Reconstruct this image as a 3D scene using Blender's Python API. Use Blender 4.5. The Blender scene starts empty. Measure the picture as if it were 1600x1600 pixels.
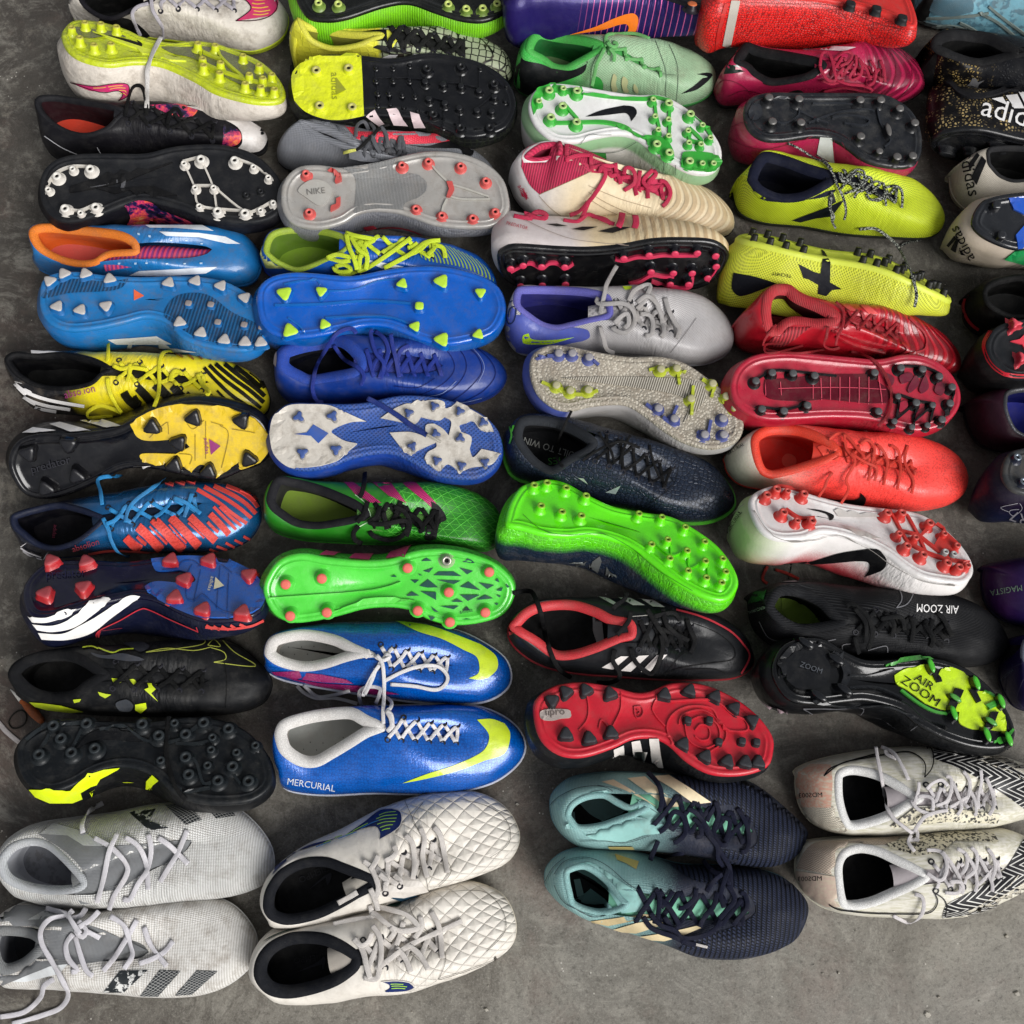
import bpy, bmesh, math, random
import numpy as np
from mathutils import Vector, Matrix, noise as mnoise
from mathutils.bvhtree import BVHTree
from mathutils.geometry import delaunay_2d_cdt

random.seed(7)
SC = bpy.context.scene
COL = SC.collection
# ---------------------------------------------------------------- camera
F, TH, CH = 1731.0, math.radians(13.0), 1.275
CAM = Vector((0, 0, CH))
FWD = Vector((0, math.sin(TH), -math.cos(TH)))
UPV = Vector((0, math.cos(TH), math.sin(TH)))
cd = bpy.data.cameras.new('camera'); cam = bpy.data.objects.new('camera', cd); COL.objects.link(cam)
cam.location = CAM; cam.rotation_euler = (TH, 0, 0)
cd.sensor_width = 36; cd.lens = 36 * F / 1600; cd.clip_start = .01; cd.clip_end = 500
SC.camera = cam
# ---------------------------------------------------------------- light
W = bpy.data.worlds.new('World'); SC.world = W; W.use_nodes = True
wn = W.node_tree
bg = wn.nodes['Background']
sky = wn.nodes.new('ShaderNodeTexSky'); sky.sky_type = 'NISHITA'; sky.sun_disc = False
SUN_EL, SUN_AZ = math.radians(42), math.radians(136)     # azimuth clockwise from +Y
sky.sun_elevation = SUN_EL; sky.sun_rotation = SUN_AZ
sky.dust_density = 3; sky.air_density = 1.0
hs = wn.nodes.new('ShaderNodeHueSaturation'); hs.inputs['Saturation'].default_value = .22
wn.links.new(sky.outputs[0], hs.inputs['Color']); wn.links.new(hs.outputs[0], bg.inputs[0])
bg.inputs[1].default_value = .05
sd = bpy.data.lights.new('sun', 'SUN'); sun = bpy.data.objects.new('sun', sd); COL.objects.link(sun)
sd.energy = 1.5; sd.angle = math.radians(36); sd.color = (1, .985, .965)
sv = Vector((math.sin(SUN_AZ) * math.cos(SUN_EL), math.cos(SUN_AZ) * math.cos(SUN_EL), math.sin(SUN_EL)))
sun.rotation_euler = sv.to_track_quat('Z', 'Y').to_euler()
SC.view_settings.view_transform = 'Standard'; SC.view_settings.look = 'None'
SC.view_settings.exposure = 1.02; SC.view_settings.gamma = 1

# ---------------------------------------------------------------- pixel helpers: sight line -> point in the place
ZF = [0.0, 0.0, 1.0]
def Z(ox, oy, s): ZF[:] = [ox, oy, s]
def P2(s):
    v = [float(a) for a in s.split()] if isinstance(s, str) else list(s)
    return [(ZF[0] + v[i] * ZF[2], ZF[1] + v[i + 1] * ZF[2]) for i in range(0, len(v), 2)]
def ray(p):
    return (FWD + Vector((1, 0, 0)) * ((p[0] - 800) / F) + UPV * ((800 - p[1]) / F)).normalized()
def on_plane(p, q, n):
    d = ray(p); return CAM + d * ((q - CAM).dot(n) / d.dot(n))
def on_z(p, z): return on_plane(p, Vector((0, 0, z)), Vector((0, 0, 1)))

def catmull(pts, closed=True, k=6):
    P = [np.array(p, float) for p in pts]; n = len(P); out = []
    if n < 3 and not closed: 
        return [P[0] + (P[-1] - P[0]) * t / k for t in range(k + 1)]
    rng = range(n) if closed else range(n - 1)
    for i in rng:
        if closed: a, b, c, d = P[i - 1], P[i], P[(i + 1) % n], P[(i + 2) % n]
        else: a, b, c, d = P[max(i - 1, 0)], P[i], P[i + 1], P[min(i + 2, n - 1)]
        for j in range(k):
            t = j / k
            out.append(.5 * (2 * b + (c - a) * t + (2 * a - 5 * b + 4 * c - d) * t * t + (3 * b - a - 3 * c + d) * t ** 3))
    if not closed: out.append(P[-1])
    return out
def resamp(pts, n):
    A = np.array(pts, float); d = np.r_[0, np.cumsum(np.linalg.norm(np.diff(A, axis=0), axis=1))]
    t = np.linspace(0, d[-1], n)
    return np.stack([np.interp(t, d, A[:, k]) for k in range(A.shape[1])], 1)
def halves(pts, toe=None):
    """closed curve starting at the heel -> (+y half, -y half), both heel to toe"""
    A = np.array(pts, float); i = int(np.argmax(A[:, 0]))
    h1 = A[:i + 1]; h2 = np.r_[A[i:], A[:1]][::-1]
    return (h1, h2) if h1[:, 1].mean() > h2[:, 1].mean() else (h2, h1)
def interp(x, xs, ys): return float(np.interp(x, xs, ys))
def sm(t): t = min(1, max(0, t)); return t * t * (3 - 2 * t)
def spl(x, xs, ys):
    for i in range(len(xs) - 1):
        if x <= xs[i + 1]:
            return ys[i] + (ys[i + 1] - ys[i]) * sm((x - xs[i]) / (xs[i + 1] - xs[i]))
    return ys[-1]

# ---------------------------------------------------------------- materials
def lin(h):
    h = h.lstrip('#'); c = [int(h[i:i + 2], 16) / 255 for i in (0, 2, 4)]
    return tuple(x / 12.92 if x <= .04045 else ((x + .055) / 1.055) ** 2.4 for x in c) + (1,)
class G:
    def __init__(s, nt): s.nt = nt
    def n(s, t, **k):
        o = s.nt.nodes.new('ShaderNode' + t)
        for a, b in k.items(): setattr(o, a, b)
        return o
    def put(s, sock, v):
        if hasattr(v, 'links'): s.nt.links.new(v, sock)
        else:
            try: sock.default_value = v
            except ValueError: sock.default_value = v[:3]
    def m(s, op, a, b=0.0, c=None, clamp=False):
        o = s.n('Math', operation=op); o.use_clamp = clamp
        s.put(o.inputs[0], a); s.put(o.inputs[1], b)
        if c is not None: s.put(o.inputs[2], c)
        return o.outputs[0]
    def mix(s, f, a, b, bt='MIX'):
        o = s.n('Mix', data_type='RGBA', blend_type=bt)
        s.put(o.inputs[0], f); s.put(o.inputs[6], a); s.put(o.inputs[7], b); return o.outputs[2]
    def noise(s, v, sc, det=3, rough=.55):
        o = s.n('TexNoise'); s.put(o.inputs['Vector'], v); o.inputs['Scale'].default_value = sc
        o.inputs['Detail'].default_value = det; o.inputs['Roughness'].default_value = rough; return o.outputs[0]
    def rng(s, v, a, b, c=0.0, d=1.0):
        o = s.n('MapRange'); s.put(o.inputs[0], v)
        for i, q in enumerate((a, b, c, d)): o.inputs[i + 1].default_value = q
        return o.outputs[0]
    def vor(s, v, sc, feat='F1', out=0, rnd=1.0):
        o = s.n('TexVoronoi', feature=feat); s.put(o.inputs['Vector'], v); o.inputs['Scale'].default_value = sc
        o.inputs['Randomness'].default_value = rnd; return o.outputs[out]
MATS = {}
def mat(spec):
    """'#base [#second] pattern:mm r:.4 c:.3 m:0 d:.3 g:axis:a:b:#hex[:noise]' -> a node material"""
    if spec in MATS: return MATS[spec]
    cols, pats, grads = [], [], []; limv = None; crz = False; r, coat, metal, dirt, bs, em = .5, .0, .0, .18, 1.0, 0
    for t in spec.split():
        if t[0] == '#': cols.append(lin(t))
        elif t.startswith('r:'): r = float(t[2:])
        elif t.startswith('c:'): coat = float(t[2:])
        elif t.startswith('m:'): metal = float(t[2:])
        elif t.startswith('d:'): dirt = float(t[2:])
        elif t.startswith('b:'): bs = float(t[2:])
        elif t.startswith('lim:'): limv = [float(a) for a in t.split(':')[1:]]
        elif t.startswith('g:'): grads.append(t.split(':')[1:])
        elif t == 'cr': crz = True
        else: pats.append(t.split(':'))
    ma = bpy.data.materials.new(spec.split()[0].strip('#') + '_' + (pats[0][0] if pats else 'plain'))
    ma.use_nodes = True; nt = ma.node_tree; g = G(nt); B = nt.nodes['Principled BSDF']
    tc = g.n('TexCoord'); ob = tc.outputs['Object']; uv = tc.outputs['UV']
    su = g.n('SeparateXYZ'); g.put(su.inputs[0], uv); U, V = su.outputs[0], su.outputs[1]
    so = g.n('SeparateXYZ'); g.put(so.inputs[0], ob); X, Y, Zz = so.outputs
    col = cols[0]; second = cols[1] if len(cols) > 1 else None
    hgt = None
    def addh(h, w):
        nonlocal hgt
        if limv: w = g.m('MULTIPLY', g.rng(X, *limv), w)
        h = g.m('MULTIPLY', h, w); hgt = h if hgt is None else g.m('ADD', hgt, h)
    def sinw(e, p): return g.m('SINE', g.m('MULTIPLY', e, 2 * math.pi / p))
    for pt in pats:
        nm = pt[0]; p = float(pt[1]) * .001 if len(pt) > 1 else .003
        if nm == 'mesh':      # fine dots
            k = g.m('MULTIPLY', sinw(U, p), sinw(V, p)); mk = g.rng(k, .05, .5); addh(mk, .5)
        elif nm == 'weave':   # diamond weave
            k = g.m('MULTIPLY', sinw(g.m('ADD', U, V), p), sinw(g.m('SUBTRACT', U, V), p)); mk = g.rng(k, -.2, .45); addh(mk, .7)
        elif nm == 'brick':   # short staggered ribs (knitted plates)
            a = sinw(U, p * 1.15); b_ = sinw(g.m('ADD', V, g.m('MULTIPLY', U, .8)), p * .9)
            mk = g.rng(g.m('MINIMUM', g.m('ADD', a, .85), g.m('ADD', b_, .95)), 0, .9); addh(mk, 1.0)
        elif nm == 'rib':
            mk = g.rng(sinw(U, p), -.5, .5); addh(mk, .6)
        elif nm == 'pin':
            mk = g.rng(sinw(U, p), .86, .95); addh(mk, .2)
        elif nm == 'zig':
            q = g.m('MULTIPLY', g.m('ABSOLUTE', g.m('SUBTRACT', g.m('FRACT', g.m('DIVIDE', V, p * 3.2)), .5)), p * 4.6)
            e = g.m('ADD', U, q); mk = g.rng(sinw(e, p), .66, .8); addh(mk, .2)
        elif nm == 'ribv':
            mk = g.rng(sinw(V, p), -.5, .5); addh(mk, .6)
        elif nm == 'arc':     # curved ribs across the toe
            e = g.m('ADD', U, g.m('MULTIPLY', g.m('MULTIPLY', V, V), 9.0)); mk = g.rng(sinw(e, p), -.8, .2); addh(mk, 1.0)
        elif nm == 'diag':
            mk = g.rng(sinw(g.m('ADD', U, g.m('MULTIPLY', V, .7)), p), -.1, .1); addh(mk, .2)
        elif nm == 'hex':
            k = g.vor(ob, 1 / p, 'DISTANCE_TO_EDGE', 0, .6); mk = g.rng(k, .03, .14); addh(mk, .6); mk = g.m('SUBTRACT', 1.0, mk) if second is not None else mk
        elif nm == 'net':     # thin cell lines
            k = g.vor(ob, 1 / p, 'DISTANCE_TO_EDGE', 0, .25); mk = g.rng(k, .10, .05); addh(mk, .5)
        elif nm == 'tri':
            a = g.m('ABSOLUTE', sinw(V, p * 2)); b_ = g.m('ABSOLUTE', sinw(g.m('ADD', g.m('MULTIPLY', U, .87), g.m('MULTIPLY', V, .5)), p * 2))
            c_ = g.m('ABSOLUTE', sinw(g.m('SUBTRACT', g.m('MULTIPLY', U, .87), g.m('MULTIPLY', V, .5)), p * 2))
            k = g.m('MINIMUM', g.m('MINIMUM', a, b_), c_); mk = g.rng(k, .22, .05); addh(mk, 1.4)
        elif nm == 'grid':
            a = g.m('ABSOLUTE', sinw(g.m('ADD', U, V), p * 2)); b_ = g.m('ABSOLUTE', sinw(g.m('SUBTRACT', U, V), p * 2))
            mk = g.rng(g.m('MINIMUM', a, b_), .24, .12); addh(mk, .2)
        elif nm == 'quilt':
            a = g.m('ABSOLUTE', sinw(g.m('ADD', U, g.m('MULTIPLY', V, .8)), p * 2)); b_ = g.m('ABSOLUTE', sinw(g.m('SUBTRACT', U, g.m('MULTIPLY', V, .8)), p * 2))
            q = g.m('POWER', g.m('MINIMUM', a, b_), .5); mk = g.rng(q, .30, .16); addh(q, 2.1)
        elif nm == 'speck':
            mk = g.rng(g.noise(ob, 1 / p, 2), .5, .58); addh(mk, .1)
        elif nm == 'blot':
            mk = g.rng(g.noise(ob, 1 / p, 6, .65), .53, .55); addh(mk, .1)
        elif nm == 'streak':
            mp = g.n('Mapping'); g.put(mp.inputs[0], ob); mp.inputs['Scale'].default_value = (1, 6, 6); mp.inputs['Rotation'].default_value = (0, 0, .5)
            mk = g.rng(g.noise(mp.outputs[0], 1 / p, 4), .42, .62)
        elif nm == 'scale':
            k = g.vor(ob, 1 / p, 'DISTANCE_TO_EDGE', 0, .8); mk = g.m('MULTIPLY', g.rng(k, .17, .25), g.rng(g.noise(ob, 60, 3), .47, .60)); addh(mk, .5)
        elif nm == 'galaxy':
            n1 = g.noise(ob, 45, 5, .7); cr = g.n('ValToRGB'); g.put(cr.inputs[0], n1); e = cr.color_ramp.elements
            e[0].position = .38; e[0].color = lin('#0c0a14'); e[1].position = .72; e[1].color = lin('#f0c080')
            for ps, hx in ((.47, '#1c1848'), (.53, '#c0305e'), (.6, '#e8603e')): q = e.new(ps); q.color = lin(hx)
            col = cr.outputs[0]; continue
        elif nm == 'crinkle':
            k = g.noise(ob, 1 / p, 5, .6); addh(k, 3.0); continue
        elif nm == 'knurl':
            k = g.vor(ob, 1 / p, 'F1'); mk = g.rng(k, .2, .6); addh(mk, 1.0)
        else: raise ValueError(nm)
        if limv: mk = g.m('MULTIPLY', mk, g.rng(X, *limv))
        if second is not None: col = g.mix(mk, col, second); second = None if len(cols) < 3 else cols[2]
        elif nm not in ('quilt', 'arc', 'tri', 'brick'): col = g.mix(g.m('MULTIPLY', mk, .28), col, (0, 0, 0, 1))
        else: col = g.mix(g.m('MULTIPLY', g.m('SUBTRACT', 1.0, mk), .12) if nm != 'quilt' else g.m('MULTIPLY', mk, .3), col, (.02, .02, .02, 1))
    for gr in grads:
        ax = {'x': X, 'y': Y, 'z': Zz, 'v': V}[gr[0]]
        nz = float(gr[4]) if len(gr) > 4 else .5
        e = g.m('ADD', ax, g.m('MULTIPLY', g.m('SUBTRACT', g.noise(ob, 900, 2, .8), .5), nz * .14 * abs(float(gr[2]) - float(gr[1])) * 4))
        a, b_ = float(gr[1]), float(gr[2])
        col = g.mix(g.rng(e, a, b_), col, lin(gr[3]))
    # colour variation, dirt and scuffs that belong to the material itself
    nv = g.rng(g.noise(ob, 28, 4), .3, .7, .88, 1.08)
    vm = g.n('VectorMath', operation='SCALE'); g.put(vm.inputs[0], col); g.put(vm.inputs[3], nv); col = vm.outputs[0]
    if dirt > 0:
        if sum(cols[0][:3]) < .12: dirt *= .45
        dm = g.m('MULTIPLY', g.rng(g.noise(ob, 55, 7, .72), .47, .72), dirt * 1.6, clamp=True)
        lum = sum(cols[0][:3]) / 3
        dc = (.20, .16, .12, 1) if lum > .3 else ((.13, .11, .09, 1) if lum > .04 else (.10, .095, .085, 1))
        col = g.mix(dm, col, dc)
        mp = g.n('Mapping'); g.put(mp.inputs[0], ob); mp.inputs['Scale'].default_value = (.25, 1.6, 1); mp.inputs['Rotation'].default_value = (0, .3, .5)
        sc_ = g.m('MULTIPLY', g.rng(g.noise(mp.outputs[0], 420, 3, .6), .66, .72), dirt * .7, clamp=True)
        col = g.mix(sc_, col, (.30, .28, .25, 1) if lum < .15 else (.12, .10, .09, 1))
    g.put(B.inputs['Base Color'], col)
    g.put(B.inputs['Roughness'], g.rng(g.noise(ob, 60, 4), .3, .7, max(.03, r - .10), min(1, r + .14)))
    B.inputs['Metallic'].default_value = metal
    l0 = sum(cols[0][:3]) / 3
    if l0 < .05: coat *= .5
    B.inputs['Coat Weight'].default_value = coat; B.inputs['Coat Roughness'].default_value = .12
    B.inputs['Specular IOR Level'].default_value = (.28 if l0 < .05 else .5) if r < .35 else (.18 if l0 < .05 else .38)
    fine = g.m('MULTIPLY', g.noise(ob, 700, 2), .12)
    mid = g.m('MULTIPLY', g.noise(ob, 60, 3), .9)
    h = g.m('ADD', fine, mid)
    if crz:
      mp2 = g.n('Mapping'); g.put(mp2.inputs[0], ob); mp2.inputs['Scale'].default_value = (1, .22, .3)
      cz = g.m('MULTIPLY', g.rng(X, .125, .165), g.rng(X, .225, .19))
      h = g.m('ADD', h, g.m('MULTIPLY', g.m('MULTIPLY', g.m('ABSOLUTE', g.m('SUBTRACT', g.noise(mp2.outputs[0], 95, 3, .6), .5)), 5.0), cz))
    if hgt is not None: h = g.m('ADD', h, hgt)
    bp = g.n('Bump'); bp.inputs['Strength'].default_value = min(1, .55 * bs); bp.inputs['Distance'].default_value = .0016
    g.put(bp.inputs['Height'], h); g.put(B.inputs['Normal'], bp.outputs[0])
    MATS[spec] = ma; return ma

# ---------------------------------------------------------------- mesh helpers
def uvmap(me, kind='upper'):
    n = len(me.vertices); co = np.empty(n * 3); me.vertices.foreach_get('co', co); co = co.reshape(-1, 3)
    y, z = co[:, 1], co[:, 2]
    v = y + (np.clip(y / .03, -1, 1) * (.075 - z) if kind == 'upper' else 0)
    uvl = me.uv_layers.new(name='UVMap'); li = np.empty(len(me.loops), int); me.loops.foreach_get('vertex_index', li)
    uvl.data.foreach_set('uv', np.stack([co[li, 0], v[li]], 1).ravel())
def mesh(name, verts, faces, mats, parent=None, smooth=True, fm=None, uv='upper'):
    me = bpy.data.meshes.new(name); me.from_pydata([tuple(v) for v in verts], [], faces)
    for m_ in (mats if isinstance(mats, list) else [mats]): me.materials.append(mat(m_) if isinstance(m_, str) else m_)
    if smooth: me.polygons.foreach_set('use_smooth', [True] * len(me.polygons))
    if fm is not None: me.polygons.foreach_set('material_index', fm)
    if uv: uvmap(me, uv)
    o = bpy.data.objects.new(name, me); COL.objects.link(o)
    if parent: o.parent = parent
    return o
def rings(rs, closed=True, cap0=False, cap1=False):
    """rs: list of (n,3) arrays -> verts, faces"""
    n = len(rs[0]); V = np.concatenate(rs); Fc = []
    for j in range(len(rs) - 1):
        for i in range(n if closed else n - 1):
            k = (i + 1) % n
            Fc.append((j * n + i, (j + 1) * n + i, (j + 1) * n + k, j * n + k))
    if cap0: Fc.append(tuple(range(n)))
    if cap1: Fc.append(tuple(range((len(rs) - 1) * n, len(rs) * n))[::-1])
    return V, Fc
def inset(R, d):
    """move closed ring (clockwise seen from above) inward by d in xy"""
    A = R[:, :2]; t = np.roll(A, -2, 0) - np.roll(A, 2, 0); t /= np.linalg.norm(t, axis=1)[:, None] + 1e-9
    nrm = np.stack([t[:, 1], -t[:, 0]], 1); B = R.copy(); B[:, :2] = A + nrm * (d if np.isscalar(d) else np.asarray(d)[:, None]); return B

GROUP = 'used football boots laid out in rows on the concrete'
class Boot: pass
BOOTS = []
NR = 120

def build_upper(b, O, K, z0, M=20, flat=1.0, bulge=0.0, disp=None):
    if not hasattr(b, 'seed'): b.seed = len(BOOTS) * 3.7
    rs = []
    for j in range(M + 1):
        t = j / M * math.pi / 2
        gg = 1 - math.cos(t) ** flat; ff = math.sin(t) ** .92
        R = O + (K - O) * gg; R[:, 2] = z0 + (K[:, 2] - z0) * ff
        for v in R[:, :]:
            a = .0011 * math.sin(math.pi * j / M) * mnoise.noise(Vector((v[0] * 55, v[1] * 26, v[2] * 26 + b.seed)))+ .0016 * math.sin(math.pi * j / M) * mnoise.noise(Vector((v[0] * 16, v[1] * 14, b.seed)))
            v[1] += a * (1 if v[1] > 0 else -1) * .7; v[2] += a
        if bulge: R = inset(R, -bulge * math.sin(min(1, j / M * 1.6) * math.pi))
        rs.append(R)
    return rs
def cone_studs(V, Fc, pts, ztop, zbot, r0=.009, r1=.0055):
    for x, y in pts:
        o = len(V)
        ring = [(math.cos(a), math.sin(a)) for a in [k * math.pi / 4 for k in range(8)]]
        V = np.concatenate([V, [(x + r0 * c, y + r0 * s, ztop) for c, s in ring], [(x + r1 * c, y + r1 * s, zbot) for c, s in ring]])
        Fc += [(o + k, o + (k + 1) % 8, o + 8 + (k + 1) % 8, o + 8 + k) for k in range(8)] + [tuple(range(o + 15, o + 7, -1))]
    return V, Fc

def bvh_of(b, objs):
    V, Fc = [], []
    for o in objs:
        k = len(V); mw = b.M
        V += [mw @ v.co for v in o.data.vertices]; Fc += [[k + i for i in p.vertices] for p in o.data.polygons]
    b.vf = [V, Fc]; b.nv = len(V); b.bvh = BVHTree.FromPolygons(V, Fc); b.cen = sum(V, Vector()) / len(V)
def cast(b, p):
    d = ray(p); h, n, _, _ = b.bvh.ray_cast(CAM, d)
    if h is None:
        q = CAM + d * (b.cen - CAM).dot(d); h, n, _, _ = b.bvh.find_nearest(q)
    if n.dot(d) > 0: n = -n
    return h, n
LIFT = [0]
def put_mesh(b, name, v2, faces, spec, thick, h=.0007, label=None):
    b.lift = min(getattr(b, 'lift', 0) + 1, 14)
    hh = thick + h + b.lift * .00009
    V, N = [], []
    for p in v2:
        q, n = cast(b, p); V.append(q); N.append(n)
    bm = bmesh.new(); top = [bm.verts.new(b.Mi @ (q + n * hh)) for q, n in zip(V, N)]
    for f in faces:
        try: bm.faces.new([top[i] for i in f])
        except ValueError: pass
    if thick > 0:
        bm.edges.ensure_lookup_table(); be = [e for e in bm.edges if len(e.link_faces) == 1]
        low = {}
        idx = {v: i for i, v in enumerate(top)}
        for e in be:
            for v in e.verts:
                if v not in low: i = idx[v]; low[v] = bm.verts.new(b.Mi @ (V[i] - N[i] * .0004))
            a, c = e.verts
            try: bm.faces.new([a, c, low[c], low[a]])
            except ValueError: pass
    me = bpy.data.meshes.new(name); bm.normal_update(); bmesh.ops.recalc_face_normals(bm, faces=bm.faces); bm.to_mesh(me); bm.free()
    me.materials.append(mat(spec)); uvmap(me)
    me.polygons.foreach_set('use_smooth', [thick == 0] * len(me.polygons))
    o = bpy.data.objects.new(name, me); COL.objects.link(o); o.parent = b.root
    if label: o['label'] = label
    if thick >= .0005 and name not in ('strut',) and len(v2) > 20:
        b.vf[0] += [b.M @ v.co for v in me.vertices]; k = b.nv; b.nv += len(me.vertices); b.vf[1] += [[k + i for i in p.vertices] for p in me.polygons]
        b.bvh = BVHTree.FromPolygons(*b.vf)
    return o
def path(kind, s):
    if kind == 'p':
        pts = P2(s)
    elif kind == 's':
        return [tuple(p) for p in catmull(P2(s), True, 6)]
    else:
        segs = [P2(t) for t in s.split(';')]; out = []; last = None
        for sg in segs:
            q = sg if last is None else [last] + sg
            c = catmull(q, False, 6) if len(q) > 2 else q
            out += [tuple(p) for p in (c if last is None else c[1:])]; last = q[-1]
        pts = out
        if math.dist(pts[0], pts[-1]) < .5: pts = pts[:-1]
    out = []
    for i in range(len(pts)):
        a, c = pts[i], pts[(i + 1) % len(pts)]; m_ = max(1, int(math.dist(a, c) / 6))
        out += [(a[0] + (c[0] - a[0]) * k / m_, a[1] + (c[1] - a[1]) * k / m_) for k in range(m_)]
    return out
def inside(p, poly):
    x, y = p; c = False; j = len(poly) - 1
    for i in range(len(poly)):
        xi, yi = poly[i]; xj, yj = poly[j]
        if (yi > y) != (yj > y) and x < (xj - xi) * (y - yi) / (yj - yi) + xi: c = not c
        j = i
    return c
def decal(b, d):
    """(kind, name, material, pixels, [thick mm])"""
    kind, name, spec = d[0], d[1], d[2]
    if kind in 'psc':
        th = (d[4] if len(d) > 4 else 0) * .001
        poly = path(kind, d[3])
        xs = [p[0] for p in poly]; ys = [p[1] for p in poly]; st = 7
        ext = min(max(xs) - min(xs), max(ys) - min(ys))
        pts = list(poly)
        if ext > 8:
            y = min(ys) + st / 2
            while y < max(ys):
                x = min(xs) + st / 2
                while x < max(xs):
                    if inside((x, y), poly) and min((x - a) ** 2 + (y - c) ** 2 for a, c in poly) > 9: pts.append((x, y))
                    x += st
                y += st
        n = len(poly)
        r = delaunay_2d_cdt([Vector(p) for p in pts], [], [list(range(n))], 1, 1e-4)
        return put_mesh(b, name, [tuple(v) for v in r[0]], r[2], spec, th)
    if kind == 'l':      # (l, name, spec, width mm, pixels, [thick])
        w = d[3] * .46; pl = [tuple(p) for p in catmull(P2(d[4]), False, 6)]
        return strip(b, name, spec, pl, w, (d[5] if len(d) > 5 else 0) * .001)
    if kind == 'L':      # many lines joined: list of pixel strings
        w = d[3] * .46
        for s in d[4].split('/'):
            V, Fc = [], []
            pl = catmull(P2(s), False, 5); o = len(V)
            for i, p in enumerate(pl):
                a = pl[max(0, i - 1)]; c = pl[min(len(pl) - 1, i + 1)]; t = c - a; t = t / (np.linalg.norm(t) + 1e-9)
                q = np.array((-t[1], t[0])) * w; V += [tuple(p + q), tuple(p - q)]
            Fc += [(o + 2 * i, o + 2 * i + 1, o + 2 * i + 3, o + 2 * i + 2) for i in range(len(pl) - 1)]
            put_mesh(b, name, V, Fc, spec, (d[5] if len(d) > 5 else 0) * .001)
        return
    if kind == 't':      # (t, name, spec, text, 'x0 y0 x1 y1', height ratio)
        p0, p1 = [np.array(p) for p in P2(d[4])]
        cu = bpy.data.curves.new('t', 'FONT'); cu.body = d[3]; cu.resolution_u = 2; to = bpy.data.objects.new('t', cu); COL.objects.link(to)
        bpy.context.view_layer.update()
        me = to.to_mesh(); V = np.array([v.co[:2] for v in me.vertices]); Fc = [tuple(p.vertices) for p in me.polygons]
        to.to_mesh_clear(); bpy.data.objects.remove(to)
        x0, x1 = V[:, 0].min(), V[:, 0].max(); t = p1 - p0; q = np.array((t[1], -t[0]))
        if len(d) > 6 and d[6] == 'm': q = -q
        hgt = d[5] if len(d) > 5 else 1.0
        v2 = [tuple(p0 + t * ((a - x0) / (x1 - x0)) + q * (c / (x1 - x0)) * hgt) for a, c in V]
        return put_mesh(b, name, v2, Fc, spec, 0)
def ZF3(b): return 1.0
def strip(b, name, spec, pl, w, th):
    V, Fc = [], []
    for i, p in enumerate(pl):
        a = np.array(pl[max(0, i - 1)]); c = np.array(pl[min(len(pl) - 1, i + 1)]); t = c - a; t = t / (np.linalg.norm(t) + 1e-9)
        q = np.array((-t[1], t[0])) * w; V += [tuple(np.array(p) + q), tuple(np.array(p) - q)]
    return put_mesh(b, name, V, [(2 * i, 2 * i + 1, 2 * i + 3, 2 * i + 2) for i in range(len(pl) - 1)], spec, th)

def ribbon(name, spec, P, w, parent, M=None, th=.18, seg=8):
    """a flat lace along 3-D points (already in the parent's frame)"""
    P = np.array(P, float); n = len(P); T = np.gradient(P, axis=0); T /= np.linalg.norm(T, axis=1)[:, None] + 1e-9
    up = np.array(M if M is not None else (0, -.15, 1.0)); V = []
    tw = random.uniform(0, 99)
    for i in range(n):
        s = np.cross(T[i], up + .55 * mnoise.noise(Vector((tw, i * .13, 0))) * np.cross(T[i], up)); s /= np.linalg.norm(s) + 1e-9; u = np.cross(s, T[i])
        for k in range(seg):
            a = 2 * math.pi * k / seg; V.append(P[i] + s * math.cos(a) * w / 2 + u * math.sin(a) * w / 2 * th)
    Fc = [(i * seg + k, i * seg + (k + 1) % seg, (i + 1) * seg + (k + 1) % seg, (i + 1) * seg + k) for i in range(n - 1) for k in range(seg)]
    Fc += [tuple(range(seg))[::-1], tuple(range((n - 1) * seg, n * seg))]
    return mesh(name, V, Fc, spec, parent)
def finish(b, label, cat='football boot'):
    b.root = bpy.data.objects.new(b.name, None); COL.objects.link(b.root); b.root.matrix_world = b.M; b.root.empty_display_size = .05
    b.root['label'] = label; b.root['category'] = cat; b.root['group'] = GROUP; BOOTS.append(b)

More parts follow.
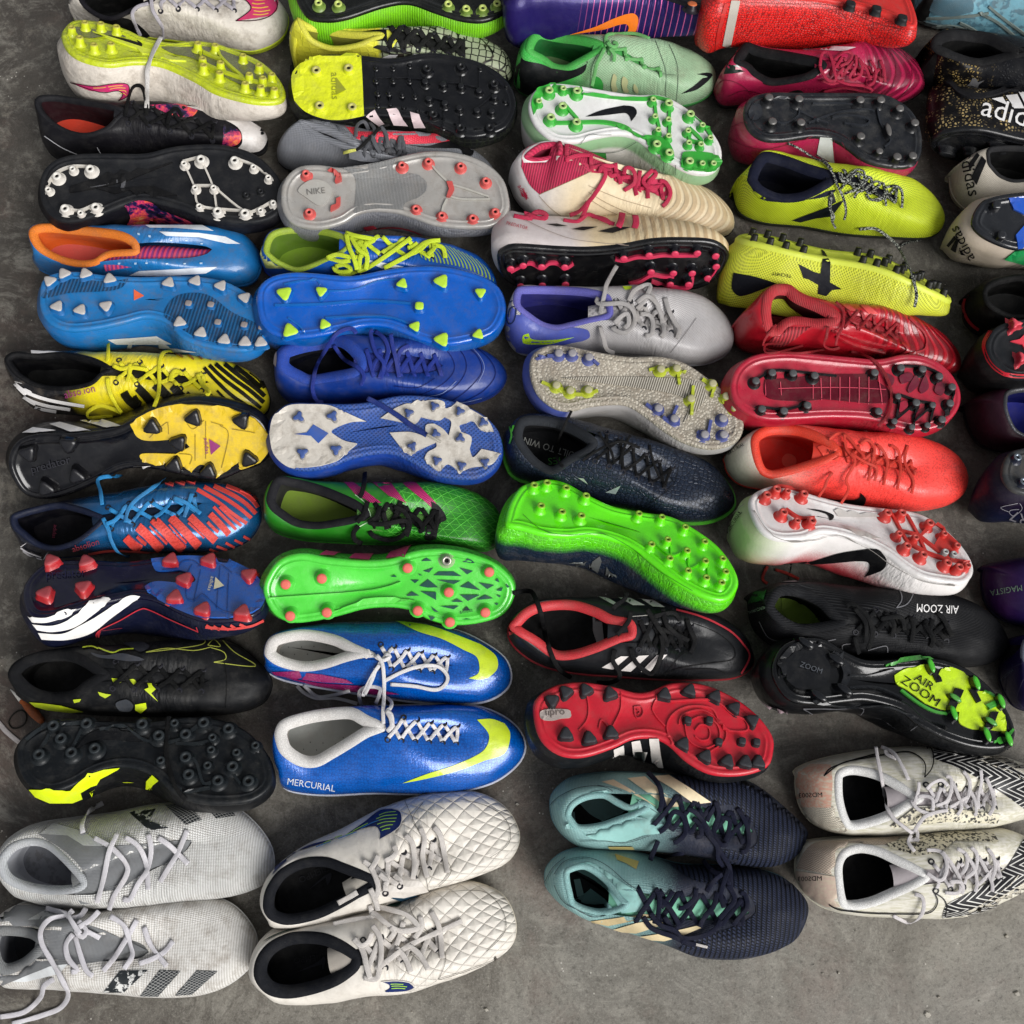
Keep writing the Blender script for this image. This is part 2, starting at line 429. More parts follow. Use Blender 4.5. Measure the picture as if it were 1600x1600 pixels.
FREE = []
def UP(label, up, O, C, T, col='#111', lining='#111', ins='#151515', ton=None, sole='#111', lace='#ddd', gap=.014, n=5, lw=.0048, cw=.006,
       dec=(), free=(), z=(.074, .062, .080, .056), tb=.014, tw=.017, flat=1.0, disp=None, lx=1, name='football_boot', rim=.0, far=.058, NRR=NR, Mr=20, tz=0.0, zo=.024, eye=1):
    b = Boot(); b.name = name; b.kind = 'up'; ton = ton or up
    up, col, lining, ins, ton, sole, lace = map(fixc, (up, col, lining, ins, ton, sole, lace))
    op = catmull(P2(O), True, 6)
    h0 = on_z(op[0], .03); w0 = [on_z(p, .03) for p in op]; t0 = max(w0, key=lambda q: (q - h0).length)
    xd = (t0 - h0); xd.z = 0; L = xd.length; xd.normalize(); yd = Vector((-xd.y, xd.x, 0))
    base = Vector((h0.x, h0.y, 0)); b.M = Matrix.Translation(base) @ Matrix((( xd.x, yd.x, 0, 0), (xd.y, yd.y, 0, 0), (0, 0, 1, 0), (0, 0, 0, 1)))
    b.Mi = b.M.inverted(); b.L = L
    finish(b, label)
    OL = []
    nw = len(w0); cx = sum(w.x for w in w0) / nw; cy = sum(w.y for w in w0) / nw
    for i, (p, w) in enumerate(zip(op, w0)):
        q = b.Mi @ w; fx = q.x / L; tv = w0[(i + 4) % nw] - w0[i - 4]; nv = Vector((tv.y, -tv.x, 0)).normalized()
        if nv.dot(w - Vector((cx, cy, w.z))) < 0: nv = -nv
        wt = sm((nv.dot(Vector((w.x, w.y + .29, 0)).normalized()) + .35) / .7)     # is this edge turned away from the lens?
        zs = .022 + (interp(fx, (0, .45, .75, 1), (far, far, .04, .026)) - .022) * wt
        OL.append(tuple(b.Mi @ on_z(p, zs))[:2])
    OL = np.array(OL); i0 = int(np.argmin(OL[:, 0])); OL = np.roll(OL, -i0, 0)
    m = NRR // 2
    A, B_ = halves(OL); A = resamp(A, m + 1); B_ = resamp(B_, m + 1)
    R0 = np.r_[A[:m], B_[1:][::-1]]; R0 = np.c_[R0, np.full(len(R0), zo)]
    # opening
    tp = P2(T)[0]; cp = catmull(P2(C), True, 8)
    zh, za, zt, ze = z
    T3 = b.Mi @ on_z(tp, ze); cl = []
    C0 = [b.Mi @ on_z(p, .07) for p in cp]; cfx = max(q.x for q in C0)
    zk = lambda x: spl(x, (0, .03 * L, .19 * L, cfx, T3.x), (zh, zh, za, zt, ze))
    b.zk = zk
    C1 = np.array([tuple(b.Mi @ on_z(p, zk(q.x)))[:2] for p, q in zip(cp, C0)])
    C1 = np.roll(C1, -int(np.argmin(C1[:, 0])), 0)
    cA, cB = halves(C1); cf = cA[-1]; tdir = np.array((T3.x, T3.y)) - cf; tl = np.linalg.norm(tdir); tdir /= tl; tn = np.array((-tdir[1], tdir[0]))
    def slit(h, s):
        k = [q for q in h if not (abs((q - cf) @ tn) < gap / 2 and q[0] > h[:, 0].mean())]
        e = [cf + tdir * tl * u + tn * s * gap / 2 * math.sqrt(max(0, 1 - u ** 3)) for u in np.linspace(.03, 1, 16)]
        return np.array(k + e)
    kA, kB = resamp(slit(cA, 1), m + 1), resamp(slit(cB, -1), m + 1)
    # heel part of both rings matched by share of length
    K = np.r_[kA[:m], kB[1:][::-1]]; K = np.c_[K, [zk(x) for x in K[:, 0]]]
    rs = build_upper(b, R0, K, zo, Mr, flat)
    if disp is not None:
        for R in rs[1:-1]:
            for v in R: v[2] += disp(v[0] / L, v[1], v[2])
    rs = [np.c_[inset(R0, .0015)[:, :2], np.full(len(R0), .014)]] + rs
    V, Fc = rings(rs); b.upper = mesh('upper', V, Fc, up + ' cr', b.root)
    # sole plate with its moulded studs
    r1 = inset(R0, -.0006 - rim); r1[:, 2] = .0195; r1b = inset(R0, -rim); r1b[:, 2] = .0205 
    r2 = inset(R0, .002); r2[:, 2] = .011; r3 = inset(R0, .008); r3[:, 2] = .009
    V, Fc = rings([inset(r1b, .003), r1b, r1, r2, r3], cap1=True)
    st = []
    for fx in (.10, .24, .60, .74, .88):
        i = min(range(m), key=lambda k: abs(R0[k, 0] - fx * L)); j = min(range(m, 2 * m), key=lambda k: abs(R0[k, 0] - fx * L))
        for k, o in ((i, -1), (j, 1)): st.append((R0[k, 0], R0[k, 1] + o * .018))
    V, Fc = cone_studs(V, Fc, st, .010, 0)
    so = mesh('soleplate', V, Fc, sole, b.root, smooth=False)
    # collar band + lining + insole
    cA2, cB2 = resamp(cA, 41), resamp(cB, 41); Cr = np.r_[cA2[:40], cB2[1:][::-1]]; Cr = np.c_[Cr, [zk(x) for x in Cr[:, 0]]]
    def dz(R, d): R = R.copy(); R[:, 2] += d; return R
    cr = [dz(inset(Cr, -.0012), -.002), dz(inset(Cr, -.0006), .0004), dz(inset(Cr, cw * .3), .0014), dz(inset(Cr, cw * .75), .0002), dz(inset(Cr, cw), -.0045)]
    V, Fc = rings(cr); mesh('collar', V, Fc, col if ':' in col.replace('r:', '').replace('m:', '') else col + ' knurl:1.1 b:.4', b.root)
    l0 = cr[-1]; l1 = dz(inset(Cr, cw * .7), -.022); l1[:, 2] = np.minimum(l1[:, 2], zk(0) - .02)
    l2 = inset(Cr, .001); l2[:, 2] = .024; l3 = inset(Cr, .004); l3[:, 2] = .017
    V, Fc = rings([l0, l1, l2, l3]); mesh('lining', V, Fc, lining, b.root)
    i0_ = inset(Cr, .0005); i0_[:, 2] = .0185; i1 = inset(Cr, .008); i1[:, 2] = .0172
    V, Fc = rings([i0_, i1], cap1=True); b.insole = mesh('insole', V, Fc, ins, b.root, uv='sole')
    # tongue
    tb_, V, Fc, nx, ny = tb, [], [], 16, 9
    for i in range(nx + 1):
        u = -tb_ + (tl + tb_) * i / nx; w = tw * (1 if u > 0 else (.75 + .25 * (1 + u / tb_))) * (1 - .5 * max(0, u / tl) ** 2)
        c = cf + tdir * u; zz = zk(c[0]) - .0035 + (0.002 * (-u / tb_) if u < 0 else 0) + tz
        for j in range(ny + 1):
            s = j / ny * 2 - 1; q = c + tn * s * w
            V.append((q[0], q[1], zz + .002 * (1 - s * s) - .005 * abs(s) ** 3))
    Fc = [(i * (ny + 1) + j, (i + 1) * (ny + 1) + j, (i + 1) * (ny + 1) + j + 1, i * (ny + 1) + j + 1) for i in range(nx) for j in range(ny)]
    b.tongue = mesh('tongue', V, Fc, ton, b.root)
    bvh_of(b, [b.upper, so, b.tongue, b.insole])
    for d in dec: decal(b, tuple(fixc(x) if i == 2 else x for i, x in enumerate(d)))
    # lacing across the throat
    inv = b.M
    def top(x, y, dzz):
        h, nn, _, _ = b.bvh.ray_cast(b.M @ Vector((x, y, .15)), Vector((0, 0, -1)))
        zl = (b.Mi @ h).z if h else zk(x)
        return (x, y, zl + dzz)
    if n and tl > .03:
        e = gap / 2 + .0065; us = [.05 * tl + (tl * .88) * i / (n - 1) for i in range(n)]
        for i in range(n):
            a = cf + tdir * us[i]; e_ = e * (1 - .25 * us[i] / tl)
            prs = []
            if lx == 1:
                if i == n - 1: prs = [(a + tn * e_, a - tn * e_)]
                else:
                    c = cf + tdir * us[i + 1]; prs = [(a + tn * e_, c - tn * e_), (a - tn * e_, c + tn * e_)]
            else:
                sk = tdir * .004; prs = [(a + tn * e_ - sk, a - tn * e_ + sk)]
                if i < n - 1: c = cf + tdir * us[i + 1]; prs.append((c + tn * e_ * .7, a - tn * e_ * .7))
            for k, (q0, q1) in enumerate(prs):
                P_ = []
                jit = random.uniform(-.0015, .0015)
                for s in np.linspace(0, 1, 11):
                    q = q0 + (q1 - q0) * s + tdir * jit * math.sin(math.pi * s)
                    hz = top(q[0], q[1], 0)[2]
                    ez = zk(q[0]) + .001
                    zz = max(hz, ez - .003) + .0012 + .0022 * math.sin(math.pi * s) * (1 + .5 * k)
                    if s in (0, 1): zz = hz - .001
                    P_.append((q[0], q[1], zz))
                ribbon('lace', lace + ' weave:1.7', P_, lw, b.root)
                for q in ((P_[0], P_[-1]) if eye and (k == 0 or lx == 1) else ()):
                    if not hasattr(UP, 'eye'): UP.eye = eyelet_mesh()
                    eo = bpy.data.objects.new('eyelet', UP.eye); COL.objects.link(eo); eo.parent = b.root
                    s_ = 1 if q[1] > cf[1] + tdir[1] * us[i] else -1
                    eo.matrix_local = Matrix.Translation((q[0], q[1] + s_ * .0012, q[2] + .0012)) @ Matrix.Rotation(-s_ * .35, 4, 'X')
    for f in free: FREE.append((b, f, lace, lw, tuple(ZF)))
    return b

def eyelet_mesh():
    V, n = [], 12
    for r, z_ in ((.0036, -.0006), (.0031, .0004), (.0021, .0004), (.0015, -.0012)):
        V += [(r * math.cos(k * math.pi / 6), r * math.sin(k * math.pi / 6), z_) for k in range(n)]
    Fc = [(j * n + k, j * n + (k + 1) % n, (j + 1) * n + (k + 1) % n, (j + 1) * n + k) for j in range(3) for k in range(n)] + [tuple(range(3 * n, 4 * n))]
    me = bpy.data.meshes.new('eyelet'); me.from_pydata(V, [], Fc); me.materials.append(mat('#24242a r:.5')); uvmap(me, 'sole'); return me
# shapes of studs: unit outline radius as a function of the angle
def stud_outline(t, n=18):
    out = []
    for k in range(n):
        a = 2 * math.pi * k / n
        if t == 'o': r = 1
        elif t == 't': r = .74 / max(.66, math.cos(((a + math.pi / 3) % (2 * math.pi / 3)) - math.pi / 3))
        elif t == 's': r = .78 + .28 * math.cos(3 * a)
        elif t == 'q': r = .85 / max(abs(math.cos(a)), abs(math.sin(a))) ** .6
        elif t == 'b': r = 1 / math.sqrt((math.cos(a) / 1.7) ** 2 + (math.sin(a) / .62) ** 2)
        elif t == 'x': r = .55 + .75 * abs(math.cos(1.5 * a)) ** 5
        out.append((r * math.cos(a), r * math.sin(a)))
    return out
def stud_mesh(t, r, h, base, tip, hollow):
    o = stud_outline(t); n = len(o); V, Fc, fm = [], [], []
    prof = [(1.75, 0, 0), (1.35, .12, 0), (1.12, .4, 0), (1.0, .9, 1), (.88, 1.0, 1)] if t in 'ox' else [(1.3, 0, 0), (1.12, .25, 0), (1.06, .6, 0), (1.0, .88, 1), (.86, 1.0, 1)]
    if hollow: prof += [(.5, 1.0, 1), (.42, .75, 1)]
    else: prof += [(.5, 1.03, 1)]
    for s, z_, _ in prof: V += [(x * r * s, y * r * s, z_ * h) for x, y in o]
    for j in range(len(prof) - 1):
        for k in range(n): Fc.append((j * n + k, j * n + (k + 1) % n, (j + 1) * n + (k + 1) % n, (j + 1) * n + k)); fm.append(1 if prof[j + 1][2] and prof[j][2] else 0)
    Fc.append(tuple(range((len(prof) - 1) * n, len(prof) * n))); fm.append(2 if hollow else 1)
    me = bpy.data.meshes.new('stud'); me.from_pydata(V, [], Fc); me.materials.append(mat(base)); me.materials.append(mat(tip)); me.materials.append(mat('#101010 r:.8'))
    me.polygons.foreach_set('material_index', fm); me.polygons.foreach_set('use_smooth', [True] * len(Fc)); uvmap(me, 'sole')
    return me
def fixc(s): return ' '.join(('#' + ''.join(c * 2 for c in w[1:]) if w[0] == '#' and len(w) == 4 else w) for w in s.split())

def SO(label, up, sole, P, studs=(), dec=(), tilt=None, pitch=4.0, wr=.345, hh=(.078, .064, .076, .046), outs=.003, lining='#141414', top=.0, raise_=0.0,
       rim=None, arch=.004, tmpl=None, spring=0.0, sfrac=(), free=(), lace='#dddddd', lw=.0045, name='football_boot', rel=1.0):
    """a boot lying on its back or side with the sole in view; P = outline of the sole"""
    b = Boot(); b.name = name; b.kind = 'sole'; up, sole = fixc(up), fixc(sole)
    op = catmull(P2(P), True, 6) if tmpl is None else None
    if tmpl: hp, tp_ = P2(P)[:2]
    m = NR // 2
    def frame(phi, zc):
        if tmpl: a, c = on_z(hp, zc), on_z(tp_, zc)
        else:
            a = on_z(op[0], zc); c = max((on_z(p, zc) for p in op), key=lambda q: (q - a).length)
        xd = (c - a); xd.z = 0; xd.normalize(); yd = Vector((-xd.y, xd.x, 0))
        nn = Vector((0, 0, 1)) * math.cos(phi) + yd * math.sin(phi)
        q = Matrix.Rotation(math.radians(pitch), 3, yd if True else yd); nn = q @ nn; xd = q @ xd
        mid = (a + c) / 2; zb = -nn; xb = (xd - nn * xd.dot(nn)).normalized(); yb = zb.cross(xb)
        return mid, nn, xb, yb, zb, a
    def outline(phi, zc):
        mid, nn, xb, yb, zb, a = frame(phi, zc)
        if tmpl:
            hpt = on_plane(hp, mid, nn); tpt = on_plane(tp_, mid, nn); L = (tpt - hpt).length; s = tmpl
            X = [0, .02, .06, .12, .2, .3, .4, .5, .6, .7, .8, .88, .94, .98, 1]
            ya = [0, .045, .078, .1, .112, .107, .102, .11, .128, .142, .138, .118, .088, .05, 0]
            yb_ = [0, .045, .078, .1, .106, .092, .078, .084, .118, .148, .145, .122, .088, .048, 0]
            pl = [(x * L, y * L * abs(s)) for x, y in zip(X, ya)] + [(x * L, -y * L * abs(s)) for x, y in list(zip(X, yb_))[1:-1][::-1]]
            if s < 0: pl = [(x, -y) for x, y in pl]
            pl = np.array(catmull(pl, True, 5)); org = hpt
        else:
            w = [on_plane(p, mid, nn) for p in op]; org = w[0]
            pl = np.array([((q - org).dot(xb), (q - org).dot(yb)) for q in w]); pl = np.roll(pl, -int(np.argmin(pl[:, 0])), 0)
            # straighten: x axis heel to toe
        M = Matrix(((xb.x, yb.x, zb.x, org.x), (xb.y, yb.y, zb.y, org.y), (xb.z, yb.z, zb.z, org.z), (0, 0, 0, 1)))
        return pl, M
    def width(pl):
        L = pl[:, 0].max(); best = 0
        for fx in (.66, .72, .78):
            s = pl[abs(pl[:, 0] - fx * L) < .03 * L]; best = max(best, s[:, 1].max() - s[:, 1].min())
        return best / L
    def parts(pl):
        L = pl[:, 0].max(); A, B_ = halves(pl); A = resamp(A, m + 1); B_ = resamp(B_, m + 1)
        R = np.r_[A[:m], B_[1:][::-1]]; R = np.c_[R, np.zeros(len(R))]
        # matching opening
        sa = np.array(A); sb = np.array(B_)
        def mid_w(x):
            ya = np.interp(x, sa[:, 0], sa[:, 1]); yb2 = np.interp(x, sb[:, 0], sb[:, 1]); return (ya + yb2) / 2, (ya - yb2) / 2
        KA, KB = [], []
        for u in np.linspace(0, 1, m + 1):
            x = L * (.014 + .60 * u ** .92); c, w = mid_w(x)
            f = spl(u, (0, .08, .3, .62, .75, 1), (0, .55, .68, .45, .16, 0.0))
            KA.append((x, c + w * f)); KB.append((x, c - w * f))
        K = np.array(KA[:m] + KB[1:][::-1]); 
        zz = [spl(x / L, (.035, .19, .40, .615), hh) for x in K[:, 0]]
        return L, R, np.c_[K, zz]
    zc = .07; phi = math.radians(tilt if tilt is not None else 8)
    for it in range(4):
        if tilt is None:
            lo, hi = math.radians(-20), math.radians(60)
            for _ in range(14):
                mdl = (lo + hi) / 2; pl, M = outline(mdl, zc)
                if width(pl) < wr: lo = mdl
                else: hi = mdl
            phi = max(math.radians(-8), min(math.radians(50), (lo + hi) / 2))
        pl, M = outline(phi, zc); L, R, K = parts(pl)
        hm = np.clip(1 - R[:, 0] / (.16 * L), 0, 1) ** 2; rs = build_upper(b, inset(R, -(outs + .0045 * hm)), K, .016, 20, 1.0, 0)
        mn = min((M @ Vector(v)).z for r_ in rs for v in r_); zc -= (mn - .001 - raise_)
    b.M = M; b.Mi = M.inverted(); b.L = L; b.phi = math.degrees(phi); b.zc = zc
    finish(b, label)
    rs0 = [inset(R, .0005) + (0, 0, .004), inset(R, -outs * .6) + (0, 0, .009)] + rs
    def bend(r_):
        r_ = np.array(r_); r_[:, 2] += spring * np.clip((r_[:, 0] / L - .66) / .34, 0, 1) ** 2 - spring * .35 * np.exp(-((r_[:, 0] / L - .6) / .16) ** 2) + spring * .3 * np.clip((.15 - r_[:, 0] / L) / .15, 0, 1) ** 2; return r_
    if spring: rs0 = [bend(q) for q in rs0]; rs = [bend(q) for q in rs]
    V, Fc = rings(rs0); b.upper = mesh('upper', V, Fc, up + ' cr', b.root)
    V, Fc = rings([rs[-1], inset(rs[-1], .002) - (0, 0, .006)], cap1=True); mesh('lining', V, Fc, lining, b.root)
    # sole plate: rim, lip and moulded inner surface
    yc = lambda x: 0
    A, B_ = halves(np.roll(R[:, :2], 0, 0)); A = np.array(A); B_ = np.array(B_)
    def spine(q):
        x = min(max(q[0], .13 * L), .84 * L); return np.array((x, (np.interp(x, A[:, 0], A[:, 1]) + np.interp(x, B_[:, 0], B_[:, 1])) / 2))
    S = np.array([spine(q) for q in R]); rr = [inset(R, -.0004) + (0, 0, .0075), inset(R, -.0012) + (0, 0, .003), inset(R, .0012) + (0, 0, 0), inset(R, .0045) + (0, 0, .0006)]
    rr += [inset(R, .0062) + (0, 0, .0016 * rel), inset(R, .0072) + (0, 0, .0004), inset(R, .0084) + (0, 0, .0004)]
    base = inset(R, .0094)
    for k in range(0, 7):
        t = k / 6 * .999; q = base.copy(); q[:, :2] = base[:, :2] + (S - base[:, :2]) * t
        q[:, 2] = .0016 * rel + arch * np.exp(-((q[:, 0] / L - .42) / .13) ** 2) * math.sin(t * math.pi / 2); rr.append(q)
    if spring: rr = [bend(q) for q in rr]
    V, Fc = rings(rr, cap1=True)
    so = mesh('soleplate', V, Fc, sole, b.root, uv='sole'); b.so = so
    bvh_of(b, [b.upper, so])
    nn = -Vector((M[0][2], M[1][2], M[2][2])); p0 = M.translation
    def addstud(s):
        # (shape, r mm, h mm, base, tip, 'pixels', hollow, [angle])
        t, r, h, bc, tc_, px = s[:6]; hol = s[6] if len(s) > 6 else 0; ang = s[7] if len(s) > 7 else None
        me = stud_mesh(t, r * (.00122 if t == 't' else .001), h * .001, fixc(bc), fixc(tc_), hol)
        for q in P2(px):
            tip = on_plane(q, p0 + nn * (h * .001), nn); l = b.Mi @ tip
            o = bpy.data.objects.new('stud', me); COL.objects.link(o); o.parent = b.root
            c = Vector((L * .5, 0, 0)); a = math.radians(ang) if ang is not None else (math.atan2(l.y - c.y, (l.x - c.x) * .3) + math.pi if t in 'ts' else 0)
            o.matrix_local = Matrix.Translation((l.x, l.y, .0018)) @ Matrix.Rotation(math.pi, 4, 'X') @ Matrix.Rotation(-a, 4, 'Z')
    for d in dec: decal(b, tuple(fixc(x) if i == 2 else x for i, x in enumerate(d)))
    for s in studs: addstud(s)
    for t, r, h, bc, tc_, pts in sfrac:      # studs set out along the sole in shares of its length
        me = stud_mesh(t, r * .001, h * .001, fixc(bc), fixc(tc_), 0)
        for fx, fy in pts:
            o = bpy.data.objects.new('stud', me); COL.objects.link(o); o.parent = b.root
            ya, yb2 = np.interp(fx * L, A[:, 0], A[:, 1]), np.interp(fx * L, B_[:, 0], B_[:, 1])
            zz = float(bend(np.array([[fx * L, 0, .0018]]))[0, 2]) if spring else .0018
            o.matrix_local = Matrix.Translation((fx * L, (ya + yb2) / 2 + (ya - yb2) / 2 * fy, zz)) @ Matrix.Rotation(math.pi, 4, 'X')
    for f in free: FREE.append((b, f, lace, lw, tuple(ZF)))
    return b
# ---------------------------------------------------------------- the concrete floor
gm = bpy.data.materials.new('worn_concrete'); gm.use_nodes = True; g = G(gm.node_tree); B = gm.node_tree.nodes['Principled BSDF']
ob = g.n('TexCoord').outputs['Object']
so_ = g.n('SeparateXYZ'); g.put(so_.inputs[0], ob)
wv = g.n('VectorMath', operation='ADD'); wn2 = g.n('TexNoise'); g.put(wn2.inputs['Vector'], ob); wn2.inputs['Scale'].default_value = 3; wn2.inputs['Detail'].default_value = 4
vs = g.n('VectorMath', operation='SCALE'); g.put(vs.inputs[0], wn2.outputs['Color']); vs.inputs[3].default_value = .35; g.put(wv.inputs[0], ob); g.put(wv.inputs[1], vs.outputs[0]); wob = wv.outputs[0]
base = g.mix(g.rng(g.noise(ob, 2.2, 6, .6), .35, .65), lin('#4e4a43'), lin('#716d65'))
base = g.mix(g.rng(g.noise(wob, 5.5, 12, .76), .40, .66), base, lin('#47423b'))
base = g.mix(g.m('MULTIPLY', g.rng(g.noise(wob, 9, 14, .82), .42, .66), .62), base, lin('#928e84'))
base = g.mix(g.m('MULTIPLY', g.rng(g.noise(ob, 5, 6, .7), .55, .7), .30), base, lin('#6b4f45'))
base = g.mix(g.rng(g.noise(ob, 95, 8, .8), .50, .66, 0, .35), base, lin('#35312c'))
base = g.mix(g.rng(g.noise(ob, 420, 5, .7), .50, .66, 0, .4), base, lin('#a8a49b'))
base = g.mix(g.rng(g.noise(ob, 700, 4, .7), .54, .66, 0, .5), base, lin('#28251f'))
mps = g.n('Mapping'); g.put(mps.inputs[0], wob); mps.inputs['Scale'].default_value = (1, 7, 1); mps.inputs['Rotation'].default_value = (0, 0, .6)
base = g.mix(g.rng(g.noise(mps.outputs[0], 26, 6, .7), .56, .72, 0, .4), base, lin('#a29e94'))
mps2 = g.n('Mapping'); g.put(mps2.inputs[0], wob); mps2.inputs['Scale'].default_value = (6, 1, 1); mps2.inputs['Rotation'].default_value = (0, 0, -.3)
base = g.mix(g.rng(g.noise(mps2.outputs[0], 20, 6, .7), .57, .72, 0, .5), base, lin('#36322d'))
hl = g.vor(ob, 7, 'DISTANCE_TO_EDGE', 0, 1.0); hair = g.m('MULTIPLY', g.rng(hl, .006, .001), g.rng(g.noise(ob, 3.1, 2), .52, .56))
base = g.mix(g.m('MULTIPLY', hair, .12), base, lin('#23201c'))
# oil-brown stain on the side of the yard where the rows begin
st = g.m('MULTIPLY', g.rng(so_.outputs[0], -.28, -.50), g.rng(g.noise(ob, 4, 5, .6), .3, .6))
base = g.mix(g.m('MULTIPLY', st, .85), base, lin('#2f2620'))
dk = g.m('MULTIPLY', g.rng(g.m('ADD', so_.outputs[1], g.m('MULTIPLY', g.noise(ob, 2.6, 7, .7), .5)), .10, .34), .50)     # weaker light over the far rows, painted in as darker concrete
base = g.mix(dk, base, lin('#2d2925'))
cl = g.m('MULTIPLY', g.rng(g.m('SUBTRACT', g.m('MULTIPLY', so_.outputs[0], .55), g.m('ADD', so_.outputs[1], g.m('MULTIPLY', g.noise(wob, 3.2, 9, .72), .6))), -.22, .12), .38)  # stronger light at the near right, painted into the floor colour
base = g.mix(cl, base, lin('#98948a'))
base = g.mix(g.rng(g.noise(wob, 13, 12, .8), .47, .66, 0, .45), base, lin('#5b554c'))
base = g.mix(g.rng(g.noise(wob, 31, 10, .8), .50, .66, 0, .45), base, lin('#a5a196'))
base = g.mix(g.rng(g.noise(ob, 4.1, 8, .75), .52, .66, 0, .28), base, lin('#6e5148'))
base = g.mix(g.rng(g.noise(ob, 190, 6, .8), .52, .64, 0, .5), base, lin('#38342e'))
gt = g.m('MULTIPLY', g.rng(g.noise(ob, 14, 14, .85), .53, .62), g.rng(so_.outputs[0], -.38, -.5))
base = g.mix(g.m('MULTIPLY', gt, .7), base, lin('#7d776c'))
sp = g.rng(g.vor(ob, 95, 'F1'), .10, .06); spm = g.m('MULTIPLY', sp, g.rng(g.noise(ob, 12, 2), .52, .6))
base = g.mix(g.m('MULTIPLY', spm, .7), base, lin('#c9c4ba'))
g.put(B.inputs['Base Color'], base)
g.put(B.inputs['Roughness'], g.rng(g.noise(ob, 9, 5), .3, .7, .55, .85))
h = g.m('ADD', g.m('MULTIPLY', g.noise(ob, 22, 8, .7), 1.6), g.m('MULTIPLY', g.noise(ob, 240, 4, .7), .35))
bp = g.n('Bump'); bp.inputs['Strength'].default_value = .6; bp.inputs['Distance'].default_value = .002
g.put(bp.inputs['Height'], h); g.put(B.inputs['Normal'], bp.outputs[0])
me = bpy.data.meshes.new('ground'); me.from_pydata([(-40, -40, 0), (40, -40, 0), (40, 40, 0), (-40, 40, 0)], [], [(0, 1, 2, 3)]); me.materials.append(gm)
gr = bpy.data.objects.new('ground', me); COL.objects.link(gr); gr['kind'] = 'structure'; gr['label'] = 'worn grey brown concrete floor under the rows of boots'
def crack(px, w):
    V = []; pl = resamp(catmull(P2(px), False, 6), 60)
    for i, p in enumerate(pl):
        q = on_z(p, .0); a = random.uniform(-1, 1) * .0012; ww = w * random.uniform(.4, 1.2) * .0008
        V += [(q.x + a, q.y + a - ww, .0006), (q.x + a, q.y + a + ww, .0006)]
    o = mesh('crack', V, [(2 * i, 2 * i + 2, 2 * i + 3, 2 * i + 1) for i in range(59)], '#1c1916 r:.9 d:0', None, uv=None); o['kind'] = 'structure'; o['label'] = 'thin crack in the concrete'
crack('1232 905 1236 880 1228 868', .8)
# grit, paint flakes and crumbs scattered on the concrete
V, Fc = [], []
rg = random.Random(3)
def chip(x, y, r, hgt):
    o = len(V); n = rg.choice((4, 5, 6)); a0 = rg.random() * 6
    for k in range(n):
        a = a0 + k * 2 * math.pi / n; q = r * rg.uniform(.6, 1.2); V.append((x + q * math.cos(a), y + q * math.sin(a) * .8, .0005)); 
    for k in range(n): vx, vy, _ = V[o + k]; V.append((x + (vx - x) * .7, y + (vy - y) * .7, .0005 + hgt * rg.uniform(.6, 1)))
    Fc.append(tuple(range(o + n, o + 2 * n)))
    for k in range(n): Fc.append((o + k, o + (k + 1) % n, o + n + (k + 1) % n, o + n + k))
for i in range(420):
    x, y = rg.uniform(-.62, .66), rg.uniform(-.36, 1.0); r = rg.uniform(.0004, .0011) if rg.random() < .93 else rg.uniform(.0012, .0022); chip(x, y, r, r)
for px, r in (((1449, 1585), .0045), ((1466, 1558), .002), ((1572, 1463), .003), ((1588, 1553), .004), ((760, 1577), .003), ((808, 1256), .003), ((112, 1402), .003), ((1310, 1520), .002)): q = on_z(px, 0); chip(q.x, q.y, r, .002)
o = mesh('grit', V, Fc, '#aaa59a r:.9 d:.3', None, smooth=False, uv=None); o['kind'] = 'stuff'; o['label'] = 'pale grit and paint flakes scattered on the concrete'
SW = '#f4f2ee r:.5'
# ======== first column
Z(0, 0, .28125)
UP('dirty white boot with pink and yellow swoosh at the toe, touching the top edge', '#cfc8bd #b5ada0 crinkle:14 r:.45 d:.45',
   O='378 0 400 -70 520 -110 800 -130 1100 -120 1350 -80 1520 -20 1600 90 1560 210 1400 280 1200 250 1000 225 800 200 600 170 450 130 390 70',
   C='440 -10 500 -60 650 -80 800 -60 860 -10 760 50 640 100 560 95 480 50', T='1330 15', col='#18161c r:.7', sole='#b8c828 r:.4', lace='#b9b4bc r:.8', ton='#bcb5aa',
   dec=[('c', 'swoosh', '#c42c62 r:.4', '1310 118 1390 60 1380 20 1330 -20 ; 1520 -20 1540 50 1500 90 ; 1310 118'),
        ('L', 'swoosh_dash', '#dcb83c r:.4', 1.6, '1400 20 1430 25 1470 20/1400 42 1440 46 1490 40/1410 62 1450 66 1500 58/1405 82 1450 84 1490 76/1410 2 1440 5 1480 0'), ('L', 'swoosh_edge', '#3a1020 r:.5', 1.6, '1310 118 1390 60 1382 20 1330 -20/1310 118 1420 115 1500 90 1538 40 1525 -10')],
   free=['840 -10 850 60 900 150 905 220', '825 20 760 40 735 90 780 200'])
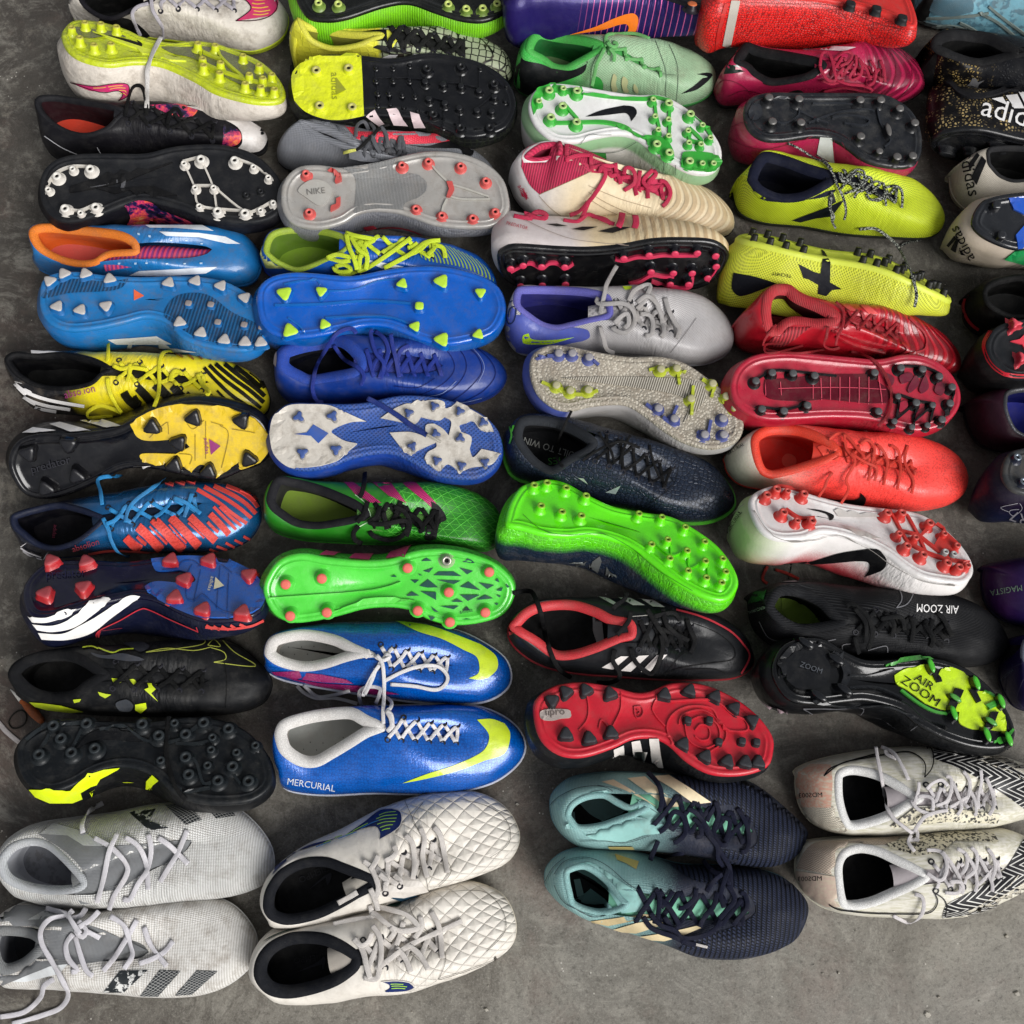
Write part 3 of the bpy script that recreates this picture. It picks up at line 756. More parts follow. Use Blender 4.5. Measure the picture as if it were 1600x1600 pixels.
SO('white boot lying sole up with neon yellow soleplate, topmost of the left column', '#d2c9bd crinkle:16 r:.45 d:.4 g:z:.004:.016:#d2c9bd', '#c4d21c crinkle:9 r:.3 c:.4 d:.35',
   '345 200 360 150 420 110 560 120 700 160 800 205 950 235 1080 225 1200 240 1330 285 1450 340 1540 420 1582 500 1570 545 1500 560 1380 550 1200 500 1080 430 900 350 750 335 600 350 460 320 380 270',
   studs=[('o', 4.5, 11, '#c8d41c r:.35 c:.4', '#b3ad48 r:.5', '395 140 470 112 558 118 645 135 440 195 520 235 615 230 1098 228 1195 238 1350 295 1440 350 1125 312 1130 350 1225 335 1220 392 1362 450 1448 470 1525 482 1385 400 1460 420 1510 400', 1)],
   dec=[('s', 'clear_window', '#6c7046 crinkle:7 r:.25 c:.5 d:.4', '400 150 520 165 640 180 700 210 620 200 500 215 430 190'), ('s', 'clear_window', '#6c7046 crinkle:7 r:.25 c:.5 d:.4', '900 260 1050 262 1150 262 1290 300 1420 360 1500 430 1520 500 1440 510 1330 470 1230 420 1080 330 960 300'),('c', 'swoosh', '#15160c r:.4', '515 190 640 205 740 230 770 240 ; 760 225 790 245 785 265 765 265 ; 750 262 640 225 515 190'),
        ('p', 'arch_panel', '#d6e23a r:.3 c:.3', '515 180 1035 345 940 340 900 325 880 335 830 305 790 305 760 275 650 235', 1),
        ('c', 'swoosh', '#c8306c r:.4', '395 455 520 475 620 462 690 460 ; 715 480 705 530 655 555 ; 680 520 650 500 600 508 ; 500 500 395 455'),
        ('L', 'swoosh_dash', '#e0c044 r:.4', 1.1, '600 480 640 474 680 472/610 492 650 484 695 486/660 498 690 500 700 510/665 515 685 515 700 525/520 485 560 484 590 480'), ('L', 'swoosh_edge', '#2a0c18 r:.5', 1.2, '395 455 520 475 620 462 690 460 715 480 705 530 655 555/655 555 680 520 650 500 560 508 395 455'),
        ('L', 'strut', '#b9c522 r:.35', 4, '1100 240 1130 350 1220 400 1362 450/1195 245 1230 330 1350 440/1130 300 1225 340/1362 450 1525 485', 2)],
   free=[('895 205 850 290 820 380 818 450 815 600', '#d8d4d0 r:.8', .006), ])
UP('black boot with galaxy print, white toe swoosh and coral insole', '#141317 r:.5 c:.15 d:.2', O='180 580 200 540 300 522 500 545 700 565 900 570 1100 590 1280 620 1420 680 1480 760 1470 830 1380 860 1100 880 800 900 500 900 350 890 270 840 200 720',
   C='195 575 225 535 350 535 520 560 650 590 700 615 650 670 600 720 500 755 400 745 300 700 230 640', T='1220 730', col='#1c1c20 r:.6', lining='#2a1218 r:.8', ins='#e0452e r:.7', ton='#1a1a1e', lace='#0e0e10 r:.8', sole='#1a1a1c',
   dec=[('c', 'galaxy_panel', '#fff galaxy r:.4', '830 585 1000 580 1100 615 ; 1060 650 960 640 830 585'), ('c', 'galaxy_panel', '#fff galaxy r:.4', '1240 690 1300 710 1340 750 1320 800 1230 820 ; 1240 760 1240 690'),
        ('c', 'swoosh', '#d9d4d0 r:.45 d:.3', '1030 592 1200 610 1350 655 1460 720 ; 1480 780 1430 840 1300 835 ; 1345 790 1320 710 1180 640 1030 592'), ('L', 'swoosh_edge', '#c8c8cc r:.4', 1.2, '250 755 350 820 470 870/540 815 560 850')],
   free=['695 645 715 540 745 480 790 485 810 560 815 640', '930 690 950 620 985 605 1010 650'])
SO('black boot lying sole up with white ringed studs and galaxy print side', '#121116 r:.5', '#1b1c1f r:.5 d:.2',
   '220 1060 235 960 300 890 420 855 600 850 800 850 950 815 1100 800 1250 805 1400 850 1500 930 1570 1040 1570 1130 1520 1200 1400 1235 1250 1225 1100 1190 950 1140 800 1110 700 1130 550 1190 400 1230 300 1210 240 1140',
   studs=[('o', 5.2, 9, '#cfcac2 r:.45', '#d8d4cc r:.45', '310 970 495 930 355 1150 525 1142 1112 875 1300 882 1205 1165 1357 1175', 1), ('o', 3.6, 8, '#cfcac2 r:.45', '#d8d4cc r:.45', '262 1045 397 930 442 1175 1018 900 1080 1035 1183 1035 1103 1138 1405 920 1488 978 1445 1160 1515 1120', 1), ('o', 3.4, 5, '#17181a r:.4', '#202124 r:.4', '1365 1075 1445 1055', 1)],
   dec=[('L', 'strut', '#c8c3ba r:.45', 3.2, '1018 900 1080 1035 1103 1138 1205 1165/1112 875 1183 1035 1205 1165/1018 900 1112 875/1080 1035 1183 1035/1183 1035 1357 1175 1445 1160 1515 1120/1205 1165 1357 1175/1300 882 1405 920 1488 978/262 1045 310 970 397 930 495 930/355 1150 442 1175 525 1142', 2.2),
        ('c', 'swoosh', '#8d8d90 m:.8 r:.3', '500 1045 580 1035 680 990 ; 700 1010 690 1050 670 1060 ; 675 1030 660 1020 500 1045', 1),
        ('p', 'arch_panel', '#101012 r:.6', '395 1040 560 990 600 960 640 975 680 945 730 965 770 935 830 945 960 905 700 1010 560 1045 700 1050 860 1040 985 1090 850 1090 800 1070 760 1085 720 1060 640 1080 540 1050 390 1075', .6),
        ('c', 'galaxy_panel', '#fff galaxy r:.4', '690 1140 770 1110 850 1125 900 1160 1000 1200 1100 1240 ; 1000 1244 700 1244 ; 720 1200 690 1140')])
Z(0, 340, .275)
UP('unlaced bright blue boot with orange collar, pink insole and white stripes', '#1a6fae r:.32 c:.4 d:.3', O='158 100 190 42 330 26 600 28 900 28 1200 45 1380 90 1470 190 1480 290 1420 370 1250 395 1000 400 700 380 450 350 280 320 200 270 170 190',
   C='165 95 200 45 330 40 560 60 700 85 770 125 785 165 770 205 620 220 540 265 430 270 300 235 210 180', T='1205 180', col='#f0842a r:.7', lining='#d8641e r:.8', ins='#cf6258 r:.7', ton='#7a2a6e #c03a5c rib:5 r:.7', lace='#1a6fae', n=0, gap=.020, tb=.045, tw=.013, tz=-.004, cw=.009, sole='#15619c',
   dec=[('p', 'stripe', '#dfe4ea r:.4', '825 45 1150 45 1215 78 1000 62 850 60'), ('p', 'stripe', '#dfe4ea r:.4', '905 82 1130 88 1280 110 1365 152 1290 150 1130 112 945 105'), ('p', 'stripe', '#dfe4ea r:.4', '735 325 790 300 1235 280 1170 315 900 330'),
        ('L', 'eyelet_ring', '#b8d0e4 r:.3', 1.6, '671 258 684 258/764 258 777 258/827 255 840 255/941 262 955 262/1042 264 1056 264/1134 262 1150 262/783 95 795 97/845 108 857 110/965 128 977 130/1052 128 1064 130/1140 145 1152 147', .4)])
SO('bright blue boot lying sole up with grey triangular studs', '#1b70b4 r:.35 c:.3 d:.3', '#1c72b2 r:.4 c:.2 d:.35',
   '225 450 245 350 330 310 450 305 600 325 800 335 1000 330 1180 340 1300 370 1420 440 1490 530 1510 630 1480 710 1400 750 1280 745 1150 720 1040 680 960 600 900 570 820 560 700 590 560 620 400 635 290 600 235 530',
   studs=[('t', 6.0, 8, '#1a66a2 r:.4', '#b7b2ae r:.5', '278 350 360 308 482 308 620 338 955 360 1108 350 1252 378 1388 445 320 495 452 515 598 492 1018 585 1138 645 1272 685 1390 698 1480 700'), ('q', 4.6, 7, '#1a66a2 r:.4', '#8d8583 r:.6', '1068 478 1195 485 1235 585 1385 600 1485 615')],
   dec=[('c', 'ribbed_insert', '#17598a #0d3a5e rib:4 r:.5', '235 450 270 400 330 350 420 350 600 360 730 350 ; 690 400 600 420 400 430 260 460 235 450'), ('s', 'ribbed_insert', '#17598a #0d3a5e rib:4 r:.5', '940 520 1000 450 1100 430 1200 450 1320 540 1450 600 1500 650 1440 715 1300 725 1130 690 1000 610 940 570'),
        ('p', 'logo', '#d8603a r:.5', '762 410 818 445 762 470', .4), ('p', 'stripe', '#d5d8da r:.45 d:.3', '610 690 890 670 980 718 660 718'), ('p', 'stripe', '#d5d8da r:.45 d:.3', '720 738 1000 742 1120 762 850 762')])
UP('yellow and black boot with black toe bars, bright yellow laces and white heel stripes', '#e3d31e r:.34 c:.3 d:.25 g:x:.128:.100:#0c0b0e:.2', O='22 815 60 765 150 742 400 735 600 750 800 755 1000 765 1200 790 1350 830 1470 910 1525 1000 1530 1070 1490 1120 1350 1130 1100 1120 900 1120 600 1130 400 1115 250 1100 150 1050 70 940 30 870',
   C='28 800 80 765 200 775 350 765 500 790 600 830 640 870 590 890 540 940 480 965 350 980 200 960 100 905 50 850', T='1190 935', col='#0d0d10 r:.6', lining='#0b0b0e', lace='#f2ea22 r:.6', ton='#16150e', sole='#111', gap=.012,
   dec=[('l', 'stripe', '#e9e6e4 r:.5', 5.5, s) for s in ('78 935 150 990 280 1035 480 1070', '88 972 150 1025 260 1065 400 1088', '125 1030 200 1075 320 1100')] +
       [('p', 'stripe', '#e9e6e4 r:.5', '150 756 330 738 470 738 380 752 250 762')] +
       [('l', 'toe_bar', '#131206 r:.5', w, s, .5) for w, s in ((6, '1160 855 1240 940 1330 1020 1450 1095'), (6, '1190 842 1280 925 1380 1000 1480 1080'), (6, '1225 835 1330 920 1420 985 1495 1050'), (6, '1275 835 1370 910 1450 970 1500 1015'), (6, '1335 850 1420 915 1480 970'), (4, '1235 985 1300 1050 1340 1085'), (4, '1420 880 1470 920 1500 970'))] +
       [('l', 'side_bar', '#17160c r:.5', w, s, .5) for w, s in ((13, '705 990 730 1030 790 1075'), (13, '785 965 830 1010 880 1070'), (14, '880 950 940 1000 990 1055'), (13, '980 960 1020 1000 1070 1050'), (6, '765 1010 780 1035 800 1055'), (6, '960 1000 985 1030 1010 1055'), (9, '1060 1000 1100 1030 1140 1055'), (7, '1190 1010 1220 1030 1250 1055'))] +
       [('l', 'toe_bar', '#8a5a1a r:.5', 3, s) for s in ('1000 775 1040 800', '1060 775 1100 812', '1110 780 1150 812', '1160 785 1200 815', '1210 790 1250 815')] + [('t', 'lettering', '#8e2a6a r:.5', 'absolion', '375 1022 545 985', 1.0)],
   free=['615 715 612 800 600 815', '980 760 930 765 905 830 905 950 895 1020 875 1075', '640 840 690 860 740 850 840 865', '610 910 620 980 650 1050 690 1110', '690 1110 620 1080 560 1070 500 1105 505 1135 560 1135 640 1125', '965 930 975 890 1000 870 1035 890', '1120 885 1150 950 1190 990 1170 1010', '740 830 735 890 720 930'])
SO('black boot lying on its side with yellow forefoot soleplate', '#101014 r:.4 c:.3', '#0b0b0f r:.15 c:.8 d:.15', '45 1390 90 1285 200 1240 420 1235 640 1205 760 1150 900 1090 1100 1052 1300 1080 1450 1130 1530 1230 1535 1330 1480 1400 1370 1440 1250 1490 1150 1485 1000 1455 850 1425 700 1430 560 1500 400 1570 270 1600 150 1580 80 1500', tilt=-36,
   studs=[('t', 7.5, 11, '#0c0c10 r:.2 c:.8', '#17171b r:.3 c:.5', '150 1350 380 1300 255 1550 430 1480 858 1200 1095 1150 1368 1165 1010 1290 985 1420 1180 1455 1410 1385', 0)],
   dec=[('c', 'forefoot_plate', '#d8b722 r:.38 c:.3 d:.3', '740 1170 900 1090 1100 1060 1300 1085 1450 1140 ; 1525 1235 1530 1320 1480 1390 ; 1370 1430 1360 1385 ; 1300 1430 1230 1480 ; 1200 1425 1140 1400 1090 1440 ; 1000 1400 950 1390 ; 900 1410 810 1385 ; 810 1340 1000 1340 ; 1080 1300 ; 1040 1260 1000 1255 ; 850 1265 780 1240 740 1170', 1.4),
        ('L', 'groove', '#8c7414 r:.6', 1.2, '850 1250 900 1200 950 1160/960 1230 955 1160/1065 1170 1100 1200 1160 1150/1170 1155 1170 1370/1110 1230 1110 1380/1250 1180 1300 1230 1260 1420/1200 1160 1270 1180/1020 1340 1090 1350 1080 1400/1320 1200 1450 1220'),
        ('p', 'stripe', '#e6e3e2 r:.45', '455 1160 560 1145 690 1185 610 1200'), ('p', 'stripe', '#e6e3e2 r:.45', '280 1180 340 1168 520 1215 400 1222'), ('p', 'stripe', '#e6e3e2 r:.45', '130 1228 190 1198 320 1215 200 1228'), ('p', 'stripe', '#e6e3e2 r:.45', '640 1465 760 1415 860 1410 700 1450'),
        ('t', 'lettering', '#8a2a6a r:.5', 'adidas', '1160 1250 1170 1340', .9), ('p', 'logo', '#8a2a6a r:.5', '1200 1345 1255 1295 1190 1255'), ('t', 'lettering', '#26262c r:.3', 'predator', '185 1450 405 1390', 1.0)])
Z(0, 720, .275)
UP('blue boot with coral red bars on the side and light blue laces', '#12588c r:.22 c:.6 m:.35 d:.12 g:x:.120:.085:#0b1020:.2', O='52 340 70 300 180 255 350 215 550 170 750 130 950 110 1150 110 1300 130 1430 190 1475 260 1480 340 1440 420 1380 470 1280 505 1150 515 900 520 700 510 550 530 400 545 250 555 160 530 110 480 70 420',
   C='60 335 80 300 200 265 330 238 450 262 530 290 595 330 520 410 430 470 300 505 200 480 120 420 75 380', T='1150 240', col='#1b2136 r:.4', lining='#0a0a12', ins='#0f0d14', lace='#2a8fd0 r:.6', ton='#0c1a2c', sole='#0c1c34', gap=.010,
   dec=[('l', 'toe_bar', '#d0443e r:.5', w, s, .5) for w, s in ((6, '1120 165 1230 230 1320 300 1400 355'), (6, '1160 150 1270 210 1360 270 1425 325'), (6, '1215 145 1310 190 1390 240 1450 300'), (5, '1285 145 1370 180 1430 225 1462 265'), (5, '1365 165 1420 190 1455 225'), (5, '1215 262 1280 330 1340 390'), (5, '1250 262 1310 320 1370 370'), (4, '940 125 985 140'), (4, '990 115 1050 135'), (4, '1050 112 1110 128'))] +
       [('l', 'side_bar', '#d9483f #c23830 speck:2 r:.5', w, s, .5) for w, s in ((13, '715 430 760 475 800 500'), (14, '785 375 850 430 915 500'), (15, '870 335 950 410 1040 500'), (14, '970 325 1050 400 1130 480'), (13, '1080 320 1150 385 1225 450'), (11, '1195 305 1240 350 1300 415'), (3, '780 425 800 445 830 470'), (3, '850 375 900 420 950 465'), (3, '960 365 1010 415 1060 460'), (3, '1070 355 1115 395 1160 435'), (5, '1180 350 1210 380 1240 405'))] +
       [('l', 'side_bar', '#c8423c r:.5', 4, s) for s in ('1190 495 1240 512', '1230 478 1290 500', '1280 460 1330 485', '1330 445 1375 465', '1380 425 1420 445', '500 525 620 505 760 510 900 520')] + [('t', 'lettering', '#8a2c3a r:.5', 'absolion', '415 510 565 465', 1.0), ('t', 'lettering', '#7a2c44 r:.6', 'adidas', '310 365 300 440', 1.0)] +
       [('l', 'stripe', '#cfccd0 r:.5', 2.4, s) for s in ('118 484 160 512 235 540', '135 505 180 535 250 556')],
   free=['940 98 850 165 780 215 730 275 710 350', '690 88 600 90 555 110 570 170 580 250', '585 325 615 390 630 450 670 520 735 545', '600 360 650 340 690 300', '985 210 1060 240 1140 300', '1090 185 1070 250 1045 320'])
SO('navy boot lying sole up with red triangular studs and curved white stripes', '#10142a r:.4 c:.3', '#0e0d26 r:.15 c:.7 d:.12', '130 760 150 680 240 590 330 565 500 560 700 570 860 555 1000 540 1150 540 1300 560 1430 620 1500 700 1500 800 1440 870 1300 900 1150 895 1020 850 900 790 800 765 700 775 500 820 400 850 300 880 200 880 150 840',
   studs=[('t', 7, 10, '#b82a30 r:.3 c:.4', '#a8444a r:.5', '285 550 485 555 250 735 467 700 967 545 1185 545 1412 630 1045 655 990 755 1150 825 1375 840')],
   dec=[('c', 'forefoot_plate', '#1a56ac r:.25 c:.5', '860 560 1000 545 1150 545 1300 565 1430 625 ; 1495 705 1495 800 1435 865 1300 895 ; 1150 890 1020 845 900 785 ; 835 740 830 715 900 690 1050 705 ; 1110 690 1090 650 1020 625 ; 900 630 870 600 860 560', 1.2),
        ('L', 'groove', '#103878 r:.4', 1.2, '920 620 1000 610 1040 570 1100 570 1140 600/1090 590 1060 640/1140 620 1100 800/1250 600 1230 840/1300 640 1290 850/1340 640 1460 680/1200 600 1250 590 1320 640/1060 700 1060 780 1110 790 1150 760 1200 800 1260 850 1330 870'),
        ('t', 'lettering', '#d5cfb0 r:.5', 'adidas', '1200 660 1180 740', .9), ('p', 'logo', '#d5cfb0 r:.5', '1275 715 1225 665 1215 735'), ('t', 'lettering', '#1c1c40 r:.2', 'predator', '265 670 490 655', 1.0),
        ('c', 'stripe', '#efece8 r:.45', '165 882 260 890 360 855 435 840 ; 380 880 270 915 190 915 ; 165 882'), ('c', 'stripe', '#efece8 r:.45', '190 925 300 930 400 890 530 790 630 785 ; 540 860 420 940 300 965 215 955 ; 190 925'), ('c', 'stripe', '#efece8 r:.45', '220 970 350 975 450 930 560 870 720 770 800 768 ; 640 880 520 970 380 1010 240 1008 ; 220 970'),
        ('L', 'piping', '#b82e3c r:.4', 1.8, '1130 965 980 900 850 840 790 840 680 900 560 960 560 1000 700 1015/1120 940 1130 968')] + [('l', 'side_bar', '#c8403c r:.5', 4, s) for s in ('1175 930 1210 950', '1215 935 1250 955', '1260 935 1300 955', '1310 930 1345 950', '1360 925 1400 940', '1170 940 1300 950 1420 935 1490 905')])
UP('black and neon splashed boot with a plain black opening, arrow outline on the toe', '#121315 r:.5 d:.3', O='42 1210 90 1130 220 1075 400 1045 650 1030 900 1010 1100 1000 1300 1025 1450 1130 1535 1230 1540 1300 1490 1380 1350 1430 1100 1450 850 1450 600 1445 400 1430 250 1410 120 1350 60 1290',
   C='50 1210 100 1140 220 1090 380 1080 480 1110 560 1160 620 1215 560 1260 500 1300 420 1355 300 1370 180 1345 90 1280', T='1190 1250', col='#131417 ribv:1 r:.8', lace='#0e0f10 r:.8', cw=.011, ton='#101113',
   dec=[('L', 'arrow_outline', '#a9ae4a r:.5', 1.4, '830 1090 1000 1070 1150 1045 1165 1005/830 1090 950 1068 1100 1080 1200 1060/1180 1050 1215 1020 1250 1058 1180 1050/1255 1015 1330 1090 1450 1170 1215 1145/1215 1145 1280 1130 1270 1090 1200 1065'),
        ('c', 'splash', '#c8dc1e r:.5', '635 1235 680 1240 690 1260 650 1270 ; 635 1235'), ('c', 'splash', '#c8dc1e r:.5', '720 1245 760 1240 775 1265 740 1280 ; 720 1245'), ('p', 'splash', '#c8dc1e r:.5', '835 1260 890 1275 870 1285 885 1300 860 1320 900 1365 850 1325 820 1300 845 1290 840 1275'),
        ('p', 'splash', '#c8dc1e r:.5', '770 1380 830 1370 835 1400 800 1430 770 1410'), ('p', 'splash', '#c8dc1e r:.5', '170 1365 350 1385 480 1420 400 1425 270 1410 200 1390'), ('p', 'splash', '#b9cc22 r:.5', '560 1310 600 1320 635 1325 600 1345 570 1330'), ('p', 'splash', '#b9cc22 r:.5', '420 1355 465 1350 455 1365 425 1370'),
        ('s', 'splash', '#3a3d44 r:.5', '520 1095 600 1110 700 1100 820 1130 740 1140 640 1130 560 1120'), ('s', 'splash', '#33363c r:.5', '700 1040 780 1030 850 1060 800 1090 740 1065'), ('s', 'splash', '#3a3d42 r:.5', '660 1370 720 1350 760 1380 740 1415 680 1410'),
        ('L', 'splash', '#b9cc22 r:.5', 2, '470 1068 520 1062 560 1075/560 1070 640 1095 690 1080 760 1075'), ('L', 'seam', '#050506 r:.8', 1, '1270 1130 1290 1250 1280 1400')])
Z(0, 1100, .3125)
SO('black boot lying sole up with round black studs and neon yellow flash on the side', '#101113 r:.45 d:.25', '#16191c r:.4 d:.35 c:.1', '85 230 120 160 220 100 350 75 500 85 650 90 800 82 950 65 1100 80 1220 130 1320 230 1360 340 1340 420 1250 480 1100 495 960 480 860 430 780 360 680 315 580 310 470 340 380 395 260 435 160 410 100 330',
   studs=[('o', 6, 9, '#1b1f22 r:.35 c:.2', '#2b3033 r:.5', '262 100 428 90 300 165 190 245 352 235 470 215 707 92 790 150 1015 85 925 143 1140 115 940 345 925 258 1087 375 1160 305 1240 378', 1), ('o', 4.5, 8, '#1b1f22 r:.35 c:.2', '#2b3033 r:.5', '1060 160 1053 222 1035 300 1180 235 1275 200 870 88 800 275', 1)],
   dec=[('L', 'strut', '#1e2326 r:.3 c:.2', 5, '130 180 230 110 350 100 428 90/428 95 375 200 352 235/190 245 240 170 262 100/500 130 620 110 720 180 800 190 900 180 1015 85/880 200 1000 200 1090 170/925 258 980 290 1020 400 1087 375/1200 400 1130 300/860 400 920 440 1050 420', 1.6), ('c', 'arch_panel', '#0b0c0e r:.2 c:.5', '380 230 450 150 560 125 650 140 740 175 ; 700 190 560 180 460 190 380 230', 1),
        ('p', 'splash', '#d6ea12 r:.45', '150 425 350 430 390 390 440 350 520 325 600 316 590 325 540 350 500 370 480 400 450 410 400 440 410 470 360 490 250 490 180 460'), ('p', 'splash', '#d6ea12 r:.45', '735 380 765 352 798 382 770 400 750 425 730 470 695 478 730 440'), ('p', 'splash', '#d6ea12 r:.45', '460 440 475 470 510 475 470 478 455 460'), ('p', 'splash', '#d6ea12 r:.45', '610 455 655 460 650 470 612 470')],
   free=[('845 60 835 130 830 250 850 340 880 420 930 480', '#0d0e10 r:.8', .005)])
UP('white knit boot with a round grey collar, above the one with knotted laces', '#dfdfdc #bdbbb6 weave:5 b:1.6 r:.6 d:.3', O='-25 790 0 690 100 610 300 575 500 550 700 510 900 495 1100 500 1230 560 1340 680 1370 800 1330 890 1200 950 1000 985 800 1005 500 1020 300 1015 150 990 20 950 -20 870',
   C='-12 790 50 705 150 672 240 690 330 760 410 850 430 905 380 940 250 950 120 930 20 880', T='960 690', col='#b9bcbf weave:3 r:.8', lining='#9a9ca2 r:.8', ins='#6a6c72 r:.7 speck:9', ton='#7f8182 weave:2.4 r:.8', lace='#dcd9dd r:.8', gap=.026, n=0, lw=.0056, cw=.008, sole='#c9c9c6', tw=.022,
   dec=[('p', 'stripe', '#23272a #c9c9c6 blot:9 r:.6', '640 540 780 525 745 585 845 620 745 632'), ('p', 'stripe', '#23272a #b9b9b6 grid:5 r:.6', '825 508 935 500 1010 580 925 605'), ('p', 'stripe', '#23272a #b9b9b6 grid:5 r:.6', '1015 500 1130 510 1178 560 1080 575'),
        ('c', 'grey_panel', '#848688 weave:2.4 r:.8', '190 650 330 655 420 700 520 715 ; 700 700 880 680 960 680 ; 880 790 760 820 600 930 ; 450 930 430 850 330 740 190 650'), ('p', 'stripe', '#c4c6c6 weave:3 r:.7', '200 650 270 600 420 640 520 712 420 710 340 660')],
   free=['515 495 440 540 410 600 415 645', '470 668 560 720 630 800 630 860 570 960 545 1030', '585 645 545 740 520 860 485 995', '625 665 690 710 730 800 740 930', '740 650 755 730 735 830 690 900 650 975 615 975', '790 668 850 710 940 800', '935 630 890 740 830 840 800 890'])
UP('white knit boot with its laces tied in a knot, cut by the left edge', '#dcdad6 #b8b4ac weave:5 r:.6 d:.45', O='-75 1200 -60 1090 20 1020 150 1005 350 1020 500 1030 650 1000 850 980 1050 975 1180 1020 1260 1110 1285 1190 1270 1290 1150 1400 1000 1455 800 1465 600 1455 400 1440 200 1430 0 1425 -60 1370 -80 1290',
   C='-60 1200 -20 1120 100 1115 200 1150 235 1200 190 1265 100 1330 10 1350 -45 1300', T='745 1240', col='#7d7f80 weave:3 r:.8', lining='#55575c r:.8', ins='#3c3e42 r:.7', ton='#7a7c7c weave:2.4 r:.8', lace='#dcd9de r:.8', gap=.028, n=0, lw=.0056, cw=.010, sole='#c9c9c6', tw=.024,
   dec=[('p', 'stripe', '#24282b #c9c9c6 blot:9 r:.6', '600 1335 740 1330 620 1440 515 1440'), ('p', 'stripe', '#24282b #b9b9b6 grid:5 r:.6', '800 1330 905 1335 790 1460 700 1458'), ('p', 'stripe', '#24282b #b9b9b6 grid:5 r:.6', '985 1332 1088 1335 960 1450 875 1455'),
        ('c', 'grey_panel', '#808284 weave:2.4 r:.8', '0 1010 180 1010 300 1020 420 1100 ; 520 1130 650 1190 745 1235 ; 640 1240 500 1290 300 1310 ; 100 1370 0 1410 ; 0 1370 150 1290 240 1200 180 1140 0 1110 ; 0 1010'), ('p', 'flap', '#b0b3b3 weave:3 r:.7', '140 1080 230 1030 320 1020 300 1080'), ('p', 'stripe', '#d0d3d4 r:.6', '60 1385 250 1310 340 1300 300 1345 130 1385')],
   free=['330 1060 250 1075 205 1130 210 1200 260 1290 320 1400 340 1460 300 1520 200 1560 60 1600', '270 1375 220 1410 200 1470 120 1540 0 1565', '365 1030 345 1060 380 1120 400 1150', '430 1020 400 1060 350 1070 330 1050 230 1020', '495 1035 450 1080 380 1130 410 1165 430 1130 390 1085', '365 1150 330 1200 340 1270 385 1330 355 1340', '375 1160 400 1250 430 1330 465 1360', '550 1060 620 1110 650 1200 660 1260 620 1325', '685 1080 640 1160 570 1270 515 1335', '720 1115 750 1200 800 1270 835 1310', '865 1185 820 1240 760 1275 695 1298', '420 1130 460 1150 500 1170'])
# ======== second column
Z(400, 0, .28125)
SO('black soled lime green boot lying sole up, cut by the top edge', '#7fd01c r:.45 rib:3 d:.15', '#121412 r:.25 c:.5', '215 -60 260 -200 500 -250 800 -230 1100 -260 1350 -200 1440 -60 1400 45 1280 108 1150 105 1000 60 850 10 700 30 500 95 380 108 280 80',
   studs=[('o', 5, 9, '#6f8a3a r:.3', '#b9c86a r:.4', '345 5 455 12 1068 12 1168 38 1260 35 1340 10', 1)], outs=.006, hh=(.085, .075, .086, .05))
UP('tall yellow heeled boot with a black net pattern on its toe', '#98a284 #0b0c0b net:9 r:.45 d:.2 g:x:.122:.117:#dcd83e:.1', O='198 300 205 180 235 68 300 85 500 125 700 150 850 150 1100 150 1250 200 1380 290 1425 390 1390 450 1200 470 1000 450 700 420 450 400 270 385 210 345', far=.07,
   C='228 90 300 125 450 165 600 180 690 180 710 200 650 225 560 260 430 275 330 240 265 180', T='1180 270', col='#d9d648 r:.6', lining='#8f9030 r:.8', ins='#3e3c1c', lace='#1c1d1c r:.8', ton='#1a1b1a', z=(.096, .074, .084, .055), cw=.007, gap=.016, lw=.007, n=6,
   dec=[('p', 'tab', '#dfe04a r:.5', '725 170 800 155 790 220 740 290 730 230'), ('p', 'stripe', '#e8e6e6 r:.5', '700 318 740 302 790 302 770 325'), ('p', 'stripe', '#e8e6e6 r:.5', '840 315 880 297 920 297 900 318'), ('L', 'strap', '#141414 r:.7', 5, '700 170 730 240 790 290')])
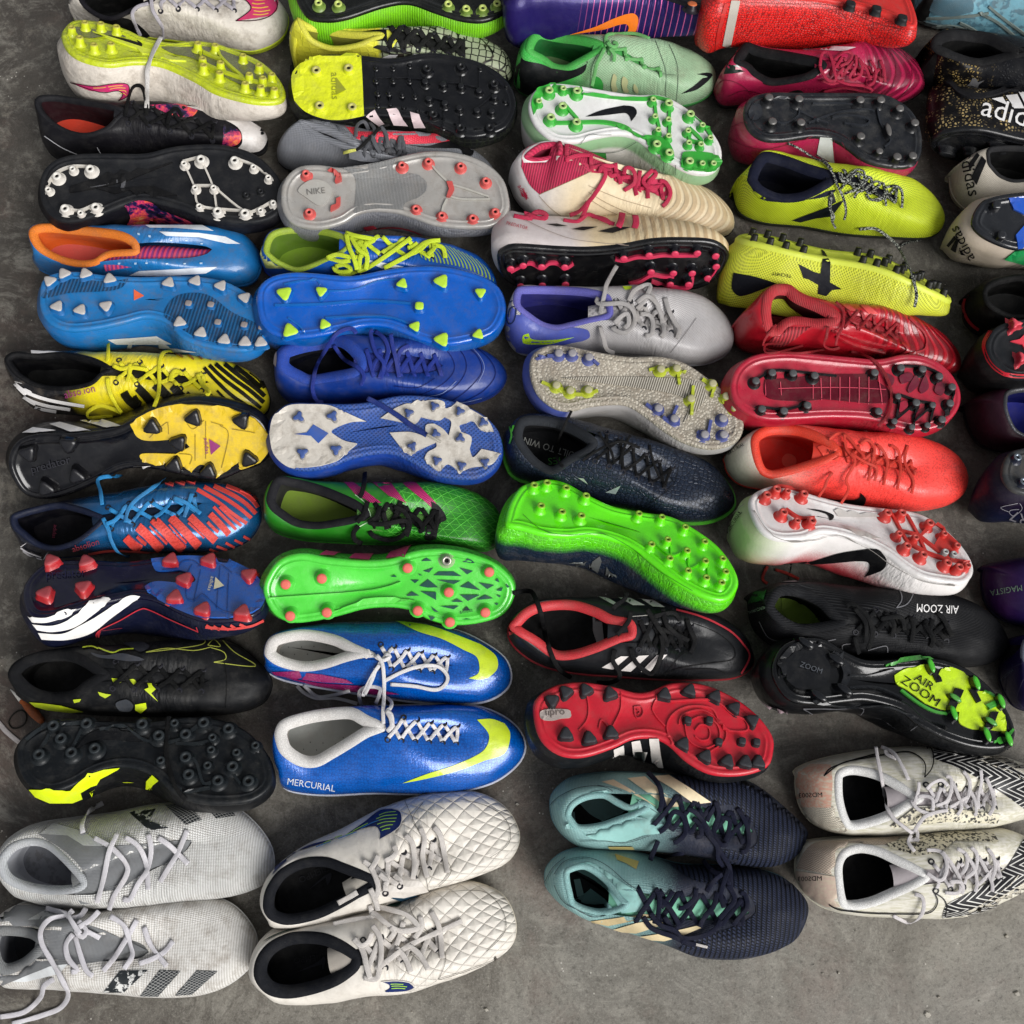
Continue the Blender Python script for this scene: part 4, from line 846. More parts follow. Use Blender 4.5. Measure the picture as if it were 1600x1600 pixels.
SO('black boot lying sole up with a square yellow heel plate', '#141515 #20241c net:7 r:.45', '#101114 r:.12 c:.9 d:.1', tilt=0, P= '205 480 215 400 290 325 400 300 590 305 750 320 950 290 1100 305 1250 345 1370 420 1435 520 1440 620 1380 710 1250 752 1150 750 1050 710 900 655 750 640 600 640 480 665 380 660 280 620 220 560',
   studs=[('o', 5.5, 9, '#d5de22 r:.3 c:.4', '#b9b565 r:.5', '333 380 513 368 352 577 533 585', 1), ('o', 5.2, 9, '#0e0f12 r:.15 c:.8', '#17181b r:.3', '950 370 1140 360 1325 455 985 625 1137 700 1300 700', 1), ('o', 3.8, 8, '#0e0f12 r:.15 c:.8', '#1b1c1f r:.3', '940 445 1040 460 1140 470 1240 495 960 540 1048 565 1130 592 1228 605 1325 528 1310 610', 0), ('o', 2.2, 4, '#0e0f12 r:.15 c:.8', '#17181b r:.3', '665 365 760 365 852 352 665 435 760 435 852 437 675 505 737 505 810 515 882 522 675 570 745 575 820 590 895 605 1245 370 1390 470 1385 555 1040 695', 0)],
   dec=[('c', 'heel_plate', '#d8e01e #c8d01a crinkle:12 r:.25 c:.6 d:.15', '585 308 400 303 290 328 ; 215 402 207 480 222 560 ; 280 618 380 656 480 662 600 640 ; 585 308', 1.6), ('t', 'lettering', '#8f941c r:.4', 'adidas', '418 405 422 555', 1.0), ('p', 'logo', '#8f941c r:.4', '445 530 500 500 445 430'),
        ('L', 'strut', '#17181c r:.15 c:.8', 1.2, '665 365 665 435 675 505 675 570/665 435 760 435 852 437 940 445/760 365 760 435 737 505 745 575/852 352 852 437 882 522/1040 460 1140 470 1240 495/1140 360 1140 470/960 540 1048 565/950 370 940 445/1048 565 1040 695/1228 605 1325 528/1130 592 1137 700/1240 370 1240 495', .8),
        ('p', 'stripe', '#d8c4c6 r:.45', '610 645 660 618 720 690 690 700'), ('p', 'stripe', '#d8c4c6 r:.45', '725 610 780 606 845 695 765 690'), ('p', 'stripe', '#d8c4c6 r:.45', '855 628 905 640 945 705 880 705')],
   free=[('740 690 690 710 640 760 590 810 555 835', '#1c1c1c r:.8', .004), ('555 832 520 840 484 850', '#d8d868 r:.5', .004)])
UP('grey sock boot with a bright red upper side and black toe swoosh', '#85878c #6e7076 weave:4 r:.5 d:.15', O='105 790 130 710 235 648 330 652 500 672 700 700 900 725 1100 770 1230 840 1310 920 1335 1000 1200 1040 1000 1030 700 1000 500 980 350 965 200 945 140 915 112 860', far=.065,
   C='238 665 330 682 430 715 520 765 575 800 540 835 450 805 350 765 275 715', T='845 848', col='#8a8c92 ribv:2 r:.7', lining='#3a3c40 r:.8', ins='#1a1a1c', ton='#6e7076 weave:3 r:.7', lace='#5b5d62 r:.8', z=(.086, .078, .084, .056), cw=.008, gap=.012, eye=0,
   dec=[('c', 'red_panel', '#e0344a #c42c40 weave:5 r:.45', '470 672 700 702 900 727 1050 760 1145 785 ; 1000 795 850 800 740 790 620 790 ; 560 770 470 672'), ('c', 'swoosh', '#0f0f11 r:.4', '825 800 950 810 1040 790 1140 785 1210 825 ; 1200 865 1150 870 ; 1130 830 1040 825 940 820 825 800'), ('c', 'sock_panel', '#6b6e74 rib:2 r:.8', '240 652 330 656 430 690 520 740 ; 430 720 330 690 240 652')],
   free=['555 760 560 700 600 675 625 720', '650 770 660 720 630 680', '690 700 720 740 735 815', '795 830 798 770 812 760 815 830', '640 750 660 800 690 850'])
SO('silver grey boot lying sole up with round red studs', '#97989c #75767b weave:4 r:.4 m:.2', '#a3a09b r:.3 c:.4 m:.15 d:.3', '140 1090 160 1000 230 930 340 915 480 930 650 905 800 868 950 840 1100 845 1250 890 1360 980 1400 1090 1395 1180 1320 1250 1170 1262 1000 1245 880 1205 780 1175 650 1165 560 1185 480 1235 350 1265 220 1245 160 1185',
   studs=[('o', 4.6, 9, '#c8504c r:.4 c:.3', '#d4605a r:.45', '275 957 292 1172 810 910 957 890 1137 915 1278 998 888 1152 1032 1190 1205 1205 1330 1170', 1)],
   dec=[('c', 'mesh_window', '#9a9a98 #5a5b5c weave:3.4 r:.4', '480 935 650 910 780 880 ; 760 920 780 950 900 970 ; 945 1010 945 1060 900 1100 ; 830 1130 820 1168 ; 650 1160 545 1185 ; 555 1050 545 980 480 935'), ('c', 'blade', '#b84a46 r:.4', '420 935 470 965 478 1010 ; 440 1020 445 975 400 945 ; 420 935', 4), ('c', 'blade', '#b84a46 r:.4', '470 1100 465 1150 415 1180 ; 420 1150 445 1140 445 1110 ; 470 1100', 4), ('p', 'blade', '#b84a46 r:.4', '1058 1015 1090 1015 1102 1058 1082 1100 1058 1098 1072 1056', 4),
        ('s', 'badge', '#a3a19b r:.4', '235 1060 300 1005 380 1010 425 1060 400 1120 350 1145 280 1100', 1.2), ('t', 'lettering', '#6a6864 r:.5', 'NIKE', '285 1085 385 1075', 1.0), ('L', 'rib', '#a8a69e r:.4', 3, '957 890 1000 950 1060 1010/1090 1030 1160 1050 1290 1095/1080 1095 1150 1110 1300 1110/1060 1110 1040 1150 1032 1190', 1.2), ('L', 'piping', '#b02838 r:.5', 2, '600 1285 700 1262 800 1262 900 1290 960 1330')])
Z(390, 340, .2625)
UP('blue boot with a lime collar and tangled lime yellow laces', '#0a50a6 r:.35 c:.3 d:.15', O='65 220 80 130 150 75 300 58 550 80 750 130 1000 125 1200 160 1380 240 1460 350 1450 430 1300 450 1000 420 700 400 400 380 200 370 95 320',
   C='85 190 120 95 220 62 400 62 540 95 590 140 600 165 540 220 400 280 280 315 180 280 120 240', T='1120 200', col='#9fb83a r:.6', lining='#5f8020 r:.8', ins='#7fa02a r:.7', ton='#1b4aa8', lace='#cfe62e r:.6', sole='#1548b8', n=4, gap=.012, lw=.0055,
   dec=[('p', 'heel_panel', '#a8b060 r:.6 d:.4', '65 220 85 130 150 85 160 150 140 240 200 300 100 300'), ('c', 'toe_panel', '#8cae3a #15429c arc:4.5 r:.4', '1010 225 1080 180 1150 165 1250 200 1370 265 1440 350 1450 380 ; 1350 330 1240 290 1060 260 1010 225'), ('p', 'stripe', '#dfe6ea r:.4', '690 250 740 255 920 290 790 300 720 270')],
   free=['570 90 640 110 740 130 690 150 610 130', '575 95 590 170 620 240 640 310', '600 110 650 190 700 230 690 280 640 320', '460 240 520 220 600 235 660 230 700 200', '455 235 540 260 600 255', '510 290 560 280 600 300 590 320 520 320 500 290', '505 300 560 340 640 320', '960 120 880 180 780 250 700 300 650 320', '1135 135 1040 150 950 220 860 270 800 300', '1060 220 1100 180 1090 160 1150 180 1165 240', '640 140 690 200 700 260 690 310', '700 140 660 230 650 310', '940 180 975 170 1000 150'])
SO('glossy royal blue soleplate up boot with lime tipped studs', '#0654a0 r:.3 c:.5', '#0058ba r:.18 c:.7 d:.16', '45 500 60 410 130 350 250 325 400 330 600 345 800 310 950 290 1150 290 1350 335 1470 400 1520 500 1510 590 1450 680 1330 725 1180 750 1050 730 900 670 800 640 680 640 550 670 400 700 270 710 150 690 70 620', arch=.007,
   studs=[('t', 7.2, 9, '#0060b2 r:.15 c:.8', '#b4dc3c r:.4', '205 442 1143 370 238 665 1145 718'), ('t', 5.4, 9, '#0060b2 r:.15 c:.8', '#b4dc3c r:.4', '425 430 908 385 1375 438 445 628 985 640 1362 688'), ('q', 6.0, 9, '#0060b2 r:.15 c:.8', '#b4dc3c r:.4', '1010 518')],
   dec=[('L', 'mould_rib', '#0060b2 r:.12 c:.9 d:.04', 4, '150 525 400 520 700 500 960 515', 1.4), ('L', 'mould_rib', '#0060b2 r:.12 c:.9 d:.04', 3, '440 440 620 430 760 380 880 370/450 600 700 590 850 600 960 640/205 400 380 370 420 400/230 600 300 650 330 690', 1.0)])
UP('royal blue leather boot with dark blue loose laces and stitched toe', '#103484 r:.42 c:.2 d:.15', O='135 880 150 800 230 740 450 705 700 695 1000 700 1250 740 1400 790 1510 880 1525 970 1450 1060 1300 1110 1100 1120 800 1110 600 1115 400 1120 250 1100 160 1010',
   C='165 870 180 790 260 750 420 715 540 700 620 740 680 810 690 880 640 940 500 970 350 990 270 960 200 920', T='1150 880', col='#2448a8 r:.8', lining='#060a1c r:.9', ins='#070a18', ton='#1a2c80 mesh:3 r:.7', lace='#1c3494 r:.7', sole='#142a70', gap=.024, cw=.013, n=6, lw=.005, tw=.022, lx=2, eye=0,
   dec=[('L', 'stitching', '#0c1a5a r:.6', 1.2, '1060 720 1180 800 1220 900 1150 990 1000 1060/1150 720 1260 800 1290 900 1230 1000 1100 1080/1240 735 1350 820 1380 920 1300 1020 1200 1090/1330 760 1430 850 1460 940 1390 1030 1280 1090/860 1000 1000 1010 1100 960'), ('L', 'stitching', '#8f9cc0 r:.6', .6, '1290 745 1370 830 1395 900 1360 980/1230 975 1150 1040 1060 1060/1380 1070 1300 1090 1200 1100'), ('p', 'heel_tab', '#8a7d7a r:.6', '138 810 165 800 162 890 145 870')],
   free=['635 690 600 660 520 690 450 790 400 880 380 960 375 1030 400 1090 440 1100', '500 760 560 840 640 890 680 940 660 1000', '735 670 720 690 750 800 800 870 780 960', '745 675 800 720 825 790 800 880 770 960', '840 690 850 760 870 840 890 950', '950 760 900 790 880 850 890 880', ('700 1075 770 1110 870 1170 960 1235 1055 1295', '#16307e r:.6', .006), ('1055 1290 1090 1310 1140 1335', '#b9b4a8 r:.5', .003)])
SO('blue boot lying sole up with dirty white flame shaped sole plates', '#1a4098 r:.4 crinkle:18', '#3456a0 #22407c mesh:5 r:.45 d:.25', '125 1290 150 1180 230 1110 370 1105 550 1110 700 1100 900 1060 1100 1070 1250 1110 1380 1170 1470 1260 1500 1370 1470 1470 1380 1540 1250 1550 1100 1520 950 1440 850 1400 740 1400 600 1430 500 1470 350 1500 230 1480 150 1400',
   studs=[('s', 6.6, 9, '#8c8a8a r:.5', '#3c5490 r:.5', '290 1180 492 1175 312 1395 512 1375'), ('s', 5.6, 9, '#8c8a8a r:.5', '#3c4f84 r:.5', '947 1155 1100 1115 1252 1145 1392 1212 1108 1280 1255 1305 968 1355 1115 1440 1262 1470 1402 1450')],
   dec=[('c', 'sole_plate', '#cac4ba r:.45 crinkle:10 b:.4 d:.4', '128 1290 150 1190 230 1120 370 1112 480 1120 570 1160 ; 695 1215 ; 600 1220 500 1260 490 1285 ; 560 1330 640 1350 ; 580 1400 520 1450 420 1480 ; 300 1490 220 1470 150 1400 128 1290', 1.5), ('p', 'window', '#3456a0 r:.45', '265 1290 340 1280 380 1232 470 1285 410 1345 365 1300'),
        ('c', 'sole_plate', '#cac4ba r:.45 crinkle:10 b:.4 d:.4', '780 1195 880 1130 1000 1095 1120 1085 ; 1160 1100 1170 1140 1230 1105 ; 1330 1150 1420 1210 1455 1275 ; 1380 1270 1330 1215 1290 1225 ; 1250 1240 1260 1280 ; 1320 1310 1310 1380 ; 1330 1430 1380 1380 ; 1490 1405 ; 1440 1470 1320 1490 1250 1520 ; 1180 1470 1120 1510 1040 1440 ; 1060 1400 1110 1370 1110 1340 ; 1000 1390 960 1420 ; 900 1370 835 1285 ; 960 1280 1050 1310 ; 1050 1240 1100 1230 ; 1150 1260 1185 1300 ; 1200 1220 1160 1190 ; 1120 1210 1020 1190 ; 980 1230 880 1215 ; 780 1195', 1.5)])
Z(390, 720, .275)
UP('green boot with triangle textured toe, pink stripes and black laces', '#26801c #58c63e tri:11 lim:.150:.156 r:.4 c:.2 d:.1', O='68 230 90 150 150 95 300 88 500 100 800 105 1050 110 1250 160 1380 240 1440 350 1420 450 1350 510 1200 500 1000 475 750 475 500 465 300 450 150 405 80 320',
   C='100 200 150 95 250 102 400 140 550 200 640 250 680 310 600 350 500 370 380 385 260 370 160 310 110 260', T='1090 340', col='#222226 r:.85', lining='#30302c r:.9', ins='#8aa83a r:.7', ton='#4a7a34 mesh:3 r:.8', lace='#0e0e10 r:.7', sole='#2c8a1c', gap=.016, cw=.009, n=5, lw=.0055, eye=0,
   dec=[('p', 'stripe', '#c42a72 #2a0a18 mesh:2.6 r:.4', '520 105 570 108 750 240 690 240 600 190'), ('p', 'stripe', '#c42a72 #2a0a18 mesh:2.6 r:.4', '680 112 790 112 890 240 790 200'), ('p', 'stripe', '#c42a72 #2a0a18 mesh:2.6 r:.4', '850 112 930 112 1060 240 1050 280 1000 235 890 150'), ('c', 'lace_guard', '#141416 r:.6', '1030 230 1080 260 1120 330 1080 360 1060 440 ; 1000 440 1010 360 1040 330 ; 1030 230', .6), ('L', 'piping', '#b9dcae r:.5', 1.4, '600 195 660 245 690 320/600 385 700 340 800 355')],
   free=['655 65 650 130 635 190 620 205', '620 370 590 410 600 450 640 470', '670 230 650 300 610 350', '740 255 720 320 680 350 760 360 880 340 900 380 860 430 790 450 710 430 680 400', '820 260 880 290 910 360 890 430', '900 300 960 340 985 390 960 400', '860 230 840 280 830 300', '760 290 780 390'])
SO('glowing green soleplate up boot with salmon round studs and dark triangle cutouts', '#46b038 #2e8a2a tri:7 r:.4', '#4ccc3c r:.25 c:.5 d:.05', '80 740 110 640 180 560 300 530 450 555 650 570 800 560 950 515 1100 505 1250 530 1400 590 1490 680 1500 770 1440 870 1300 920 1150 930 1020 900 930 850 800 830 650 840 500 880 350 910 230 915 130 860', arch=.007, tilt=-18,
   studs=[('o', 5.6, 12, '#4cc83e r:.3 c:.4', '#d8685a r:.5', '202 705 408 672 228 885 437 865 897 612 1362 635 1132 750 955 855 1138 920 1340 865'), ('o', 5.6, 9, '#8fae7a r:.3', '#a8a89a m:.6 r:.3', '1120 570', 1)],
   dec=[('p', 'cutout', '#1a4a42 r:.5', s) for s in ('975 570 1005 550 1035 568', '1210 575 1240 552 1280 580', '985 625 1045 605 1020 635', '1045 650 1075 628 1160 628 1205 655', '1190 605 1270 625 1235 645', '915 675 965 675 940 695', '965 710 1015 672 1072 718 1010 720', '1060 675 1200 680 1160 700', '1195 715 1245 685 1312 735', '1300 690 1390 705 1350 728', '890 765 925 742 965 765 900 768', '970 740 1060 745 1060 790', '1195 760 1310 760 1240 795', '1285 790 1340 760 1385 780', '1080 825 1190 822 1160 842', '1030 825 1078 860 1045 862', '1145 800 1180 782 1215 802', '1015 880 1055 888 1035 902', '1205 905 1260 892 1235 905', '1395 680 1415 660 1420 690', '1400 735 1440 715 1430 740', '1400 760 1430 765 1418 775', '1455 695 1480 715 1462 720', '1450 790 1475 768 1465 780', '800 655 825 645 840 658', '820 670 860 675 835 672', '1390 810 1415 805 1405 820', '960 640 985 650 965 650')] +
       [('p', 'stripe', '#c42a72 r:.45', '395 540 470 492 565 490 480 545'), ('p', 'stripe', '#c42a72 r:.45', '565 558 650 480 745 475 680 568'), ('p', 'stripe', '#c42a72 r:.45', '775 560 830 470 935 460 880 545'), ('L', 'mould_rib', '#5cd84a r:.2 c:.6', 3, '110 780 400 760 700 740 860 690/470 860 650 800 860 790 940 800', 1.2), ('t', 'lettering', '#16332c r:.5', 'adidas', '1195 868 1268 855', 1.0), ('p', 'logo', '#16332c r:.5', '1210 850 1235 825 1255 848')])
Z(380, 950, .2875)
YS = '#c6dc2c r:.3 c:.5'
UP('metallic blue boot with magenta heel flash, white laces and hooked neon swoosh', '#0058b4 #004494 hex:3.4 r:.24 c:.5 m:.15 d:.06 b:.25', O='105 260 120 180 180 120 300 85 500 62 750 60 950 70 1150 110 1300 180 1420 270 1455 370 1420 450 1300 510 1100 520 900 505 700 475 500 445 300 410 180 375 120 325',
   C='118 235 145 165 230 132 350 120 500 148 600 195 720 255 640 270 560 290 440 328 320 342 200 315 135 275', T='1135 312', col='#dcd8d4 r:.7', lining='#cfcbc4 r:.8', ins='#a5a8a6 r:.6', ton='#0c4aa0 r:.2 m:.4', lace='#e9e6e6 r:.7', sole='#c9ccd6 r:.3', rim=.0012, gap=.010, cw=.011, n=6, lw=.0042,
   dec=[('c', 'swoosh', YS, '825 70 1000 95 1150 145 1290 200 ; 1370 260 1380 330 1330 380 ; 1280 390 1225 382 ; 1280 350 1270 270 1200 230 ; 1080 170 950 130 825 70'), ('p', 'flash', '#a81c6c weave:3 r:.25 c:.5', '155 345 305 342 320 375 290 385 170 360'), ('p', 'flash', '#a81c6c weave:3 r:.25 c:.5', '345 352 430 360 560 385 600 408 430 400 320 385'), ('p', 'flash', '#a81c6c weave:3 r:.25 c:.5', '230 375 420 405 640 420 850 465 700 465 420 425'),
        ('L', 'perforation', '#5a5e5c r:.6', 2.2, '245 213 250 213/315 213 320 213/383 209 388 209/450 204 455 204/518 198 523 198/278 253 283 253/348 252 353 252/417 246 422 246/485 242 490 242/308 290 313 290/376 287 381 287/446 282 451 282/350 175 355 175/418 170 423 170/214 245 219 245/284 178 289 178')],
   free=['725 255 755 300 765 380 765 480 760 560 762 630', '715 260 760 285 800 262 770 250', '720 330 700 390 660 470', '770 395 870 345 970 315 1060 320 1110 370 1095 420 1040 445 930 425 800 415', '640 525 630 460 670 430 740 435 740 470 720 520', '290 420 330 460 400 490 500 490 620 520', '330 420 400 480 480 475 580 450', '770 480 805 510 800 545 780 560 800 600 805 640 780 670', '740 310 700 370 660 450 650 480'])
UP('metallic blue boot with a long neon swoosh and white lettering on its heel', '#005cba #00489a hex:3.4 r:.24 c:.5 m:.15 d:.06 b:.25', O='150 730 170 660 240 590 400 560 600 530 900 522 1150 522 1300 540 1430 600 1510 680 1530 770 1480 860 1350 950 1150 1000 950 1010 700 1005 450 1015 250 990 180 920 150 830',
   C='175 670 215 610 350 567 500 545 600 546 680 588 755 625 765 665 680 700 600 750 500 810 400 862 300 855 210 795 180 730', T='1190 690', col='#e2dfdb r:.7', lining='#cfcbc4 r:.8', ins='#a5a8a6 r:.6', ton='#0c4aa0 r:.2 m:.4', lace='#efecec r:.7', sole='#c9ccd6 r:.3', rim=.0012, gap=.010, cw=.012, n=6, lw=.0042,
   dec=[('c', 'swoosh', YS, '865 950 1000 900 1130 860 1230 820 ; 1310 770 1335 690 1270 608 ; 1350 605 1420 630 ; 1450 690 1420 790 1310 830 ; 1180 880 1000 925 865 950'), ('t', 'lettering', '#cdd4e0 r:.4', 'MERCURIAL', '240 955 498 995', 1.0),
        ('L', 'perforation', '#5a5e5c r:.6', 2.2, '363 730 368 730/432 734 437 734/500 740 505 740/327 768 332 768/397 772 402 772/465 778 470 778/354 812 359 812/422 812 427 812/542 704 547 704')],
   free=['775 560 805 580 810 640 785 670'])
Z(380, 1210, .2875)
TP = '#dcd6cc #a8a196 quilt:19 lim:.160:.166 r:.46 d:.2'
UP('off white quilted leather boot, upper of the pair, with a blue and lime swoosh', TP, O='75 690 90 600 150 510 300 400 500 310 700 205 900 130 1050 95 1250 95 1400 160 1480 260 1500 370 1430 480 1250 560 1050 620 850 690 650 745 450 805 300 828 180 825 110 785',
   C='110 700 130 615 200 520 320 460 450 452 550 485 650 525 715 560 720 610 650 655 530 725 400 785 250 815 160 795 120 755', T='1085 400', col='#16181e r:.8', lining='#0b0b0d r:.9', ins='#0b0b0d', ton='#b9b2a6 r:.5', lace='#d8d2cc r:.8', sole='#d2cab8', gap=.016, cw=.010, n=5, lw=.0058, tb=.035, Mr=26,
   dec=[('c', 'swoosh', '#12265c r:.4', '120 545 250 440 420 380 560 330 ; 660 260 740 200 810 190 ; 860 215 850 290 740 358 ; 745 320 720 285 650 295 ; 500 350 330 400 120 545'), ('L', 'swoosh_dash', '#9ccc3c r:.4', 1.3, '740 225 780 210 830 205/725 245 770 228 838 222/715 262 765 246 835 240/730 275 770 262 828 258/745 292 780 280 815 276/755 308 775 300 800 296/600 312 640 290 680 270/560 335 600 316/500 350 540 336/440 380 480 362'), ('L', 'swoosh_dash', '#2c7ab8 r:.4', 1.3, '640 300 700 270 740 255/520 355 580 332 620 318/400 400 440 385 480 372'), ('L', 'swoosh_edge', '#c9c4bc r:.4', 1.4, '560 330 660 258 740 197 810 188 860 215 850 290 740 360'), ('c', 'swoosh', '#101216 r:.4', '570 520 605 535 ; 620 560 590 575 ; 598 560 595 540 570 520'),
        ('L', 'seam', '#4a463e r:.7', .8, '980 160 920 250 980 330 1060 420 1130 520 1060 600/1180 140 1330 180 1430 260 1440 370 1340 450/880 150 960 330/990 560 1005 625'), ('c', 'swoosh', '#16384c r:.4', '800 665 850 650 960 650 ; 900 670 860 680 800 665'), ('t', 'lettering', '#2a2a2e r:.6', 'TIEMPO', '455 490 300 560', 1.0), ('c', 'swoosh', '#33343a r:.6', '360 625 430 560 480 530 ; 480 560 460 600 450 560 ; 360 625'), ('p', 'eyestay', '#c8c2ba r:.4 d:.1', '740 540 900 520 980 600 1005 625 870 660 745 655', .8)],
   free=['650 470 690 500 720 560 735 620 715 680', '735 440 710 490 690 520', '815 385 830 420 810 450 770 470', '960 290 985 350 975 450 1000 560', '880 330 920 380 930 500 920 570', '1035 285 1070 330 1090 420 1110 535', '740 540 780 580 770 600', '820 545 855 580 850 590', '690 620 720 690 730 740', '515 700 570 670 620 640'])
UP('off white quilted leather boot nearest the camera, with crossed loose laces', TP, O='12 1080 30 980 90 890 200 840 400 800 600 755 800 700 950 640 1100 590 1250 590 1400 650 1470 760 1480 880 1420 970 1250 1065 1050 1135 900 1180 700 1195 500 1228 300 1242 170 1237 90 1195 30 1135',
   C='60 1085 80 990 150 910 270 862 420 862 520 895 600 945 640 985 630 1050 580 1100 500 1150 380 1192 250 1215 150 1200 90 1155', T='1080 890', col='#16181e r:.8', lining='#0b0b0d r:.9', ins='#0b0b0d', ton='#a9a298 r:.5', lace='#d8d2cc r:.8', sole='#d2cab8', gap=.016, cw=.012, n=5, lw=.0058, tb=.035, Mr=26,
   dec=[('c', 'swoosh', '#12265c r:.4', '750 1125 830 1122 900 1130 ; 925 1155 890 1172 840 1178 ; 780 1180 770 1175 ; 795 1160 790 1140 750 1125'), ('L', 'swoosh_dash', '#9ccc3c r:.4', 1.2, '800 1138 830 1136 870 1138/805 1148 840 1146 890 1150/805 1160 840 1158 880 1160'), ('L', 'swoosh_edge', '#c9c4bc r:.4', 1.4, '750 1125 830 1118 905 1128 930 1155 890 1175'), ('c', 'swoosh', '#16302c r:.4', '105 915 200 870 320 835 ; 240 850 160 880 105 915'), ('c', 'swoosh', '#123a34 r:.4', '780 720 830 695 870 690 ; 840 720 780 720'),
        ('L', 'seam', '#4a463e r:.7', .8, '900 670 920 760 1000 850 1100 980 1060 1110/1130 640 1300 640 1400 730 1420 850 1320 960/1380 1000 1220 1060 1060 1110'), ('t', 'lettering', '#2a2a2e r:.6', 'TIEMPO', '435 975 275 995', 1.0), ('c', 'swoosh', '#33343a r:.6', '290 1075 400 1020 440 985 ; 450 1010 435 1060 430 1030 ; 290 1075')],
   free=['690 750 720 760 780 810 850 850 940 840 940 810 880 760 780 730 720 720', '690 710 700 760 690 780', '490 815 600 790 680 780 720 770', '610 890 650 960 670 1040 690 1110', '655 1105 720 1110 740 1060 750 960 740 880 700 820', '720 1060 800 1000 900 930 1050 860 1190 795', '600 890 640 930 680 910 700 860', '870 800 850 880 830 930', '960 770 970 830 930 890', '1020 745 1060 820 1075 900 1080 1000', '800 830 820 860 790 900', '830 940 880 1000 910 1075', '900 930 960 980 1005 1060'])
# ======== third column
Z(780, 0, .25)
SO('purple boot with pink pinstripes and an orange swoosh, cut by the top edge', '#241a5a #d0609c pin:7.5 lim:.08:.11 r:.35 c:.3 m:.2 d:.05', '#17141c r:.3 c:.4', '90 -80 130 -240 400 -300 700 -280 1000 -260 1250 -180 1370 -60 1380 40 1290 45 1150 5 1000 -40 800 -65 500 -60 250 -70 140 -60', tilt=26,
   studs=[('o', 6, 9, '#1c1820 r:.3', '#c86a3c r:.4', '1210 10 1325 22')], outs=.006, hh=(.085, .075, .084, .052),
   dec=[('c', 'swoosh', '#ee7a1c r:.4', '440 215 600 165 700 120 780 90 ; 840 82 870 120 850 200 800 200 ; 810 170 790 148 740 155 ; 640 185 440 215')])
UP('bright green and pale grey boot with a black toe swoosh and green laces', '#9fc09a mesh:4 r:.45 d:.25 g:x:.105:.07:#3fae48:.4', O='95 440 108 330 140 240 205 190 260 190 400 205 650 220 900 240 1100 280 1250 350 1340 430 1352 520 1300 600 1180 650 1050 655 850 640 600 620 400 610 250 600 130 565 98 500',
   C='165 305 190 230 250 190 400 212 560 235 655 270 650 320 600 345 500 400 420 437 330 425 260 375 195 340', T='1025 470', col='#49b44c r:.6', lining='#1b7030 r:.8', ins='#6e8c5c r:.7', ton='#3f9a48 r:.7', lace='#74c070 r:.7', sole='#30803a', gap=.008, cw=.010, n=4, lw=.0045, lx=2, eye=0,
   dec=[('c', 'heel_panel', '#101214 r:.5', '95 440 105 370 130 290 ; 150 370 260 400 330 430 ; 450 440 545 400 550 380 ; 530 450 420 500 300 530 ; 240 600 120 560 95 440'), ('c', 'swoosh', '#0e1014 r:.4', '1135 585 1210 540 1270 490 ; 1300 480 1235 465 ; 1300 455 1330 470 1300 510 ; 1230 560 1135 585'), ('L', 'seam', '#3c4a40 r:.7', .8, '975 255 1010 350 1040 450 1040 600/1060 280 1110 400 1115 520 1105 640/620 330 580 420 570 560'),
        ('s', 'vent', '#b7b88a r:.5', '715 460 735 480 730 520 740 560 710 570 700 520'), ('s', 'vent', '#b7b88a r:.5', '775 475 805 500 800 540 810 570 780 570 765 520'), ('s', 'vent', '#b7b88a r:.5', '845 520 865 545 870 575 850 575 838 545'), ('s', 'vent', '#2f9a3c r:.5', '590 480 625 480 650 520 640 570 590 570 580 520')],
   free=['670 290 665 250 680 215 760 210 850 210 940 240', '675 260 700 290 730 290 735 270 710 262', '660 300 640 340 610 400 600 440 580 540', '690 300 720 340 715 385'])
SO('white boot lying sole up with green studs and a black swoosh under the arch', '#8fb48a r:.4 g:z:.022:.028:#d8d4ce:.0', '#dedddb r:.35 c:.3 d:.15', '190 640 230 560 330 520 480 530 650 560 850 590 1000 590 1120 640 1230 720 1330 820 1385 920 1380 1020 1320 1075 1200 1070 1080 1010 950 920 850 850 740 830 600 850 480 880 350 870 250 800 200 720',
   studs=[('o', 5.2, 10, '#3aa83c r:.35 c:.3', '#a6c47a r:.5', '315 552 490 555 400 650 325 720 487 750 1065 632 1200 700 1195 995 1068 942 990 888', 1), ('o', 3.8, 9, '#3aa83c r:.35 c:.3', '#a6c47a r:.5', '403 540 250 620 967 610 978 715 1062 735 998 800 1063 838 1275 770 1325 850 1185 805 1190 880 1265 890 1275 1010 1345 1010', 1)],
   dec=[('c', 'heel_plate', '#3cae3e r:.35', '215 720 200 640 240 560 330 522 ; 490 532 525 570 ; 480 610 430 590 350 580 ; 270 600 250 660 ; 215 720', 1), ('c', 'swoosh', '#101116 r:.4', '538 732 640 690 780 660 ; 840 670 860 710 825 762 ; 815 730 790 710 750 712 ; 640 725 538 732'),
        ('L', 'strut', '#3aa83c r:.4', 5, '525 585 700 610 900 620 967 610 1065 632/967 610 978 715 998 800/1065 632 1062 735 1063 838/1200 700 1275 770 1325 850/400 650 487 750/325 720 340 770 487 770 650 770 780 800 900 860 990 888/1185 805 1190 880 1265 890 1185 805', 1.6), ('c', 'forefoot_plate', '#36a038 r:.4', '900 850 1000 860 1060 900 1090 960 ; 1080 1005 1000 960 930 900 900 850', 1), ('c', 'forefoot_plate', '#36a038 r:.4', '1140 990 1160 955 1300 960 1370 980 ; 1380 1020 1320 1070 1200 1065 ; 1140 1040 1140 990', 1),
        ('c', 'side_panel', '#3a9440 r:.4', '390 915 520 935 665 950 ; 660 1035 520 1000 390 915'), ('L', 'seam', '#3c4a40 r:.7', .8, '500 900 560 850 700 840/420 915 600 945 740 940 860 885/1030 1010 1032 1060/1105 1030 1105 1090')])
Z(780, 200, .25)
